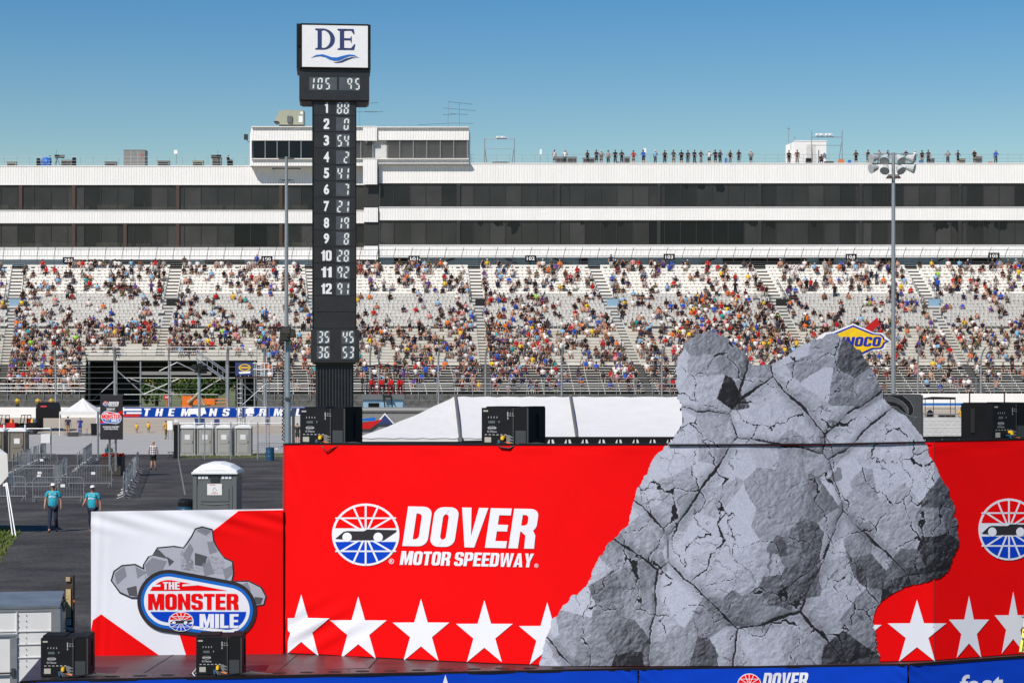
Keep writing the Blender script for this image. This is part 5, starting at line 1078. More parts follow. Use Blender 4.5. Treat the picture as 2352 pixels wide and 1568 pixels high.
# ================================================================== people: simple bodies for far crowds
def lp_person(pose, v):
    """one closed-form figure; slots 0 skin, 1 shirt, 2 legs, 3 hat or hair, 4 shoes"""
    r = random.Random(v * 17 + (0 if pose == 'sit' else 99)); mb = MB(); hz_ = 0 if pose == 'sit' else .86
    ln = r.uniform(-.1, .12) if pose == 'sit' else r.uniform(-.02, .05); fat = r.uniform(.9, 1.2)
    sh = Vector((0, -ln, hz_ + .5)); ch = Vector((0, -ln * .6, hz_ + .32))
    mb.tube([(0, 0, hz_ - .05), (0, -ln * .25, hz_ + .15), tuple(ch), tuple(sh), (0, -ln - .01, hz_ + .56)], [.17 * fat, .17 * fat, .2 * fat, .19, .07], 7, 1, flat=.68)
    hd = sh + Vector((0, -.03, .19)); mb.tube([tuple(sh), tuple(hd)], .06, 5, 0, caps=False); mb.sph(hd, (.082, .1, .115), 0, 7, 5)
    if v % 3 == 0: mb.sph(hd + Vector((0, .02, .03)), (.095, .11, .11), 3, 7, 3, z0=.0)
    elif v % 3 == 1: mb.sph(hd + Vector((0, 0, .035)), (.095, .112, .095), 3, 7, 3, z0=0.0); mb.box(hd + Vector((0, -.14, .04)), (.14, .12, .02), 3)
    else: mb.sph(hd + Vector((0, .0, .04)), (.16, .17, .03), 3, 8, 2); mb.sph(hd + Vector((0, 0, .04)), (.09, .1, .1), 3, 7, 3, z0=0.)
    for s in (-1, 1):
        S_ = sh + Vector((s * .2, 0, -.03)); k = r.randint(0, 3)
        if pose == 'sit':
            E = S_ + Vector((s * .06, -.08, -.27)); W_ = [Vector((s * .1, -.33, hz_ + .12)), Vector((s * .03, -.3, hz_ + .2)), Vector((s * .2, -.2, hz_ + .05)), hd + Vector((s * .08, -.12, -.02))][k]
        else:
            E = S_ + Vector((s * (.12 if k else .05), -.04, -.27)); W_ = [S_ + Vector((s * .08, -.08, -.55)), Vector((s * .08, -.26, hz_ + .3)), hd + Vector((s * .1, -.08, .0)), Vector((s * .2, -.1, hz_ + .05))][k]
        mb.tube([tuple(S_), tuple((S_ + E) / 2)], [.065, .06], 5, 1); mb.tube([tuple((S_ + E) / 2), tuple(E), tuple(W_)], [.05, .045, .035], 5, 0); mb.sph(W_, .045, 0, 5, 3)
        H = Vector((s * .09, -.03, hz_))
        if pose == 'sit':
            K = Vector((s * r.uniform(.1, .2), -.42, .03)); A = Vector((K.x * .9, -.42 + r.uniform(-.1, .12), -.36))
        else:
            K = Vector((s * .1, -.02, .47)); A = Vector((s * r.uniform(.1, .17), .02, .07))
        if v % 2: mb.tube([tuple(H), tuple(K)], [.1, .085], 6, 2); mb.tube([tuple(K), tuple((K + A) / 2), tuple(A)], [.062, .06, .04], 5, 0)
        else: mb.tube([tuple(H), tuple(K), tuple(A)], [.1, .08, .06], 6, 2)
        mb.box(A + Vector((0, -.06, -.02)), (.09, .24, .08), 4)
    return mb
TPL = []
for pose, n in (('sit', 12), ('stand', 9)):
    for v in range(n): m = lp_person(pose, v); TPL.append((pose, v, np.array([tuple(p) for p in m.v]), m.f, np.array(m.m)))
SIT = [t for t in TPL if t[0] == 'sit']; STD = [t for t in TPL if t[0] == 'stand']
SHIRTS = [('black', (.013, .013, .015), 32), ('charcoal', (.06, .06, .065), 9), ('white', (.68, .68, .66), 17), ('grey', (.28, .28, .28), 11), ('navy', (.016, .022, .06), 11), ('royal blue', (.015, .08, .42), 6), ('red', (.45, .012, .015), 5.5), ('orange', (.65, .15, .02), 2.6), ('yellow', (.7, .48, .03), 2), ('teal', (.02, .3, .3), 1.3), ('light blue', (.2, .42, .62), 5), ('maroon', (.13, .015, .025), 3), ('pink', (.6, .25, .26), 2), ('lime green', (.3, .6, .05), .8), ('purple', (.1, .05, .25), 2), ('olive', (.085, .085, .035), 3), ('bare', (.46, .23, .14), 9), ('brown', (.12, .06, .035), 3)]
PANTS = [(.02, .03, .06), (.06, .08, .13), (.015, .015, .017), (.2, .17, .12), (.3, .28, .24), (.1, .1, .11), (.45, .43, .4)]
HATS = [('black', (.012, .012, .012), 6), ('white', (.7, .7, .68), 4), ('brown', (.06, .03, .015), 5), ('red', (.45, .015, .015), 1.3), ('navy', (.015, .02, .06), 3), ('grey', (.2, .2, .2), 2), ('blond', (.4, .26, .1), 1.5), ('tan', (.42, .33, .2), 1.5)]
SKINS = [(.46, .235, .15), (.4, .19, .12), (.52, .3, .2), (.2, .09, .05), (.55, .27, .18)]
def pick(tab): return random.choices(tab, [t[2] for t in tab])[0]
def outfit(): s = pick(SHIRTS); h = pick(HATS); return s, h, random.choice(PANTS), random.choice(SKINS)
def lp_colors(slots, s, h, p, k): pal = np.array([k, s[1] if s[0] != 'bare' else k, p, h[1], (.1, .1, .1)]); return pal[slots]
def place_pts(tp, x, y, z, yaw, sc): c, s_ = math.cos(yaw), math.sin(yaw); v = tp[2] * sc; return np.stack([x + v[:, 0] * c - v[:, 1] * s_, y + v[:, 0] * s_ + v[:, 1] * c, z + v[:, 2]], 1)
def lp_mesh(name, items):
    """items: list of (template, x, y, z, yaw, scale, colours per slot)"""
    V_, F_, C_ = [], [], []; n = 0
    for tp, x, y, z, yaw, sc, col in items:
        V_.append(place_pts(tp, x, y, z, yaw, sc)); F_ += [[i + n for i in f] for f in tp[3]]; C_.append(col); n += len(tp[2])
    me = bpy.data.meshes.new(name); me.from_pydata(np.concatenate(V_).tolist(), [], F_); C_ = np.concatenate(C_); at = me.attributes.new('Col', 'FLOAT_COLOR', 'FACE'); at.data.foreach_set('color', np.concatenate([C_, np.ones((len(C_), 1))], 1).astype(np.float32).ravel())
    me.materials.append(m_crowd); me.polygons.foreach_set('use_smooth', [True] * len(me.polygons)); me.update(); o = bpy.data.objects.new(name, me); COL.objects.link(o); return o
def single(tp, x, y, z, yaw, sc, s, h, p, k, label, cat, group):
    o = lp_mesh('person', [(tp, 0, 0, 0, 0, sc, lp_colors(tp[4], s, h, p, k))]); o.location = (x, y, z); o.rotation_euler.z = yaw; return tag(o, label, cat, group)
SH = {s[0]: s for s in SHIRTS}; HT = {h[0]: h for h in HATS}
USED = set()
def unique(l, alts=()):
    if l not in USED: USED.add(l); return l
    for a in alts:
        if l + a not in USED: USED.add(l + a); return l + a
    return None

# spotters along the right roof edge
SPOT = [(1273, 'white', 'black'), (1298, 'white', 'grey'), (1349, 'black', 'black'), (1370, 'navy', 'navy'), (1381, 'grey', 'white'), (1397, 'grey', 'brown'), (1413, 'black', 'brown'), (1428, 'black', 'black'), (1455, 'red', 'brown'), (1478, 'royal blue', 'black'), (1505, 'light blue', 'white'), (1527, 'black', 'black'), (1547, 'charcoal', 'black'), (1565, 'black', 'brown'), (1580, 'black', 'navy'), (1595, 'navy', 'black'), (1610, 'black', 'tan'), (1629, 'white', 'white'), (1643, 'black', 'black'), (1654, 'navy', 'navy'), (1677, 'black', 'grey'), (1697, 'black', 'brown'), (1725, 'grey', 'white'), (1812, 'black', 'black'), (1831, 'brown', 'brown'), (1886, 'black', 'brown'), (1966, 'black', 'black'), (1993, 'black', 'black'), (2019, 'grey', 'navy'), (2039, 'navy', 'black'), (2081, 'black', 'white'), (2101, 'white', 'white'), (2118, 'black', 'black'), (2132, 'charcoal', 'black'), (2177, 'grey', 'tan'), (2200, 'navy', 'navy'), (2238, 'black', 'white'), (2287, 'royal blue', 'grey')]
LAND = [(1240, 'near the left gantry'), (1400, 'near the red shirt'), (1500, 'near the white panel aerial'), (1620, 'in the long dark row'), (1760, 'ending the dark row'), (1900, 'by the white roof shed'), (2060, 'behind the floodlights'), (2400, 'near the far end')]
for i, (px, s, h) in enumerate(SPOT):
    tp = STD[(i * 5 + 1) % 9] if px != 1886 else SIT[4]; y = 273.3 + (i % 3) * .3; zb = ZRr if px != 1886 else ZRr + .45
    wh = min(LAND, key=lambda l: abs(l[0] - px))[1]; lb = f'spotter in {s} top and {h} headwear on the roof {wh}'
    lb = unique(lb, (', left', ', right', ', sideways', ', last'))
    yaw = random.uniform(-.5, .5); sc = 1.0
    single(tp, X(px, y), y, zb, yaw, 1.18, SH[s], HT[h], PANTS[2] if i % 4 else PANTS[3], SKINS[i % 3], lb, 'spotter', 'spotters standing along the roof edge')
for px, s, lb in ((92, 'black', 'camera operator'), (99 + 15, 'light blue', 'camera operator in light blue behind the blue tarp on the roof'), (524, 'black', 'camera operator in black behind the roof camera near the press box')):
    if px == 92: continue
    single(STD[4], X(px, YR + .6), YR + .6, ZRl, .8, 1.0, SH[s], HT['black'], PANTS[2], SKINS[0], lb, 'camera operator', None)

# ---- crowd in the grandstand
crowd = []
def vn(x, y, t=np.random.default_rng(5).random((200, 60))):
    xi, yi = int(math.floor(x)), int(math.floor(y)); fx, fy = x - xi, y - yi; g = lambda a, b: t[a % 200, b % 60]
    return (g(xi, yi) * (1 - fx) + g(xi + 1, yi) * fx) * (1 - fy) + (g(xi, yi + 1) * (1 - fx) + g(xi + 1, yi + 1) * fx) * fy
def dens(px, py, da):
    d = .40 if py < 626 else .23 if py < 680 else .15 if py < 755 else .27 if py < 840 else .18 if py < 880 else .12
    if da < 75 and py > 660: d += .24 * (1 - da / 75)
    if px < 360 and py > 740: d += .12
    if 1560 < px < 1800 and py > 680: d += .26
    if 1110 < px < 1260 and py > 680: d += .22
    if 380 < px < 700 and 755 < py < 830: d += .05
    if 850 < px < 1050 and 640 < py < 760: d -= .05
    if px > 2250 and py > 700: d -= .05
    return d * (.4 + 1.35 * vn(px / 26 + 7, py / 10))
for k in range(NR):
    py, Yk, zk = rows[k]; pick_y = (py + rows[k + 1][0]) / 2
    for a, b in segs(k):
        n = int((b - a - .2) / .54)
        for i in range(n):
            x = a + .35 + i * .54 + random.uniform(-.08, .08); px = CX + F * x / Yk
            if px < -70 or px > 2430: continue
            da = min(abs(x - aisle_x(j, k)) for j in range(len(AIS))) * F / Yk
            if random.random() < dens(px, py, da):
                st_ = random.random() < .07; crowd.append((k, px, x, Yk + (.2 if st_ else .5), zk if st_ else zk + .42, st_, py))
SIGNS = [(30, 'far left aisle'), (157, '251'), (380, 'the gate aisle'), (613, '100'), (951, '101'), (1219, '102'), (1537, '103'), (1955, '104'), (2283, '105')]
ORD = ['lowest', 'second', 'third', 'fourth', 'fifth', 'sixth', 'seventh', 'eighth', 'ninth', 'tenth', 'eleventh', 'twelfth', 'thirteenth']
def visible(px, py):
    if not (5 < px < 2347): return False
    if 705 < px < 835 or 640 < px < 680: return False
    if py > 896 and 1000 < px < 1560: return False
    if 820 < px < 935 and py > 835: return False
    if 480 < px < 600 and py > 815: return False
    if 1545 < px < 2035 and py > 755: 
        top = np.interp(px, [1545, 1560, 1600, 1640, 1700, 1770, 1830, 1910, 1990, 2035], [800, 770, 750, 750, 820, 855, 800, 765, 820, 915])
        if py > top - 8: return False
    return True
indiv = 0; stuff = []
for c in crowd:                                           # rows come nearest first
    k, px, x, y, z, st_, py = c; s, h, p, sk_ = outfit(); tp = random.choice(STD if st_ else SIT); yaw = random.gauss(0, .25); sc = random.uniform(1.08, 1.24)
    if indiv < 240 and k < 13 and visible(px, py):
        near = min(SIGNS, key=lambda q: abs(q[0] - px)); side = 'left of' if px < near[0] - 40 else 'right of' if px > near[0] + 40 else 'below'
        wh = f'{side} sign {near[1]}' if near[1].isdigit() else f'by {near[1]}'; ps = 'standing' if st_ else 'seated'
        lb = f'{ps} spectator, {s[0]} {"chest" if s[0] == "bare" else "shirt"}, {h[0]} hat, {ORD[k]} row, {wh}'
        lb = unique(lb, (', left one', ', right one'))
        if lb:
            single(tp, x, y, z, yaw, sc, s, h, p, sk_, lb, 'spectator', 'spectators in the lowest rows of the grandstand'); indiv += 1; continue
    stuff.append((tp, x, y, z, yaw, sc, lp_colors(tp[4], s, h, p, sk_)))
o = lp_mesh('crowd', stuff); tag(o, 'dense crowd of seated spectators filling the upper rows of the grandstand', 'crowd', kind='stuff')

# ================================================================== infield, left side
# portable toilets
def potty(m, label, group):
    t = thing('portable_toilet', label, 'portable toilet', (0, 0, 0), 0, group)
    mb = MB(); mb.box((0, 0, .07), (1.2, 1.24, .14), taper=.97); mb.build('base', m_pottyd if m is m_pottyb else m, t, False)
    mb = MB(); mb.box((0, .02, 1.08), (1.1, 1.12, 1.9), taper=.985); 
    for s in (-1, 1): mb.tube([(s * .53, -.55, .12), (s * .525, -.55, 2.03)], .055, 8); mb.tube([(s * .53, .55, .12), (s * .525, .55, 2.03)], .055, 8)
    mb.box((0, -.55, 1.99), (1.05, .06, .12)); mb.build('body', m, t, False)
    mb = MB(); mb.box((0, -.575, 1.03), (.84, .04, 1.74)); mb.box((0, -.6, .5), (.66, .03, .5)); mb.box((0, -.6, 1.2), (.66, .03, .62)); mb.tube([(.3 * math.cos(i * .35), -.59, 1.77 + .12 * math.sin(i * .35)) for i in range(10)], .018, 5); d = mb.build('door', m, t, False)
    mb = MB(); mb.box((.34, -.61, 1.03), (.05, .05, .16)); mb.tube([(.34, -.63, 1.08), (.34, -.66, 1.0)], .02, 6); mb.build('handle', m_pottyd, d, False)
    mb = MB(); mb.box((0, -.622, 1.36), (.38, .008, .36)); mb.build('notice', m_paper, d, False)
    mb = MB()
    for i in range(3): mb.box((-.562 , .0, 1.6 + i * .06), (.01, .5, .03)); mb.box((.562, .0, 1.6 + i * .06), (.01, .5, .03))
    mb.build('vent', m_pottyd, t, False)
    mb = MB(); n = 10; prof = [(-.6, 0), (-.58, .07), (-.4, .15), (-.15, .19), (.15, .19), (.4, .15), (.58, .07), (.6, 0)]
    vs = []
    for y, f in ((-.62, .55), (-.5, 1), (.5, 1), (.62, .55)): vs += [(px_, y, 2.02 + (z_ * f if 0 < j < 7 else 0) + (.0 if j in (0, 7) else .03)) for j, (px_, z_) in enumerate(prof)]
    fs = [(8 * i + j, 8 * i + j + 1, 8 * i + 9 + j, 8 * i + 8 + j) for i in range(3) for j in range(7)] + [tuple(range(7, -1, -1)), tuple(24 + j for j in range(8))]
    mb.add(vs, fs); mb.box((0, 0, 2.02), (1.22, 1.26, .05)); mb.tube([(.35, .4, 2.1), (.35, .4, 2.45)], .05, 8); mb.build('roof', m_roofw, t, False)
    return t
p0 = None
PL = ['leftmost grey portable toilet of four, nearest the folding chair', 'second grey portable toilet, just right of the leftmost one', 'third grey portable toilet, left of the rightmost one', 'rightmost grey portable toilet of four, nearest the wire fence']
for i, px in enumerate((433.5, 473, 517.5, 559.5)):
    Y = GY(1046.5)
    if i == 0: p0 = potty(m_potty, PL[0], 'grey portable toilets in a row on the grass strip'); p0.location = (X(px, Y), Y, .01)
    else: dup(p0, (X(px, Y), Y + .1 * (i % 2), .01), (.02, -.03, .03)[i - 1], PL[i])
pb0 = potty(m_pottyb, 'brown portable toilet behind the wire fence, cut by the left edge', 'brown portable toilets behind the wire fence'); Y = GY(1058); pb0.location = (X(-6, Y), Y, 0)
dup(pb0, (X(43, Y), Y, 0), .04, 'brown portable toilet with a white notice beside the red hand truck')
# wide accessible toilet
t = thing('portable_toilet', 'large wide grey portable toilet with a white domed roof near the low banner', 'portable toilet', (X(493.5, 73), 73, 0)); x = X(493.5, 73); Yq = 73.0
B = lambda mb, a, b, c, d, y0, y1: mb.b2((x + a, Yq + y0, c), (x + b, Yq + y1, d))
mb = MB(); B(mb, -.77, .77, .05, 1.98, 0, 1.6); B(mb, -.8, -.66, .03, 1.96, -.05, .1); B(mb, .66, .8, .03, 1.96, -.05, .1); mb.build('body', m_pottyd, t)
mb = MB(); B(mb, -.64, .64, .06, 1.52, -.035, 0); B(mb, -.52, .52, .2, .82, -.06, -.03); B(mb, -.52, .52, .95, 1.42, -.06, -.03); mb.tube([(x - .52, Yq - .05, .86), (x, Yq - .07, .82), (x + .52, Yq - .05, .86)], .02, 6); d = mb.build('door', m_pottyd, t)
mb = MB(); B(mb, -.27, .27, 1.18, 1.59, -.075, -.06); nt_ = mb.build('notice', m_paper, d)
printed('notice_mark', [poly([(-.19, 1.545), (.03, 1.545), (.03, 1.565), (-.19, 1.565)]), poly([(-.12, 1.235), (.12, 1.235), (.12, 1.255), (-.12, 1.255)])], lambda u, v, o: Vector((x + u, Yq - .078, v)), m_redp, nt_, 0)
printed('notice_mark', [seg2((-.08, 1.34), (0, 1.46), .018), seg2((0, 1.46), (.08, 1.34), .018), seg2((-.05, 1.3), (.05, 1.3), .018)], lambda u, v, o: Vector((x + u, Yq - .078, v)), m_rail, nt_, 0)
mb = MB()
for i in range(5): B(mb, -.17, .17, 1.68 + i * .055, 1.71 + i * .055, -.05, 0)
mb.build('vent', m_dsteel, t)
for s in (-1, 1):
    mb = MB()
    for i in range(3): u = s * (.3 + i * .13); B(mb, u - .05, u + .05, 1.77, 1.88, -.03, 0)
    mb.build('roof_light_window', m_roofw, t)
mb = MB(); vs = []; prof = [(-.82, 0), (-.8, .1), (-.55, .28), (-.2, .38), (.2, .38), (.55, .28), (.8, .1), (.82, 0)]
for y, f in ((-.1, .35), (.05, .8), (.45, 1), (1.2, 1), (1.6, .8), (1.72, .35)): vs += [(x + a * (1 if f > .5 else .97), Yq + y, 1.97 + (b * f + .02 if 0 < j < 7 else 0)) for j, (a, b) in enumerate(prof)]
mb.add(vs, [(8 * i + j, 8 * i + j + 1, 8 * i + 9 + j, 8 * i + 8 + j) for i in range(5) for j in range(7)] + [tuple(range(7, -1, -1)), tuple(40 + j for j in range(8))]); B(mb, -.84, .84, 1.95, 2.02, -.12, 1.74); mb.build('roof', m_roofw, t)
def barrel(px, py, label, bag, liner=True):
    Y = GY(py); t = thing('barrel', label, 'barrel', (X(px, Y), Y, 0)); mb = MB(); mb.lathe((X(px, Y), Y, 0), [(0, 0), (.28, 0), (.29, .28), (.3, .3), (.29, .32), (.29, .58), (.3, .6), (.29, .62), (.29, .88), (.27, .88), (.27, .8), (0, .8)]); mb.build('drum', m_barrel, t, smooth=False)
    if bag: mb = MB(); mb.lathe((X(px, Y), Y, 0), [(.3, .72), (.315, .86), (.3, .96), (.25, .98), (.24, .84)]); mb.build('liner', m_bag, t)
barrel(427, 1206, 'blue barrel with a black bag liner beside the wide grey toilet', True); barrel(620, 1057, 'dark blue barrel behind the barrier at the grass strip', False)

# crowd barriers
def barrier():
    t = thing('crowd_barrier', '', 'barrier', (0, 0, 0), 0, 'galvanised crowd barriers around the walkway')
    mb = MB(); r = .021; L = 1.12
    mb.tube([(-L, 0, .02), (-L, 0, .95), (-L + .05, 0, 1.05), (-L + .15, 0, 1.1), (L - .15, 0, 1.1), (L - .05, 0, 1.05), (L, 0, .95), (L, 0, .02)], r, 6); mb.tube([(-L, 0, .22), (L, 0, .22)], r, 6); mb.build('frame', m_barr, t, False)
    mb = MB()
    for i in range(17): x = -L + 2 * L * (i + 1) / 18; mb.tube([(x, 0, .22), (x, 0, 1.1)], .009, 5)
    mb.build('bars', m_barr, t, False)
    for s in (-1, 1): mb = MB(); mb.tube([(s * (L - .1), -.3, .015), (s * (L - .1), -.22, .05), (s * (L - .1), 0, .14), (s * (L - .1), .22, .05), (s * (L - .1), .3, .015)], .018, 5); mb.tube([(s * (L - .1), 0, .14), (s * (L - .1), 0, .25)], .018, 5); mb.build('foot', m_barr, t, False)
    mb = MB(); mb.box((.2, -.03, .72), (.2, .006, .13)); mb.build('name_plate', m_paper, t, False)
    mb = MB(); mb.tube([(L, 0, .75), (L + .07, 0, .75), (L + .07, 0, .68)], .014, 5); mb.tube([(L, 0, .4), (L + .07, 0, .4), (L + .07, 0, .33)], .014, 5); mb.build('hook', m_barr, t, False)
    return t
br0 = None
def put_barrier(x, y, rz, label):
    global br0
    if br0 is None: br0 = barrier(); br0.location = (x, y, 0); br0.rotation_euler.z = rz; br0['label'] = label
    else: dup(br0, (x, y, 0), rz, label)
for px, py, lb, rz in ((134, 1152, 'front barrier behind the left man in turquoise, nearest the camera', .03), (2, 1150, 'front barrier at the left edge behind the white canopy leg', -.04), (205, 1119, 'barrier behind the right man in turquoise, in front of the flower planter', .03), (82, 1118, 'barrier in the second line left of the dark planter', -.02), (80, 1127, 'doubled barrier just in front of the second line', .02), (88, 1084, 'barrier in the third line behind the others on the left', .0)):
    Y = GY(py); put_barrier(X(px, Y), Y, rz, 'galvanised ' + lb)
def row(p0_, p1_, n, nm):
    a = Vector((X(p0_[0], GY(p0_[1])), GY(p0_[1]))); b = Vector((X(p1_[0], GY(p1_[1])), GY(p1_[1]))); d = b - a; ang = math.atan2(d.y, d.x)
    for i in range(n): q = a + d * (i + .5) / n; put_barrier(q.x, q.y, ang + random.uniform(-.09, .09), f'barrier seen end on, {ORD[i].replace("lowest", "first")} from near end, {nm}')
row((26, 1089), (104, 1052), 10, 'leftmost receding row'); row((176, 1084), (210, 1053), 9, 'row left of planter'); row((128, 1117), (153, 1092), 5, 'short middle row'); row((283, 1146), (317, 1078), 12, 'row right of planter')
Y = GY(1054); put_barrier(X(628, Y), Y, 0, 'galvanised barrier in front of the dark blue barrel by the red wall')

# chain link fence and its posts
def chain_fence(label, pts, h, pitch=.16):
    t = thing('wire_fence', label, 'fence', (pts[0][0], pts[0][1], 0)); mb = MB()
    for x, y in pts: mb.tube([(x, y, 0), (x, y, h + .08)], .045, 6)
    mb.build('post', m_steel, t); mb = MB(); mb.tube([(x, y, h) for x, y in pts], .028, 5); mb.build('top_rail', m_steel, t); mb = MB()
    for (xa, ya), (xb, yb) in zip(pts[:-1], pts[1:]):
        d = Vector((xb - xa, yb - ya, 0)); L = d.length; d.normalize(); n = int((L + h) / pitch)
        for i in range(n):
            for sg in (1, -1):
                u0 = i * pitch - h; c = []
                for z in (0, h):
                    c.append((u0 + z, z))
                (ua, za), (ub, zb_) = c
                if ua < 0: za -= ua; ua = 0
                if ub > L: zb_ -= ub - L; ub = L
                if sg < 0: ua, ub = L - ua, L - ub
                p = Vector((xa, ya, za)) + d * ua; q = Vector((xa, ya, zb_)) + d * ub; w_ = Vector((0, 0, .0045))
                mb.add([tuple(p - w_), tuple(q - w_), tuple(q + w_), tuple(p + w_)], [(0, 1, 2, 3)])
    mb.build('wire_mesh', m_steel, t); return t
Y = GY(1056); chain_fence('grey wire mesh fence in front of the brown toilets on the left', [(X(-60, Y), Y), (X(14, Y), Y), (X(117, Y), Y)], 2.15)
Y = GY(1057); mb = MB(); mb.tube([(X(225, Y), Y, 0), (X(225, Y), Y, Z(950, Y))], .07, 8); mb.tube([(X(225, Y), Y, 0), (X(225, Y), Y, .15)], .15, 8); tag(mb.build('fence_post', m_steel), 'single bare galvanised fence post behind the row left of the planter', 'post')
Y = GY(1058) + 2; chain_fence('grey wire mesh fence behind the grey toilets', [(X(p, Y), Y) for p in (410, 470, 530, 592, 655)], 2.5)
mb = MB(); Y = GY(1056) - .1; mb.b2((X(94, Y), Y - .02, Z(1017, Y)), (X(115, Y), Y, Z(996, Y))); tag(mb.build('notice_sheet', m_paper), 'white paper notice tied to the wire fence near its end post', 'notice')
t = thing('hand_truck', 'small red hand truck leaning on the fence by the brown toilet', 'hand truck', (X(57, Y), Y - .5, 0)); mb = MB(); u = X(57, Y)
for s in (-.28, .28): mb.tube([(u + s, Y - .8, .15), (u + s, Y - .5, 1.35)], .03, 6)
mb.tube([(u - .28, Y - .5, 1.35), (u + .28, Y - .5, 1.35)], .03, 6); mb.build('frame', m_redpaint, t); mb = MB(); mb.box((u, Y - .75, .7), (.4, .2, .8)); mb.build('load', m_blk2, t)

# standing black sign on a truss with flower planter
Y = 112.0; t = thing('standing_sign', 'tall black sign with an oval racing badge on a slim truss', 'sign', (X(256, Y), Y, 0)); mb = MB(); mb.b2((X(230, Y), Y, Z(1009, Y)), (X(281.5, Y), Y + .12, Z(907, Y))); bdp = mb.build('sign_board', m_bk, t)
mb = MB()
for px in (249, 263): mb.tube([(X(px, Y), Y + .2, .3), (X(px, Y), Y + .2, Z(915, Y))], .03, 6); mb.tube([(X(px, Y), Y + .5, .3), (X(px, Y), Y + .5, Z(915, Y))], .03, 6)
for i in range(9): z = .5 + i * .3; mb.tube([(X(249, Y), Y + .2, z), (X(263, Y), Y + .2, z + .3)], .014, 4); mb.tube([(X(249, Y), Y + .2, z), (X(249, Y), Y + .5, z + .3)], .014, 4)
mb.build('truss', m_steel, t)
mps = lambda px, py, o: P(px, py, Y - o)
SX = lambda x_, y_: (x_ * .3, 752.6 + y_ * .3)
def T3(wd, a, b, c, d, bo=.022, shr=0): return text(wd, *SX(a, d), *SX(c, b), bo, shr)
emblem(*SX(809, 581), 6.3, 5.6, mps, bdp, .012)
sh_ = lambda pts: poly([SX(*p) for p in pts])
def oval(r): return [(783 + 4 - r + 0 if False else 0, 0)]
def capsule(c1, r1, c2, r2, n=16):
    d = Vector((c2[0] - c1[0], c2[1] - c1[1])); an = math.atan2(d.y, d.x); of = math.acos((r1 - r2) / d.length); pts = []
    for i in range(n + 1): a = an + of + (2 * math.pi - 2 * of) * i / n; pts.append((c1[0] + r1 * math.cos(a), c1[1] + r1 * math.sin(a)))
    for i in range(n + 1): a = an - of + 2 * of * i / n; pts.append((c2[0] + r2 * math.cos(a), c2[1] + r2 * math.sin(a)))
    return pts
printed('stripe', [sh_([(895, 650), (936, 634), (936, 655), (905, 668)])], mps, m_red, bdp, .011); printed('stripe', [sh_([(765, 712), (800, 722), (820, 728), (765, 728)])], mps, m_red, bdp, .011); printed('stripe', [sh_([(765, 728), (830, 728), (800, 738), (765, 736)])], mps, m_lblue, bdp, .0115)
printed('badge_ring', sh_(capsule((820, 682), 46, (888, 692), 42)), mps, m_white, bdp, .013); printed('badge_field', sh_(capsule((820, 682), 41, (888, 692), 37)), mps, m_lblue, bdp, .015)
printed('badge_field', sh_(clip(capsule((820, 682), 39, (888, 692), 35), 0, 1, 697)), mps, m_lett, bdp, .017); printed('badge_field', sh_(clip(clip(capsule((820, 682), 39, (888, 692), 35), 0, 1, 660), .2, 1, 660 + .2 * 880)), mps, m_red, bdp, .018)
printed('lettering', T3('MONSTER', 780, 664, 922, 694, .04), mps, m_red, bdp, .02); printed('lettering', [T3('MILE', 853, 699, 913, 720, .04), T3('THE', 795, 648, 830, 660, .04), T3('DOVER', 830, 565, 906, 594, .04, .15), T3('HOME OF', 817, 617, 878, 628, .04), T3("WORLD'S FASTEST", 786, 752, 912, 764, .04), T3('ONE-MILE OVAL', 797, 768, 905, 779, .04), sh_([(832, 597), (904, 597), (904, 601), (832, 601)]), sh_([(810, 610), (886, 610), (886, 611.5), (810, 611.5)]), sh_([(810, 632), (886, 632), (886, 633.5), (810, 633.5)])], mps, m_lett, bdp, .02)
emblem(*SX(823, 706), 6, 3.6, mps, bdp, .021)
Yq = GY(1092); x = X(256, Yq); t = thing('flower_planter', 'dark square wooden planter full of red flowers below the standing sign', 'planter', (x, Yq + .5, 0)); mb = MB()
for i in range(6): mb.b2((x - .55 + i * .185, Yq - .03, .03), (x - .55 + i * .185 + .17, Yq, 1.02))
mb.b2((x - .56, Yq, .02), (x + .56, Yq + 1.1, 1.0)); mb.b2((x - .6, Yq - .06, 1.0), (x + .6, Yq + 1.15, 1.08)); mb.build('box', m_planter, t); mb = MB()
for _ in range(420):
    c = Vector((x + random.uniform(-.56, .56), Yq + random.uniform(.0, 1.05), 1.08 + random.uniform(0, .16))); a = Vector((random.gauss(0, 1), random.gauss(0, 1), random.gauss(0, 1))).normalized() * .05; b = a.orthogonal(); mb.add([tuple(c - a), tuple(c + b), tuple(c + a), tuple(c - b)], [(0, 1, 2, 3)], 0, (.4, .008, .012) if random.random() < .8 else (.04, .09, .015))
mb.build('flowers', m_crowd, t)

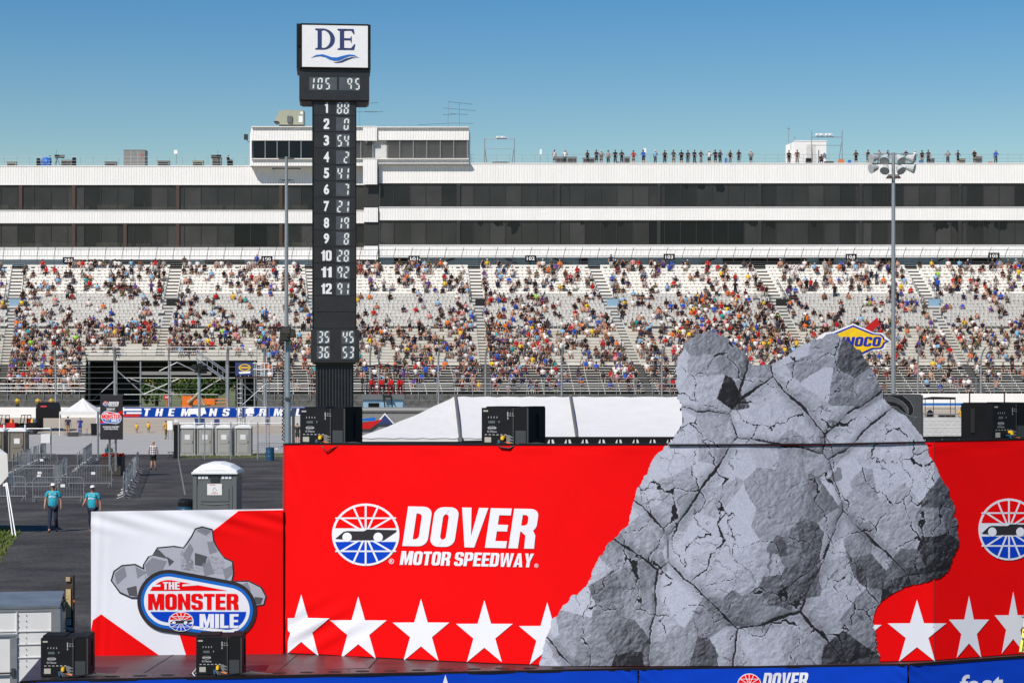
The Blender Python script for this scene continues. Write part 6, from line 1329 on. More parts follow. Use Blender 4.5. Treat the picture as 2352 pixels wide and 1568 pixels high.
# ---- tents
def frame_tent(label, px0, px1, py_feet, py_eave, py_peak, depth, peak_ratio=.5):
    Y = GY(py_feet); x0, x1 = X(px0, Y), X(px1, Y); ze, zp = Z(py_eave, Y), Z(py_peak, Y); t = thing('canopy_tent', label, 'tent', ((x0 + x1) / 2, Y, 0)); mb = MB(); c = ((x0 + x1) / 2, Y + depth / 2, zp); q = [(x0, Y, ze), (x1, Y, ze), (x1, Y + depth, ze), (x0, Y + depth, ze)]
    def sag(p, q_, u, v): return None
    vs = q + [c]; n = 8
    for i in range(4):
        a, b = Vector(q[i]), Vector(q[(i + 1) % 4]); cc = Vector(c); g = []
        for r in range(n + 1):
            for s_ in range(n + 1): p = a.lerp(b, s_ / n).lerp(cc, r / n); p.z -= .12 * math.sin(math.pi * r / n) * (1 + .4 * math.cos(s_ * 1.7)); g.append(tuple(p))
        mb.add(g, [(r * (n + 1) + s_, r * (n + 1) + s_ + 1, (r + 1) * (n + 1) + s_ + 1, (r + 1) * (n + 1) + s_) for r in range(n) for s_ in range(n)])
        g = []
        for s_ in range(n * 2 + 1): p = a.lerp(b, s_ / (2 * n)); g += [(p.x, p.y, p.z), (p.x, p.y, p.z - .3 - .05 * abs(math.sin(s_ * math.pi / 2)))]
        mb.add(g, [(2 * s_, 2 * s_ + 1, 2 * s_ + 3, 2 * s_ + 2) for s_ in range(2 * n)])
    mb.build('canopy', m_tent, t, smooth=False); 
    for p in q: mb = MB(); mb.tube([(p[0], p[1], 0), p], .04, 6); mb.build('leg', m_lett, t)
    return t
frame_tent('small white peaked canopy tent over two people at a table', 137, 222, 1000, 945, 914, 4.4)
Y = 207; t = thing('canopy_tent', 'black canopy tent left of the small white canopy', 'tent', (X(110, Y), Y, 0)); mb = MB(); mb.add([P(82, 938, Y), P(140, 938, Y), P(136, 923, Y + 2), P(88, 923, Y + 2), P(82, 960, Y), P(140, 960, Y)], [(0, 1, 2, 3), (4, 5, 1, 0)]); mb.b2((X(82, Y), Y + .01, Z(990, Y)), (X(84, Y), Y + 3, Z(938, Y))); mb.build('canopy', m_blk2, t); printed('mark', ell(100, 933, 8, 2, 16), lambda u, v, o: P(u, v, Y - .05), m_redp, t, 0)
# big hipped marquee behind the red wall
Y = 60.0; t = thing('marquee', 'big white marquee roof with grey seam straps behind the red wall', 'tent', (X(1250, Y), Y + 6, 0)); zr, ze = Z(911, Y + 5), Z(1006, Y)
xl, xr = X(818, Y), X(1905, Y); yb_ = Y + 10; xr0, xr1 = X(1046, Y + 5), X(1700, Y + 5); mb = MB()
def patch(a, b, c, d, n=14, sg=.1):
    a, b, c, d = map(Vector, (a, b, c, d)); g = []
    for r in range(n + 1):
        for s_ in range(n + 1):
            p = a.lerp(b, s_ / n).lerp(d.lerp(c, s_ / n), r / n); p.z -= sg * math.sin(math.pi * r / n) * (.6 + .4 * math.sin(math.pi * s_ / n)) - .012 * math.sin(s_ * 2.3 + r * 1.3); g.append(tuple(p))
    mb.add(g, [(r * (n + 1) + s_, r * (n + 1) + s_ + 1, (r + 1) * (n + 1) + s_ + 1, (r + 1) * (n + 1) + s_) for r in range(n) for s_ in range(n)])
xm, xm2 = X(1057, Y), X(1325, Y)
R0, R1 = (xr0, Y + 5, zr), (xr1, Y + 5, zr)
xk = X(1310, Y + 5)
patch((xl, Y, ze), (xm, Y, ze), R0, (xl + (xr0 - xl) * .985, Y + 4.95, zr)); patch((xm, Y, ze), (xm2, Y, ze), (xk, Y + 5, zr), R0); patch((xm2, Y, ze), (xr, Y, ze), R1, (xk, Y + 5, zr)); patch((xr, Y, ze), (xr, yb_, ze), R1, R1); patch((xl, yb_, ze), (xl, Y, ze), R0, R0); patch((xr, yb_, ze), (xl, yb_, ze), R0, R1)
mb.build('canopy', m_tent, t, smooth=True); mb = MB(); mb.b2((xl, Y + .02, ze - .35), (xr, Y + .05, ze)); mb.build('valance', m_tent, t)
for a, b in (((1046, Y + 5), 1057), ((1310, Y + 5), 1325)): mb = MB(); mb.tube([(X(a[0], a[1]), a[1] - .02, zr + .03), (X(b, Y), Y - .02, ze + .02)], .05, 6); mb.tube([(X(b, Y), Y - .02, ze + .02), (X(b, Y) + .05, Y - .1, ze - .3)], .08, 6); mb.build('seam_strap', m_strap, t)
mb = MB()
for px in (830, 1057, 1325, 1600, 1890): mb.tube([(X(px, Y), Y + .1, 0), (X(px, Y), Y + .1, ze)], .06, 6)
mb.build('leg', m_steel, t)
# white canopy cut by the left edge
Y = 69.5; t = thing('canopy_tent', 'white canopy edge with thin guyed legs at the far left, shading the grass', 'tent', (X(-120, Y), Y, 0)); mb = MB(); ze, zp = 1.95, Z(1038, Y)
mb.add([P(17, 1042, Y), (X(-260, Y), Y, Z(1034, Y)), (X(-260, Y), Y, 1.75), P(-30, 1122, Y), P(2, 1112, Y), P(19, 1092, Y), (X(-260, Y), Y + 2, zp + .5), (X(-40, Y), Y + 2, zp + .12), (X(-40, Y), Y + 2, 1.9)], [(0, 1, 2, 3, 4, 5), (0, 7, 6, 1), (0, 5, 8, 7)]); mb.build('canopy', m_tent, t)
mb = MB(); mb.tube([P(13, 1108, Y), (X(29, 69), 69, 0)], .025, 6); mb.tube([P(16, 1108, Y), (X(36, 68.5), 68.5, .02)], .022, 6); mb.tube([P(24, 1088, Y + .3), P(25, 1110, Y + .3)], .06, 6); mb.build('leg', m_lett, t)

# ---- white trailer and strapped post, lower left
Y = 30.0; t = thing('trailer', 'white panelled trailer with a dark roof in the lower left corner', 'trailer', (X(60, Y), Y, 0)); trl = t; mb = MB(); mb.b2((X(-120, Y), Y, .3), (X(132, Y), Y + 2.1, Z(1397, Y))); body = mb.build('body', M('trailer_white', (.74, .74, .72), .4, var=.05, scale=3), t)
mb = MB(); mb.b2((X(-120, Y), Y - .02, Z(1397, Y)), (X(136, Y), Y + 2.15, Z(1391, Y))); mb.build('roof', M('trailer_roof', (.13, .15, .17), .45, var=.3, scale=2), t); mb = MB(); mb.b2((X(116, Y), Y - .03, .4), (X(137, Y), Y + .12, Z(1399, Y))); mb.b2((X(-120, Y), Y - .012, Z(1404, Y)), (X(116, Y), Y, Z(1398, Y))); mb.build('corner_trim', m_steel, t)
mb = MB()
for py in (1448, 1478, 1508): mb.b2((X(40, Y), Y - .015, Z(py + 2, Y)), (X(116, Y), Y, Z(py, Y)))
mb.b2((X(38, Y), Y - .02, .4), (X(40.5, Y), Y, Z(1404, Y)))
mb.b2((X(-120, Y), Y - .015, Z(1449, Y)), (X(38, Y), Y, Z(1447, Y))); mb.build('panel_rib', m_bandg, t); mb = MB()
for py in range(1412, 1540, 13):
    for px in (42.5, 60): mb.sph(P(px, py, Y - .01), .008, 0, 5, 3)
mb.build('rivet', m_mull, t); mb = MB(); mb.b2((X(-120, Y), Y - .03, Z(1459, Y)), (X(38, Y), Y - .014, Z(1454, Y))); mb.b2((X(24, Y), Y - .03, .5), (X(40, Y), Y - .021, Z(1462, Y))); mb.build('door_frame', m_steel, t); mb = MB(); mb.b2((X(-20, Y), Y - .05, Z(1545, Y)), (X(36, Y), Y - .03, Z(1541, Y))); mb.b2((X(27, Y), Y - .06, Z(1550, Y)), (X(35, Y), Y - .03, Z(1532, Y))); mb.build('latch', m_dsteel, t)
mb = MB(); mb.tube([P(44, 1384, Y + .6), P(60, 1385, Y + .6), P(80, 1386, Y + .5)], .02, 5); mb.sph(P(58, 1396 - 4, Y + .4), (.1, .06, .05), 0, 6, 3); mb.build('roof_fitting', m_rail, t); trl.rotation_euler.z = math.radians(11)
Y = 31.5; t = thing('strapped_post', 'rusty brown steel post with a tan ratchet strap beside the trailer', 'post', (X(157, Y), Y, 0)); mb = MB(); mb.b2((X(151, Y), Y, 0), (X(168, Y), Y + .12, Z(1322, Y))); mb.b2((X(139, Y), Y + .02, Z(1375, Y)), (X(151, Y), Y + .1, Z(1370, Y))); mb.b2((X(138, Y), Y + .02, Z(1352, Y)), (X(151, Y), Y + .1, Z(1346, Y))); mb.build('post', M('rusty_steel', (.045, .028, .02), .7, var=.4, scale=8), t); mb = MB(); mb.b2((X(152, Y), Y - .02, Z(1418, Y)), (X(163, Y), Y - .005, Z(1352, Y))); mb.tube([P(153, 1372, Y - .02), P(143, 1385, Y + .05), P(146, 1402, Y), P(153, 1380, Y - .02)], .02, 4); mb.build('strap', M('tan_strap', (.5, .37, .18), .8), t)
mb = MB(); mb.b2((X(151, Y), Y - .06, Z(1434, Y)), (X(164, Y), Y - .01, Z(1420, Y))); mb.tube([P(150, 1440, Y - .04), P(166, 1445, Y - .04)], .03, 6); mb.build('ratchet', m_rail, t); mb = MB(); mb.tube([P(169, 1381, Y), P(172, 1381, Y)], [.03, .02], 8); mb.build('marker_lamp', m_org, t)
mb = MB(); mb.b2((X(152, Y), Y - .03, Z(1334, Y)), (X(162, Y), Y - .004, Z(1324, Y))); mb.build('post_cap', m_wood, t)
# ---- utility vehicles, table, camera scaffold, hut, orange lift
def utv(label, px0, px1, Yv, body, cargo):
    x0, x1 = X(px0, Yv), X(px1, Yv); L = x1 - x0; t = thing('utility_vehicle', label, 'utility vehicle', ((x0 + x1) / 2, Yv, 0)); mb = MB(); mb.b2((x0, Yv, .55), (x1, Yv + 1.5, .95)); mb.prism([(x0, .95), (x0 + L * .3, .95), (x0 + L * .28, 1.15), (x0 + .05, 1.05)], Yv, Yv + 1.5); mb.b2((x0 + L * .62, Yv, .95), (x1, Yv + 1.5, 1.2)); mb.build('body', body, t)
    mb = MB()
    for y in (Yv + .02, Yv + 1.48): mb.tube([(x0 + L * .25, y, .95), (x0 + L * .33, y, 1.95), (x0 + L * .62, y, 1.95), (x0 + L * .66, y, .95)], .045, 6)
    for u in (.33, .62): mb.tube([(x0 + L * u, Yv, 1.95), (x0 + L * u, Yv + 1.5, 1.95)], .045, 6)
    mb.build('roll_cage', m_blk2, t); mb = MB(); mb.b2((x0 + L * .45, Yv + .15, .95), (x0 + L * .62, Yv + 1.3, 1.1)); mb.b2((x0 + L * .57, Yv + .15, 1.1), (x0 + L * .63, Yv + 1.3, 1.6)); mb.build('seat', m_blk2, t)
    for u in (.15, .82):
        for y in (Yv - .02, Yv + 1.3): mb = MB(); mb.tube([(x0 + L * u, y, .33), (x0 + L * u, y + .22, .33)], .33, 14); w_ = mb.build('wheel', m_blk2, t); mb = MB(); mb.tube([(x0 + L * u, y - .01, .33), (x0 + L * u, y + .02, .33)], .17, 10); mb.build('rim', m_dsteel, w_)
    mb = MB()
    for i, m in enumerate(cargo): mb.box((x0 + L * (.7 + .12 * i), Yv + .6, 1.38), (L * .1, .8, .35), i, taper=.8)
    mb.build('cargo', cargo, t); return t
utv('red utility vehicle with an open roll cage at the left edge', -22, 34, 202, m_redpaint, [m_blk2, m_org]); utv('black utility vehicle loaded with red and yellow gear', 34, 80, 203, m_blk2, [m_redpaint, m_yel, m_barrel])
def table(label, px0, px1, Y):
    t = thing('folding_table', label, 'table', (X((px0 + px1) / 2, Y), Y, 0)); mb = MB(); mb.b2((X(px0, Y), Y, .72), (X(px1, Y), Y + .75, .77)); mb.build('tabletop', m_wood, t)
    for px in (px0 + 3, px1 - 3):
        for y in (Y + .08, Y + .67): mb = MB(); mb.tube([(X(px, Y), y, 0), (X(px, Y), y, .72)], .02, 5); mb.build('leg', m_steel, t)
table('long wooden folding table under the small white canopy', 144, 200, 196)
t = thing('storage_box', 'dark green storage box on the ground under the folding table', 'box', (X(165, 195), 195, 0)); mb = MB(); mb.b2((X(155, 195), 195, 0), (X(178, 195), 195.5, .38)); mb.build('box', m_glass3, t); mb = MB(); mb.b2((X(154.5, 195), 194.97, .38), (X(178.5, 195), 195.53, .44)); mb.build('lid', m_pottyd, t)
t = thing('wheeled_bin', 'black wheeled bin between the white canopy and the black sign', 'bin', (X(218, 197), 197, 0)); mb = MB(); mb.box((X(218, 197), 197, .62), (.6, .6, 1.1), taper=1.12); mb.build('bin_body', m_blk2, t); mb = MB(); mb.box((X(218, 197), 197, 1.2), (.72, .72, .08)); mb.build('lid', m_blk2, t)
# scaffold with white railed platform
Y = 160.0; t = thing('camera_scaffold', 'camera scaffold tower with a white railed platform and round yellow badge', 'scaffold', (X(575, Y), Y, 0)); mb = MB(); za = Z(864, Y)
for px in (545, 556, 612):
    for y in (Y, Y + 1.8): mb.tube([(X(px, Y), y, 0), (X(px, Y), y, za)], .04, 6)
i = 0
for py in range(870, 1010, 11): mb.tube([P(545, py, Y), P(556, py, Y)], .025, 5)
for a, b in (((556, 930), (612, 880)), ((612, 930), (556, 880)), ((556, 985), (612, 935)), ((556, 935), (612, 935))): mb.tube([P(*a, Y), P(*b, Y)], .035, 5)
mb.build('scaffold_frame', m_steel, t); mb = MB(); mb.b2((X(543, Y), Y - .1, za - .12), (X(620, Y), Y + 2.2, za)); mb.build('platform', m_brown, t)
mb = MB()
for y in (Y - .08, Y + 2.1):
    for px in (544, 563, 581, 600, 618): mb.tube([(X(px, Y), y, za), (X(px, Y), y, Z(834, Y))], .03, 5)
    for py in (834, 848): mb.tube([P(544, py, y), P(618, py, y)], .03, 5)
mb.build('guard_rail', m_lett, t); mb = MB(); mb.b2((X(541, Y), Y - .2, Z(862, Y)), (X(580, Y), Y - .12, Z(832, Y))); sb = mb.build('badge_board', m_navy, t)
q = lambda u, v, o: P(u, v, Y - .2 - o); printed('badge_ring', ell(562, 844, 14, 8.5, 24, .72), q, M('badge_yellow', (.7, .42, .02), .6), sb, .01); printed('badge_field', poly([(553, 842), (571, 842), (571, 846), (553, 846)]), q, M('badge_yellow', (.7, .42, .02), .6), sb, .012); printed('badge_field', poly([(548, 854), (576, 852), (574, 857), (550, 858)]), q, m_lett, sb, .012)
mb = MB()
for a in (0, 4.5):
    mb.tube([P(450, 803 + a, Y + 3), P(518, 850 + a, Y + 3)], .04, 5); mb.tube([P(450, 822 + a, Y + 3), P(516, 868 + a, Y + 3)], .05, 5)
for i in range(6): mb.tube([P(452 + i * 12, 806 + i * 8.4, Y + 3), P(452 + i * 12, 824 + i * 8.2, Y + 3)], .03, 5)
mb.build('stair_ramp', m_steel, t)
# flag hut with people on red chairs
Y = 190.0; t = thing('lookout_hut', 'pale blue grey hut with an open railed roof deck right of the tower', 'hut', (X(880, Y), Y, 0)); zt_ = Z(905, Y); mb = MB(); mb.b2((X(834, Y), Y, 0), (X(925, Y), Y + 3, zt_ - .06)); mb.build('wall', m_paleblue, t); mb = MB(); mb.b2((X(830, Y), Y - .2, zt_ - .5), (X(929, Y), Y + 3.2, zt_)); mb.build('deck_floor', m_pottyd, t)
mb = MB(); mb.b2((X(846, Y), Y - .03, Z(938, Y)), (X(871, Y), Y, Z(925, Y))); mb.build('window', m_glass2, t); mb = MB()
for px in (832, 843, 905, 928): mb.tube([P(px, 905, Y), P(px, 842, Y)], .04, 5)
mb.tube([P(832, 842, Y), P(880, 836, Y), P(928, 843, Y)], .05, 5); mb.tube([P(832, 842, Y + 2.8), P(928, 843, Y + 2.8)], .05, 5); mb.build('canopy_frame', m_blk2, t); mb = MB()
for py in (884, 893): mb.tube([P(831, py, Y - .1), P(929, py, Y - .1)], .035, 5)
px = 831
while px < 930: mb.tube([P(px, 904, Y - .1), P(px, 882, Y - .1)], .025, 4); px += 5.4
mb.build('railing', m_blk2, t); mb = MB()
for s in (0, 17): mb.tube([P(880 + s, 905, Y - .2), P(885 + s, 940, Y - 1.6)], .06, 5)
for i in range(7): mb.b2((X(881 + i * .7, Y), Y - .35 - i * .22, Z(908 + i * 5, Y - .2)), (X(898 + i * .7, Y), Y - .15 - i * .22, Z(907 + i * 5, Y - .2)))
mb.build('stair', m_blk2, t)
FH = [(854, 'charcoal', 'black', 'lookout in charcoal on the leftmost red chair of the hut deck'), (876, 'black', 'brown', 'lookout in black on the second red chair of the hut deck'), (898, 'light blue', 'black', 'lookout in pale blue on the third red chair of the hut deck'), (919, 'navy', 'black', 'lookout in navy on the rightmost red chair of the hut deck')]
CHL = ['leftmost', 'second', 'third', 'rightmost']
for i, (px, s, h, lb) in enumerate(FH):
    x = X(px, Y + 1); ch = thing('tall_chair', f'tall red chair on the hut deck, {CHL[i]} of four', 'chair', (x, Y + 1, zt_), 0, 'red chairs on the hut deck'); mb = MB(); mb.box((x, Y + 1, zt_ + .72), (.5, .5, .06)); mb.build('seat', m_redpaint, ch)
    for a in (-.22, .22):
        for b in (-.22, .22): mb = MB(); mb.tube([(x + a, Y + 1 + b, zt_), (x + a * .9, Y + 1 + b * .9, zt_ + .7)], .035, 5); mb.build('leg', m_redpaint, ch)
    mb = MB(); mb.box((x, Y + .78, zt_ + 1.1), (.5, .05, .5)); mb.build('backrest', m_redpaint, ch)
    single(SIT[(i * 2) % 12], x, Y + 1, zt_ + .76, math.pi + random.uniform(-.3, .3), 1.08, SH[s], HT[h], PANTS[2], SKINS[0], lb, 'person', 'lookouts on the hut deck')
# silver trailer with a red and blue badge under the hut
Y = 150; t = thing('trailer', 'silver trailer with a blue and red chevron badge behind the marquee', 'trailer', (X(890, Y), Y, 0)); mb = MB(); mb.b2((X(826, Y), Y, .4), (X(990, Y), Y + 3, Z(936, Y))); mb.tube([(X(826, Y), Y + .05, Z(942, Y)), (X(990, Y), Y + .05, Z(942, Y))], .2, 8); mb.build('body', m_hvac, t); q = lambda u, v, o: P(u, v, Y - .18 - o)
printed('badge', poly([(862, 973), (884, 948), (906, 973)]), q, m_lett, t, 0); printed('badge', poly([(866, 973), (884, 952), (903, 973)]), q, m_navy, t, .01); printed('badge', poly([(828, 972), (880, 962), (850, 985), (828, 985)]), q, m_redpaint, t, .015); printed('badge', poly([(828, 962), (862, 958), (862, 966), (828, 966)]), q, m_lblue, t, .016)
# orange lift beyond the track
Y = 236.0; zg = 1.6; t = thing('boom_lift', 'bright orange boom lift parked under the gate opening', 'lift', (X(445, Y), Y, zg)); mb = MB(); mb.b2((X(417, Y), Y, zg + .3), (X(440, Y), Y + 1.5, Z(909, Y))); mb.prism([(X(415, Y), zg + .4), (X(418, Y), Z(912, Y)), (X(418, Y), zg + .4)], Y, Y + 1.5); mb.box(P(470, 922, Y + .5), (2.6, 1.2, .7)); mb.build('chassis', m_org, t); mb = MB(); mb.tube([P(432, 925, Y - .1), P(455, 905, Y - .1), P(470, 930, Y - .1)], .2, 6); mb.build('boom', m_wood, t); mb = MB()
for u, v in ((478, 932), (520, 932)): mb.tube([P(u, v, Y), P(u, v - 16, Y)], .06, 5)
for v in (916, 924, 932): mb.tube([P(478, v, Y), P(520, v, Y)], .05, 5); mb.tube([P(478, v, Y + 1), P(520, v, Y + 1)], .05, 5)
mb.build('basket', m_org, t)
for px in (424, 440, 462): mb = MB(); mb.tube([(X(px, Y), Y - .1, zg + .35), (X(px, Y), Y + .2, zg + .35)], .35, 10); mb.build('wheel', m_blk2, t)
Y = 240; t = thing('stop_sign', 'small red eight sided stop sign beyond the gate opening', 'sign', (X(382.5, Y), Y, 1.5)); mb = MB(); mb.tube([(X(382.5, Y), Y + .05, 1.4), P(382.5, 908, Y + .05)], .05, 5); mb.build('post', m_org, t); mb = MB(); c = P(382.5, 912, Y); mb.prism([(c.x + .36 * math.cos(math.pi / 8 + i * math.pi / 4), c.z + .36 * math.sin(math.pi / 8 + i * math.pi / 4)) for i in range(8)], Y - .03, Y); mb.build('sign_plate', m_redpaint, t); printed('lettering', text('STOP', 379, 914, 386, 910, .04), lambda u, v, o: P(u, v, Y - .04), m_lett, t, 0)
# folding chair, fence cabinet
Y = GY(1053); t = thing('folding_chair', 'small folding camp chair left of the grey toilets', 'chair', (X(392, Y), Y, 0)); mb = MB(); x = X(392, Y); mb.tube([(x - .2, Y, 0), (x + .22, Y, .5)], .015, 5); mb.tube([(x + .2, Y, 0), (x - .2, Y, .45), ], .015, 5); mb.tube([(x + .1, Y + .3, 0), (x + .25, Y + .1, .9)], .015, 5); mb.build('frame', m_blk2, t); mb = MB(); mb.box((x, Y + .1, .45), (.4, .35, .03)); mb.build('seat', m_bag, t)
Y = GY(1052); t = thing('equipment_rack', 'tall black equipment rack at the left end of the grey toilets', 'rack', (X(405, Y), Y, 0)); mb = MB(); mb.b2((X(399, Y), Y, 0), (X(411, Y), Y + .5, Z(990, Y))); mb.b2((X(398, Y), Y - .03, Z(990, Y)), (X(412, Y), Y + .5, Z(975, Y))); mb.build('cabinet', m_blk2, t); mb = MB(); mb.b2((X(400, Y), Y - .05, Z(970, Y)), (X(408, Y), Y - .03, Z(962, Y))); mb.build('label_plate', m_paper, t)
Y = 185.; t = thing('notice_board', 'white notice board on a small stand beside the yellow shirted marshal', 'sign', (X(390, Y), Y, 0)); mb = MB(); mb.b2((X(384, Y), Y, Z(987, Y)), (X(396, Y), Y + .05, Z(966, Y))); mb.build('board', m_paper, t); mb = MB()
for px in (386, 395): mb.tube([(X(px, Y), Y + .08, 0), (X(px, Y), Y + .08, Z(968, Y))], .03, 5)
mb.build('leg', m_steel, t)
# dark blue and white stalls behind the grey toilets
Y = 215.0; t = thing('pit_gate', 'blue and white boarded gate panels behind the grey toilets', 'gate', (X(500, Y), Y, .5)); mb = MB(); mb.b2((X(408, Y), Y, .5), (X(560, Y), Y + .1, Z(962, Y))); mb.build('panel', m_conc, t); q = lambda u, v, o: P(u, v, Y - o)
for pl in ([(446, 960), (470, 960), (470, 986), (452, 986)], [(492, 962), (504, 962), (504, 975), (492, 975)], [(610, 962), (617, 962), (617, 982), (610, 982)]): printed('stripe', poly(pl), q, m_navy, t, .02)
for a, b in ((565, 610), (622, 650), (655, 690)): mb = MB(); mb.b2((X(a, Y), Y - .2, .45), (X(b, Y), Y - .1, Z(956, Y))); mb.build('panel', m_conc, t)
# ---- right side: pit wall with wire fence, trailer, marshal cart, roadside sign
Y = 170.0; t = thing('pit_wall', 'pale concrete pit wall with a wire fence at the right', 'wall', (X(2200, Y), Y, 0)); mb = MB(); mb.b2((X(2080, Y), Y, 0), (X(2700, Y), Y + .5, Z(958, Y))); mb.build('wall_body', m_conc, t); mb = MB()
for i in range(5): mb.b2((X(2080, Y), Y - .02, Z(998 - i * 8, Y)), (X(2700, Y), Y, Z(997 - i * 8, Y)))
mb.build('groove', m_bandg, t)
Y = 110.0; chain_fence('wire mesh fence on steel posts in front of the pit wall', [(X(p, Y), Y) for p in (2060, 2119, 2223, 2330, 2440)], Z(950, Y), .34)
Y = 90.0; t = thing('trailer', 'dark grey trailer with curved silver swooshes behind the rock cut-out', 'trailer', (X(2070, Y), Y, 0)); mb = MB(); x0, x1 = X(1960, Y), X(2121, Y); mb.b2((x0, Y, .5), (x1 - .1, Y + 2.6, Z(905, Y))); mb.tube([(x1 - .1, Y + .1, .5), (x1 - .1, Y + .1, Z(907, Y))], .1, 8); bo = mb.build('body', M('trailer_grey', (.06, .062, .065), .4, var=.1), t); q = lambda u, v, o: P(u, v, Y - o); R_ = lambda x_, y_: (1881.6 + x_ * .24, 658.6 + y_ * .24)
printed('swoosh', [poly([R_(*p) for p in [(610, 1040), (800, 1040), (880, 1110), (905, 1180), (880, 1235), (850, 1215), (860, 1160), (800, 1090), (660, 1045)]])], q, m_blk2, bo, .012)
printed('swoosh', [poly([R_(*p) for p in [(640, 1095), (720, 1105), (790, 1140), (830, 1200), (820, 1235), (780, 1190), (720, 1150), (650, 1130)]])], q, m_blk2, bo, .012)
def ribbon(pts, w0): return [seg2(R_(*a), R_(*b), w0) for a, b in zip(pts[:-1], pts[1:])]
printed('swoosh_line', ribbon([(800, 1040), (870, 1095), (905, 1160), (900, 1210), (870, 1240)], .9) + ribbon([(660, 1042), (760, 1075), (840, 1140), (855, 1200), (840, 1230)], .9) + ribbon([(660, 1135), (740, 1150), (800, 1200), (880, 1240), (940, 1245)], 1.1) + ribbon([(900, 1275), (930, 1250)], .7), q, m_steel, bo, .02)
for px in (1990, 2030, 2085): mb = MB(); mb.tube([(X(px, Y), Y - .05, .45), (X(px, Y), Y + .25, .45)], .45, 14); mb.build('wheel', m_blk2, t)
Y = 186.0; t = thing('marshal_cart', 'long marshal cart with a thin black canopy behind the wire fence', 'cart', (X(2158, Y), Y, 0)); mb = MB(); zb_ = Z(975, Y); mb.b2((X(2126, Y), Y, .5), (X(2196, Y), Y + 1.6, zb_ + .15)); mb.b2((X(2162, Y), Y + .2, zb_), (X(2196, Y), Y + 1.4, Z(953, Y))); mb.sph(P(2136, 955, Y + .6), (.35, .4, .6), n=8, k=6); mb.b2((X(2128, Y), Y + .1, zb_), (X(2146, Y), Y + 1.4, Z(958, Y))); mb.build('body', m_blk2, t); mb = MB()
for px in (2125, 2144, 2183, 2194): mb.tube([P(px, 975, Y), P(px, 916, Y)], .035, 5)
for py in (938,): mb.tube([P(2125, py, Y), P(2194, py, Y)], .03, 5)
mb.build('frame', m_brown, t); mb = MB(); mb.prism([(X(2122, Y), Z(915, Y)), (X(2150, Y), Z(911, Y)), (X(2194, Y), Z(912, Y)), (X(2193, Y), Z(917, Y)), (X(2122, Y), Z(917, Y))], Y - .3, Y + 1.8); mb.build('canopy', m_blk2, t)
for px in (2135, 2188): mb = MB(); mb.tube([(X(px, Y), Y - .05, .4), (X(px, Y), Y + .2, .4)], .4, 12); mb.build('wheel', m_blk2, t)
for px, py in ((2227, 903), (2307, 900)):
    mb = MB(); Yf = 160.; mb.tube([(X(px, Yf), Yf, 0), P(px, py, Yf)], .06, 6); tag(mb.build('thin_post', m_brown), f'thin brown post {"left of" if px < 2300 else "behind"} the right flame unit beside the pit wall', 'post')
# diamond shaped roadside sign
Y = 100.0; t = thing('fuel_sign', 'yellow diamond sign with a blue word and red arrow behind the rock cut-out', 'sign', (X(1968, Y), Y, 0)); q = lambda u, v, o: P(u, v, Y - o); R2 = lambda x_, y_: (1881.6 + x_ * .24, 658.6 + y_ * .24)
OUT = [(0, 470), (60, 435), (130, 430), (325, 352), (440, 400), (520, 438), (600, 440), (632, 470), (685, 518), (640, 545), (630, 590), (600, 605), (520, 605), (372, 665), (325, 700), (130, 610), (60, 600), (20, 580), (-40, 520)]
mb = MB(); mb.prism([(P(*R2(*p), Y).x, P(*R2(*p), Y).z) for p in OUT], Y, Y + .25); sbd = mb.build('sign_board', m_lett, t)
BL = [(70, 455), (140, 445), (325, 367), (520, 447), (590, 452), (620, 475), (625, 500), (672, 518), (628, 540), (615, 575), (590, 592), (520, 595), (325, 682), (135, 598), (60, 590), (40, 520)]
YL = [(95, 465), (150, 458), (325, 385), (505, 458), (580, 464), (605, 485), (612, 508), (640, 518), (612, 532), (600, 565), (580, 580), (505, 582), (325, 664), (145, 585), (80, 578), (62, 520)]
printed('sign_field', poly([R2(*p) for p in BL]), q, M('sign_blue', (.008, .02, .33), .5), sbd, .02); printed('sign_field', poly([R2(*p) for p in YL]), q, M('sign_yellow', (.85, .55, .005), .5), sbd, .035)
printed('lettering', text('SUNOCO', *R2(75, 568), *R2(580, 478), .04, .2), q, M('sign_blue', (.008, .02, .33), .5), sbd, .05)
mb = MB(); mb.prism([(P(*R2(*p), Y).x, P(*R2(*p), Y).z) for p in [(432, 398), (560, 292), (572, 345), (600, 348), (500, 430)]], Y + .02, Y + .2); mb.build('arrow', m_redpaint, t); mb = MB(); mb.tube([(X(1965, Y), Y + .3, 0), P(1965, 790, Y + .3)], .12, 8); mb.build('post', m_steel, t)

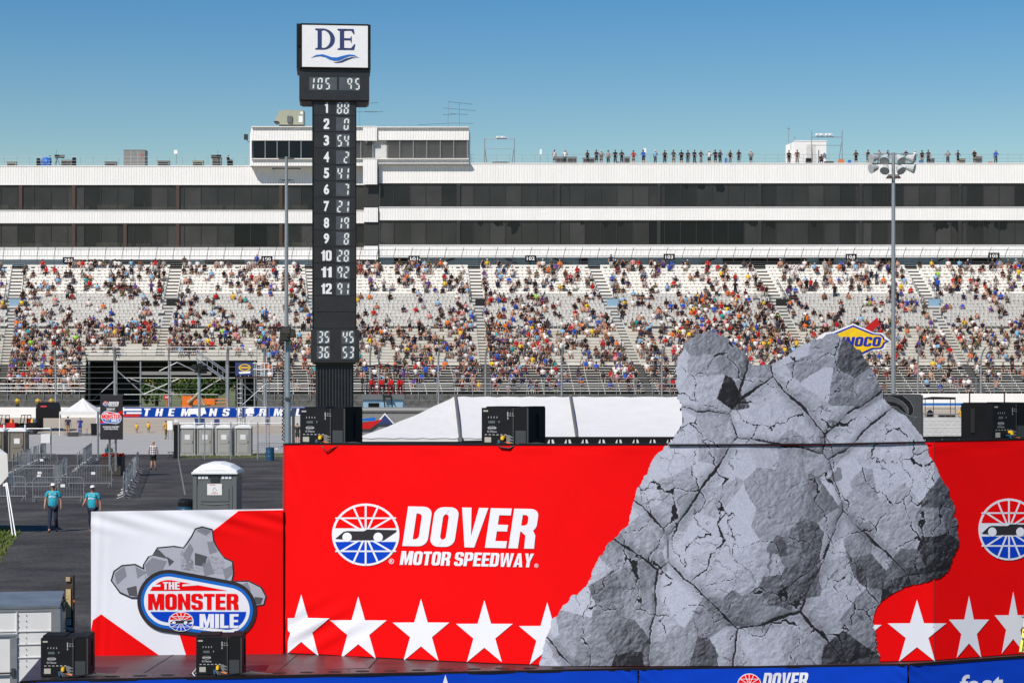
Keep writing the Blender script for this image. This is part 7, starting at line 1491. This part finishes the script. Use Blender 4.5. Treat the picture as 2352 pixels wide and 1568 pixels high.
# ================================================================== people near the camera
def skinned(name, nodes, edges, mat, parent, sub=2):
    me = bpy.data.meshes.new(name); me.from_pydata([n[:3] for n in nodes], edges, []); o = bpy.data.objects.new(name, me); COL.objects.link(o); o.parent = parent; me.materials.append(mat)
    o.modifiers.new('skin', 'SKIN'); sv = me.skin_vertices[0].data
    for i, n in enumerate(nodes): r = n[3] if isinstance(n[3], tuple) else (n[3], n[3]); sv[i].radius = r
    sv[0].use_root = True; o.modifiers['skin'].use_smooth_shade = True; s = o.modifiers.new('sub', 'SUBSURF'); s.levels = sub; s.render_levels = sub; return o
def walker(label, px, py_feet, yaw, shirt, legs, shoe, h=1.78, step=.16, hat=None, hair=None, glasses=False, shorts=False, arms=((.0, .0), (.0, .0)), fat=1.0, logo=None, sleeves=None, hold=False, Y=None, zg=0):
    Y = Y or GY(py_feet, zg); t = thing('person', label, 'person', (X(px, Y), Y, zg), yaw); LOCAL.add(t.name); k = h / 1.78; V = lambda x, y, z: (x * k, y * k, z * k)
    sy = (step, -step); hips = [(-.095, 0), (.095, 0)]; nodes = []; edges = []
    def add(p, r, par=None): nodes.append(V(*p) + (r if not isinstance(r, (int, float)) else r * k,)); i = len(nodes) - 1; (edges.append((par, i)) if par is not None else None); return i
    pel = add((0, 0, .95), (.15, .105)); wa = add((0, 0, 1.1), (.145 * fat, .105 * fat), pel); ch = add((0, .01, 1.3), (.165, .115), wa); nb = add((0, .01, 1.46), (.075, .07), ch); nk = add((0, -.005, 1.53), .055, nb); hd = add((0, -.02, 1.62), (.075, .088), nk); ht = add((0, -.012, 1.71), (.068, .08), hd); add((0, -.115, 1.615), .016, hd); add((.078, 0, 1.615), .014, hd); add((-.078, 0, 1.615), .014, hd)
    kn = []; an = []
    for i, s in enumerate((-1, 1)):
        hp = add((s * .095, 0, .9), .085, pel); K = (s * .1, -abs(sy[i]) * .35 + sy[i] * -.25, .49); A = (s * .105, -sy[i], .09 + (.04 if sy[i] < 0 else 0)); kk = add(K, .056, hp); cf_ = add((s * .1, (K[1] + A[1]) / 2 + .02, .33), .052, kk); aa = add(A, .036, cf_); add((A[0] * 1.1, A[1] - .13, .035), .032, aa); kn.append(K); an.append(A)
    SHD = []; 
    for i, s in enumerate((-1, 1)):
        so_ = add((s * .19, .01, 1.42), .058, ch); oy, oz = arms[i]; E = (s * .265, .03 - oy * .4, 1.14 + oz * .3); W_ = (s * .285 - s * oz * .12, -.05 - oy, .90 + oz); e = add(E, .043, so_); w1 = add(W_, .027, e); d = (Vector(W_) - Vector(E)).normalized(); side = Vector((s * -.4, -1, 0)).normalized(); pm = Vector(W_) + d * .07; pmi = add(tuple(pm), (.02, .038), w1)
        for f in range(4):
            b_ = pm + d * .03 + Vector((0, 1, 0)) * (.027 * (f - 1.5)); l = (.068, .078, .072, .056)[f]; i0 = add(tuple(b_), .0095, pmi); m_ = b_ + d * l * .55 + Vector((-s * .008, 0, 0)); i1 = add(tuple(m_), .0085, i0); add(tuple(m_ + (d * .6 + Vector((-s * .7, -.2, 0))).normalized() * l * .5), .0075, i1)
        th = add(tuple(Vector(W_) + d * .035 + side * .035), .011, w1); add(tuple(Vector(W_) + d * .08 + side * .055), .009, th); SHD.append((E, W_))
    skinned('body', nodes, edges, m_skin, t)
    # shirt with short sleeves
    nodes.clear(); edges.clear(); b0 = add((0, 0, .86), (.16 * fat, .118 * fat)); a0 = add((0, 0, .97), (.172 * fat, .13 * fat), b0); a1 = add((0, -.012 * fat, 1.1), (.178 * fat, .14 * fat), a0); a2 = add((0, .005, 1.3), (.188, .135), a1); a3 = add((0, .01, 1.43), (.14, .09), a2); add((0, .005, 1.475), (.075, .07), a3)
    for i, s in enumerate((-1, 1)): E = SHD[i][0]; so_ = add((s * .195, .01, 1.42), .075, a3); add(tuple(Vector((s * .195, .01, 1.42)).lerp(Vector(E), .72)), .073, so_)
    shb = skinned('shirt', nodes, edges, shirt, t)
    if sleeves:
        for s in (-1, 1): mb = MB(); mb.tube([V(s * .165, -.07, 1.0), V(s * .17, -.085, 1.15), V(s * .175, -.08, 1.24)], [.010, .012, .006], 6); mb.build('side_panel', sleeves, t, False)
    nodes.clear(); edges.clear(); a0 = add((0, 0, .97), (.16, .115))
    for i, s in enumerate((-1, 1)):
        hp = add((s * .095, 0, .88), .098, a0); K = kn[i]; A = an[i]
        if shorts: add(tuple(Vector((s * .095, 0, .88)).lerp(Vector(K), .85)), .095, hp)
        else: kk = add(K, .072, hp); add((A[0], A[1] + .005, .11), .06, kk)
    skinned('trousers' if not shorts else 'shorts', nodes, edges, legs, t)
    for i in range(2): nodes.clear(); edges.clear(); A = an[i]; u = add((A[0], A[1] + .04, A[2] - .03), (.045, .05)); v = add((A[0] * 1.05, A[1] - .07, .045), .042, u); add((A[0] * 1.12, A[1] - .16, .04), .038, v); skinned('shoe', nodes, edges, shoe, t, 1)
    if hat:
        mb = MB(); mb.sph(V(0, -.01, 1.675), (.087 * k, .102 * k, .078 * k), 0, 14, 5, z0=0.); mb.sph(V(0, -.115, 1.672), (.062 * k, .075 * k, .01 * k), 0, 12, 4); mb.build('cap', hat, t, False, True)
    if hair: mb = MB(); mb.sph(V(0, .015, 1.665), (.092 * k, .102 * k, .1 * k), 0, 12, 6, z0=-.35); (mb.tube([V(0, .06, 1.66), V(0, .1, 1.5), V(0, .11, 1.3)], [.09 * k, .1 * k, .05 * k], 8) if hair is m_hairb else None); mb.build('hair', hair, t, False, True)
    mb = MB(); mb.tube([V(-.028, -.1, 1.572), V(0, -.108, 1.57), V(.028, -.1, 1.572)], .006, 5)
    for s in (-1, 1): mb.sph(V(s * .03, -.098, 1.638), (.012, .008, .008), 0, 6, 4)
    mb.build('face_detail', M('lips_and_eyes', (.12, .05, .045), .5), t, False)
    if glasses: mb = MB(); mb.sph(V(-.034, -.1, 1.637), (.03, .012, .02), 0, 8, 4); mb.sph(V(.034, -.1, 1.637), (.03, .012, .02), 0, 8, 4); mb.tube([V(-.08, .0, 1.64), V(-.06, -.09, 1.64), V(.06, -.09, 1.64), V(.08, 0, 1.64)], .006, 5); mb.build('sunglasses', m_glasses, t, False)
    if logo: printed('shirt_lettering', [text('Flow', -.055, 1.24, .105, 1.31, .022), poly([(-.125, 1.245), (-.07, 1.245), (-.07, 1.3), (-.125, 1.3)]), poly([(-.13, 1.365), (-.07, 1.365), (-.07, 1.385), (-.13, 1.385)]), poly([(.05, 1.36), (.13, 1.36), (.13, 1.375), (.05, 1.375)])], lambda u, v, o: Vector((u * k, (-.142 + abs(u) * .22 * abs(u) * 6) * k, v * k)), m_lett, t, 0)
    return t
def plaid():
    m = M('plaid_cloth', (.75, .73, .72), .85); t = m.node_tree; b = t.nodes['Principled BSDF']; tc = t.nodes.new('ShaderNodeTexCoord'); outs = []
    for d in ('X', 'Z'):
        w_ = t.nodes.new('ShaderNodeTexWave'); w_.bands_direction = d; w_.inputs['Scale'].default_value = 2.2; w_.inputs['Distortion'].default_value = .3; t.links.new(tc.outputs['Object'], w_.inputs[0]); r = t.nodes.new('ShaderNodeMath'); r.operation = 'GREATER_THAN'; r.inputs[1].default_value = .72; t.links.new(w_.outputs[1], r.inputs[0]); outs.append(r)
    mx = t.nodes.new('ShaderNodeMath'); mx.operation = 'ADD'; t.links.new(outs[0].outputs[0], mx.inputs[0]); t.links.new(outs[1].outputs[0], mx.inputs[1]); rp = t.nodes.new('ShaderNodeValToRGB'); e = rp.color_ramp.elements; e[0].color = (.72, .7, .69, 1); e[1].color = (.03, .02, .03, 1); e.new(.5).color = (.2, .17, .19, 1); h = t.nodes.new('ShaderNodeMath'); h.operation = 'MULTIPLY'; h.inputs[1].default_value = .5; t.links.new(mx.outputs[0], h.inputs[0]); t.links.new(h.outputs[0], rp.inputs[0]); t.links.new(rp.outputs[0], b.inputs['Base Color']); return m
walker('man in a turquoise shirt and dark jeans walking fully in view', 122, 1221, .08, m_teal, m_denim, m_shoe, 1.76, .2, hat=m_capw, glasses=True, fat=1.12, logo=True, sleeves=m_orange2, arms=((.08, .06), (-.05, .05)))
walker('man in a turquoise shirt half hidden by the low white banner', 213, 1224, -.14, m_teal, m_denim, m_shoe, 1.72, -.2, hat=m_capw, glasses=True, fat=1.02, logo=True, sleeves=m_orange2, arms=((.16, .2), (-.08, .03)))
walker('man in a checked shirt and black shorts walking away on the asphalt', 352, 1079, math.pi - .1, plaid(), m_shorts, m_blk2, 1.78, .1, hat=M('straw_hat', (.42, .32, .2), .8), fat=1.2, shorts=True, arms=((.02, .05), (.04, .05)))
walker('woman in a dark teal shirt behind the planter below the black sign', 250, 1082, math.pi - .3, m_tshirt, m_denim, m_blk2, 1.68, .05, hair=m_hairb, fat=.95, arms=((.18, .2), (.18, .25)))
walker('person in black shirt and shorts standing beside the light mast', 683, 0, math.pi, m_bshirt, m_shorts, m_blk2, 1.8, .04, hat=m_blk2, shorts=True, Y=172)
walker('marshal in a yellow shirt standing by the white notice board', 381, 0, math.pi + .9, m_yshirt, m_khaki, m_blk2, 1.78, .1, hat=m_blk2, Y=186, arms=((.3, .3), (.1, .1)))
walker('left of two yellow shirted marshals low at the track edge', 314, 0, math.pi, m_yshirt, m_khaki, m_blk2, 1.1, .03, hat=m_blk2, Y=206, zg=.02); walker('right of two yellow shirted marshals low at the track edge', 341, 0, math.pi - .3, m_yshirt, m_khaki, m_blk2, 1.25, .03, hat=m_blk2, Y=206, zg=.02)
walker('man in navy shirt and tan shorts standing at the table under the canopy', 156, 0, math.pi, m_nshirt, m_khaki, m_blk2, 1.95, .03, hat=m_blk2, shorts=True, Y=199, fat=1.15); walker('man in a royal blue jacket bending at the table under the canopy', 184, 0, math.pi + .5, m_rshirt, m_rshirt, m_blk2, 1.85, .05, hat=m_capw, Y=199, arms=((.3, .3), (.3, .3)))
walker('yellow shirted marshal beside the cart behind the pit wall', 2208, 0, math.pi, m_yshirt, m_khaki, m_blk2, 1.75, .03, hair=m_hairb, Y=172, zg=1.45)
for px, lb in ((40, 'marshal in yellow at the foot of the far left seats'), (87, 'marshal in yellow facing the track above the black canopy'), (118, 'marshal in yellow leaning near the black canopy')):
    single(STD[3], X(px, 228), 228, 2.0, .3, 1.0, SH['yellow'], HT['black'], PANTS[2], SKINS[0], lb, 'marshal', 'yellow shirted marshals along the track wall')
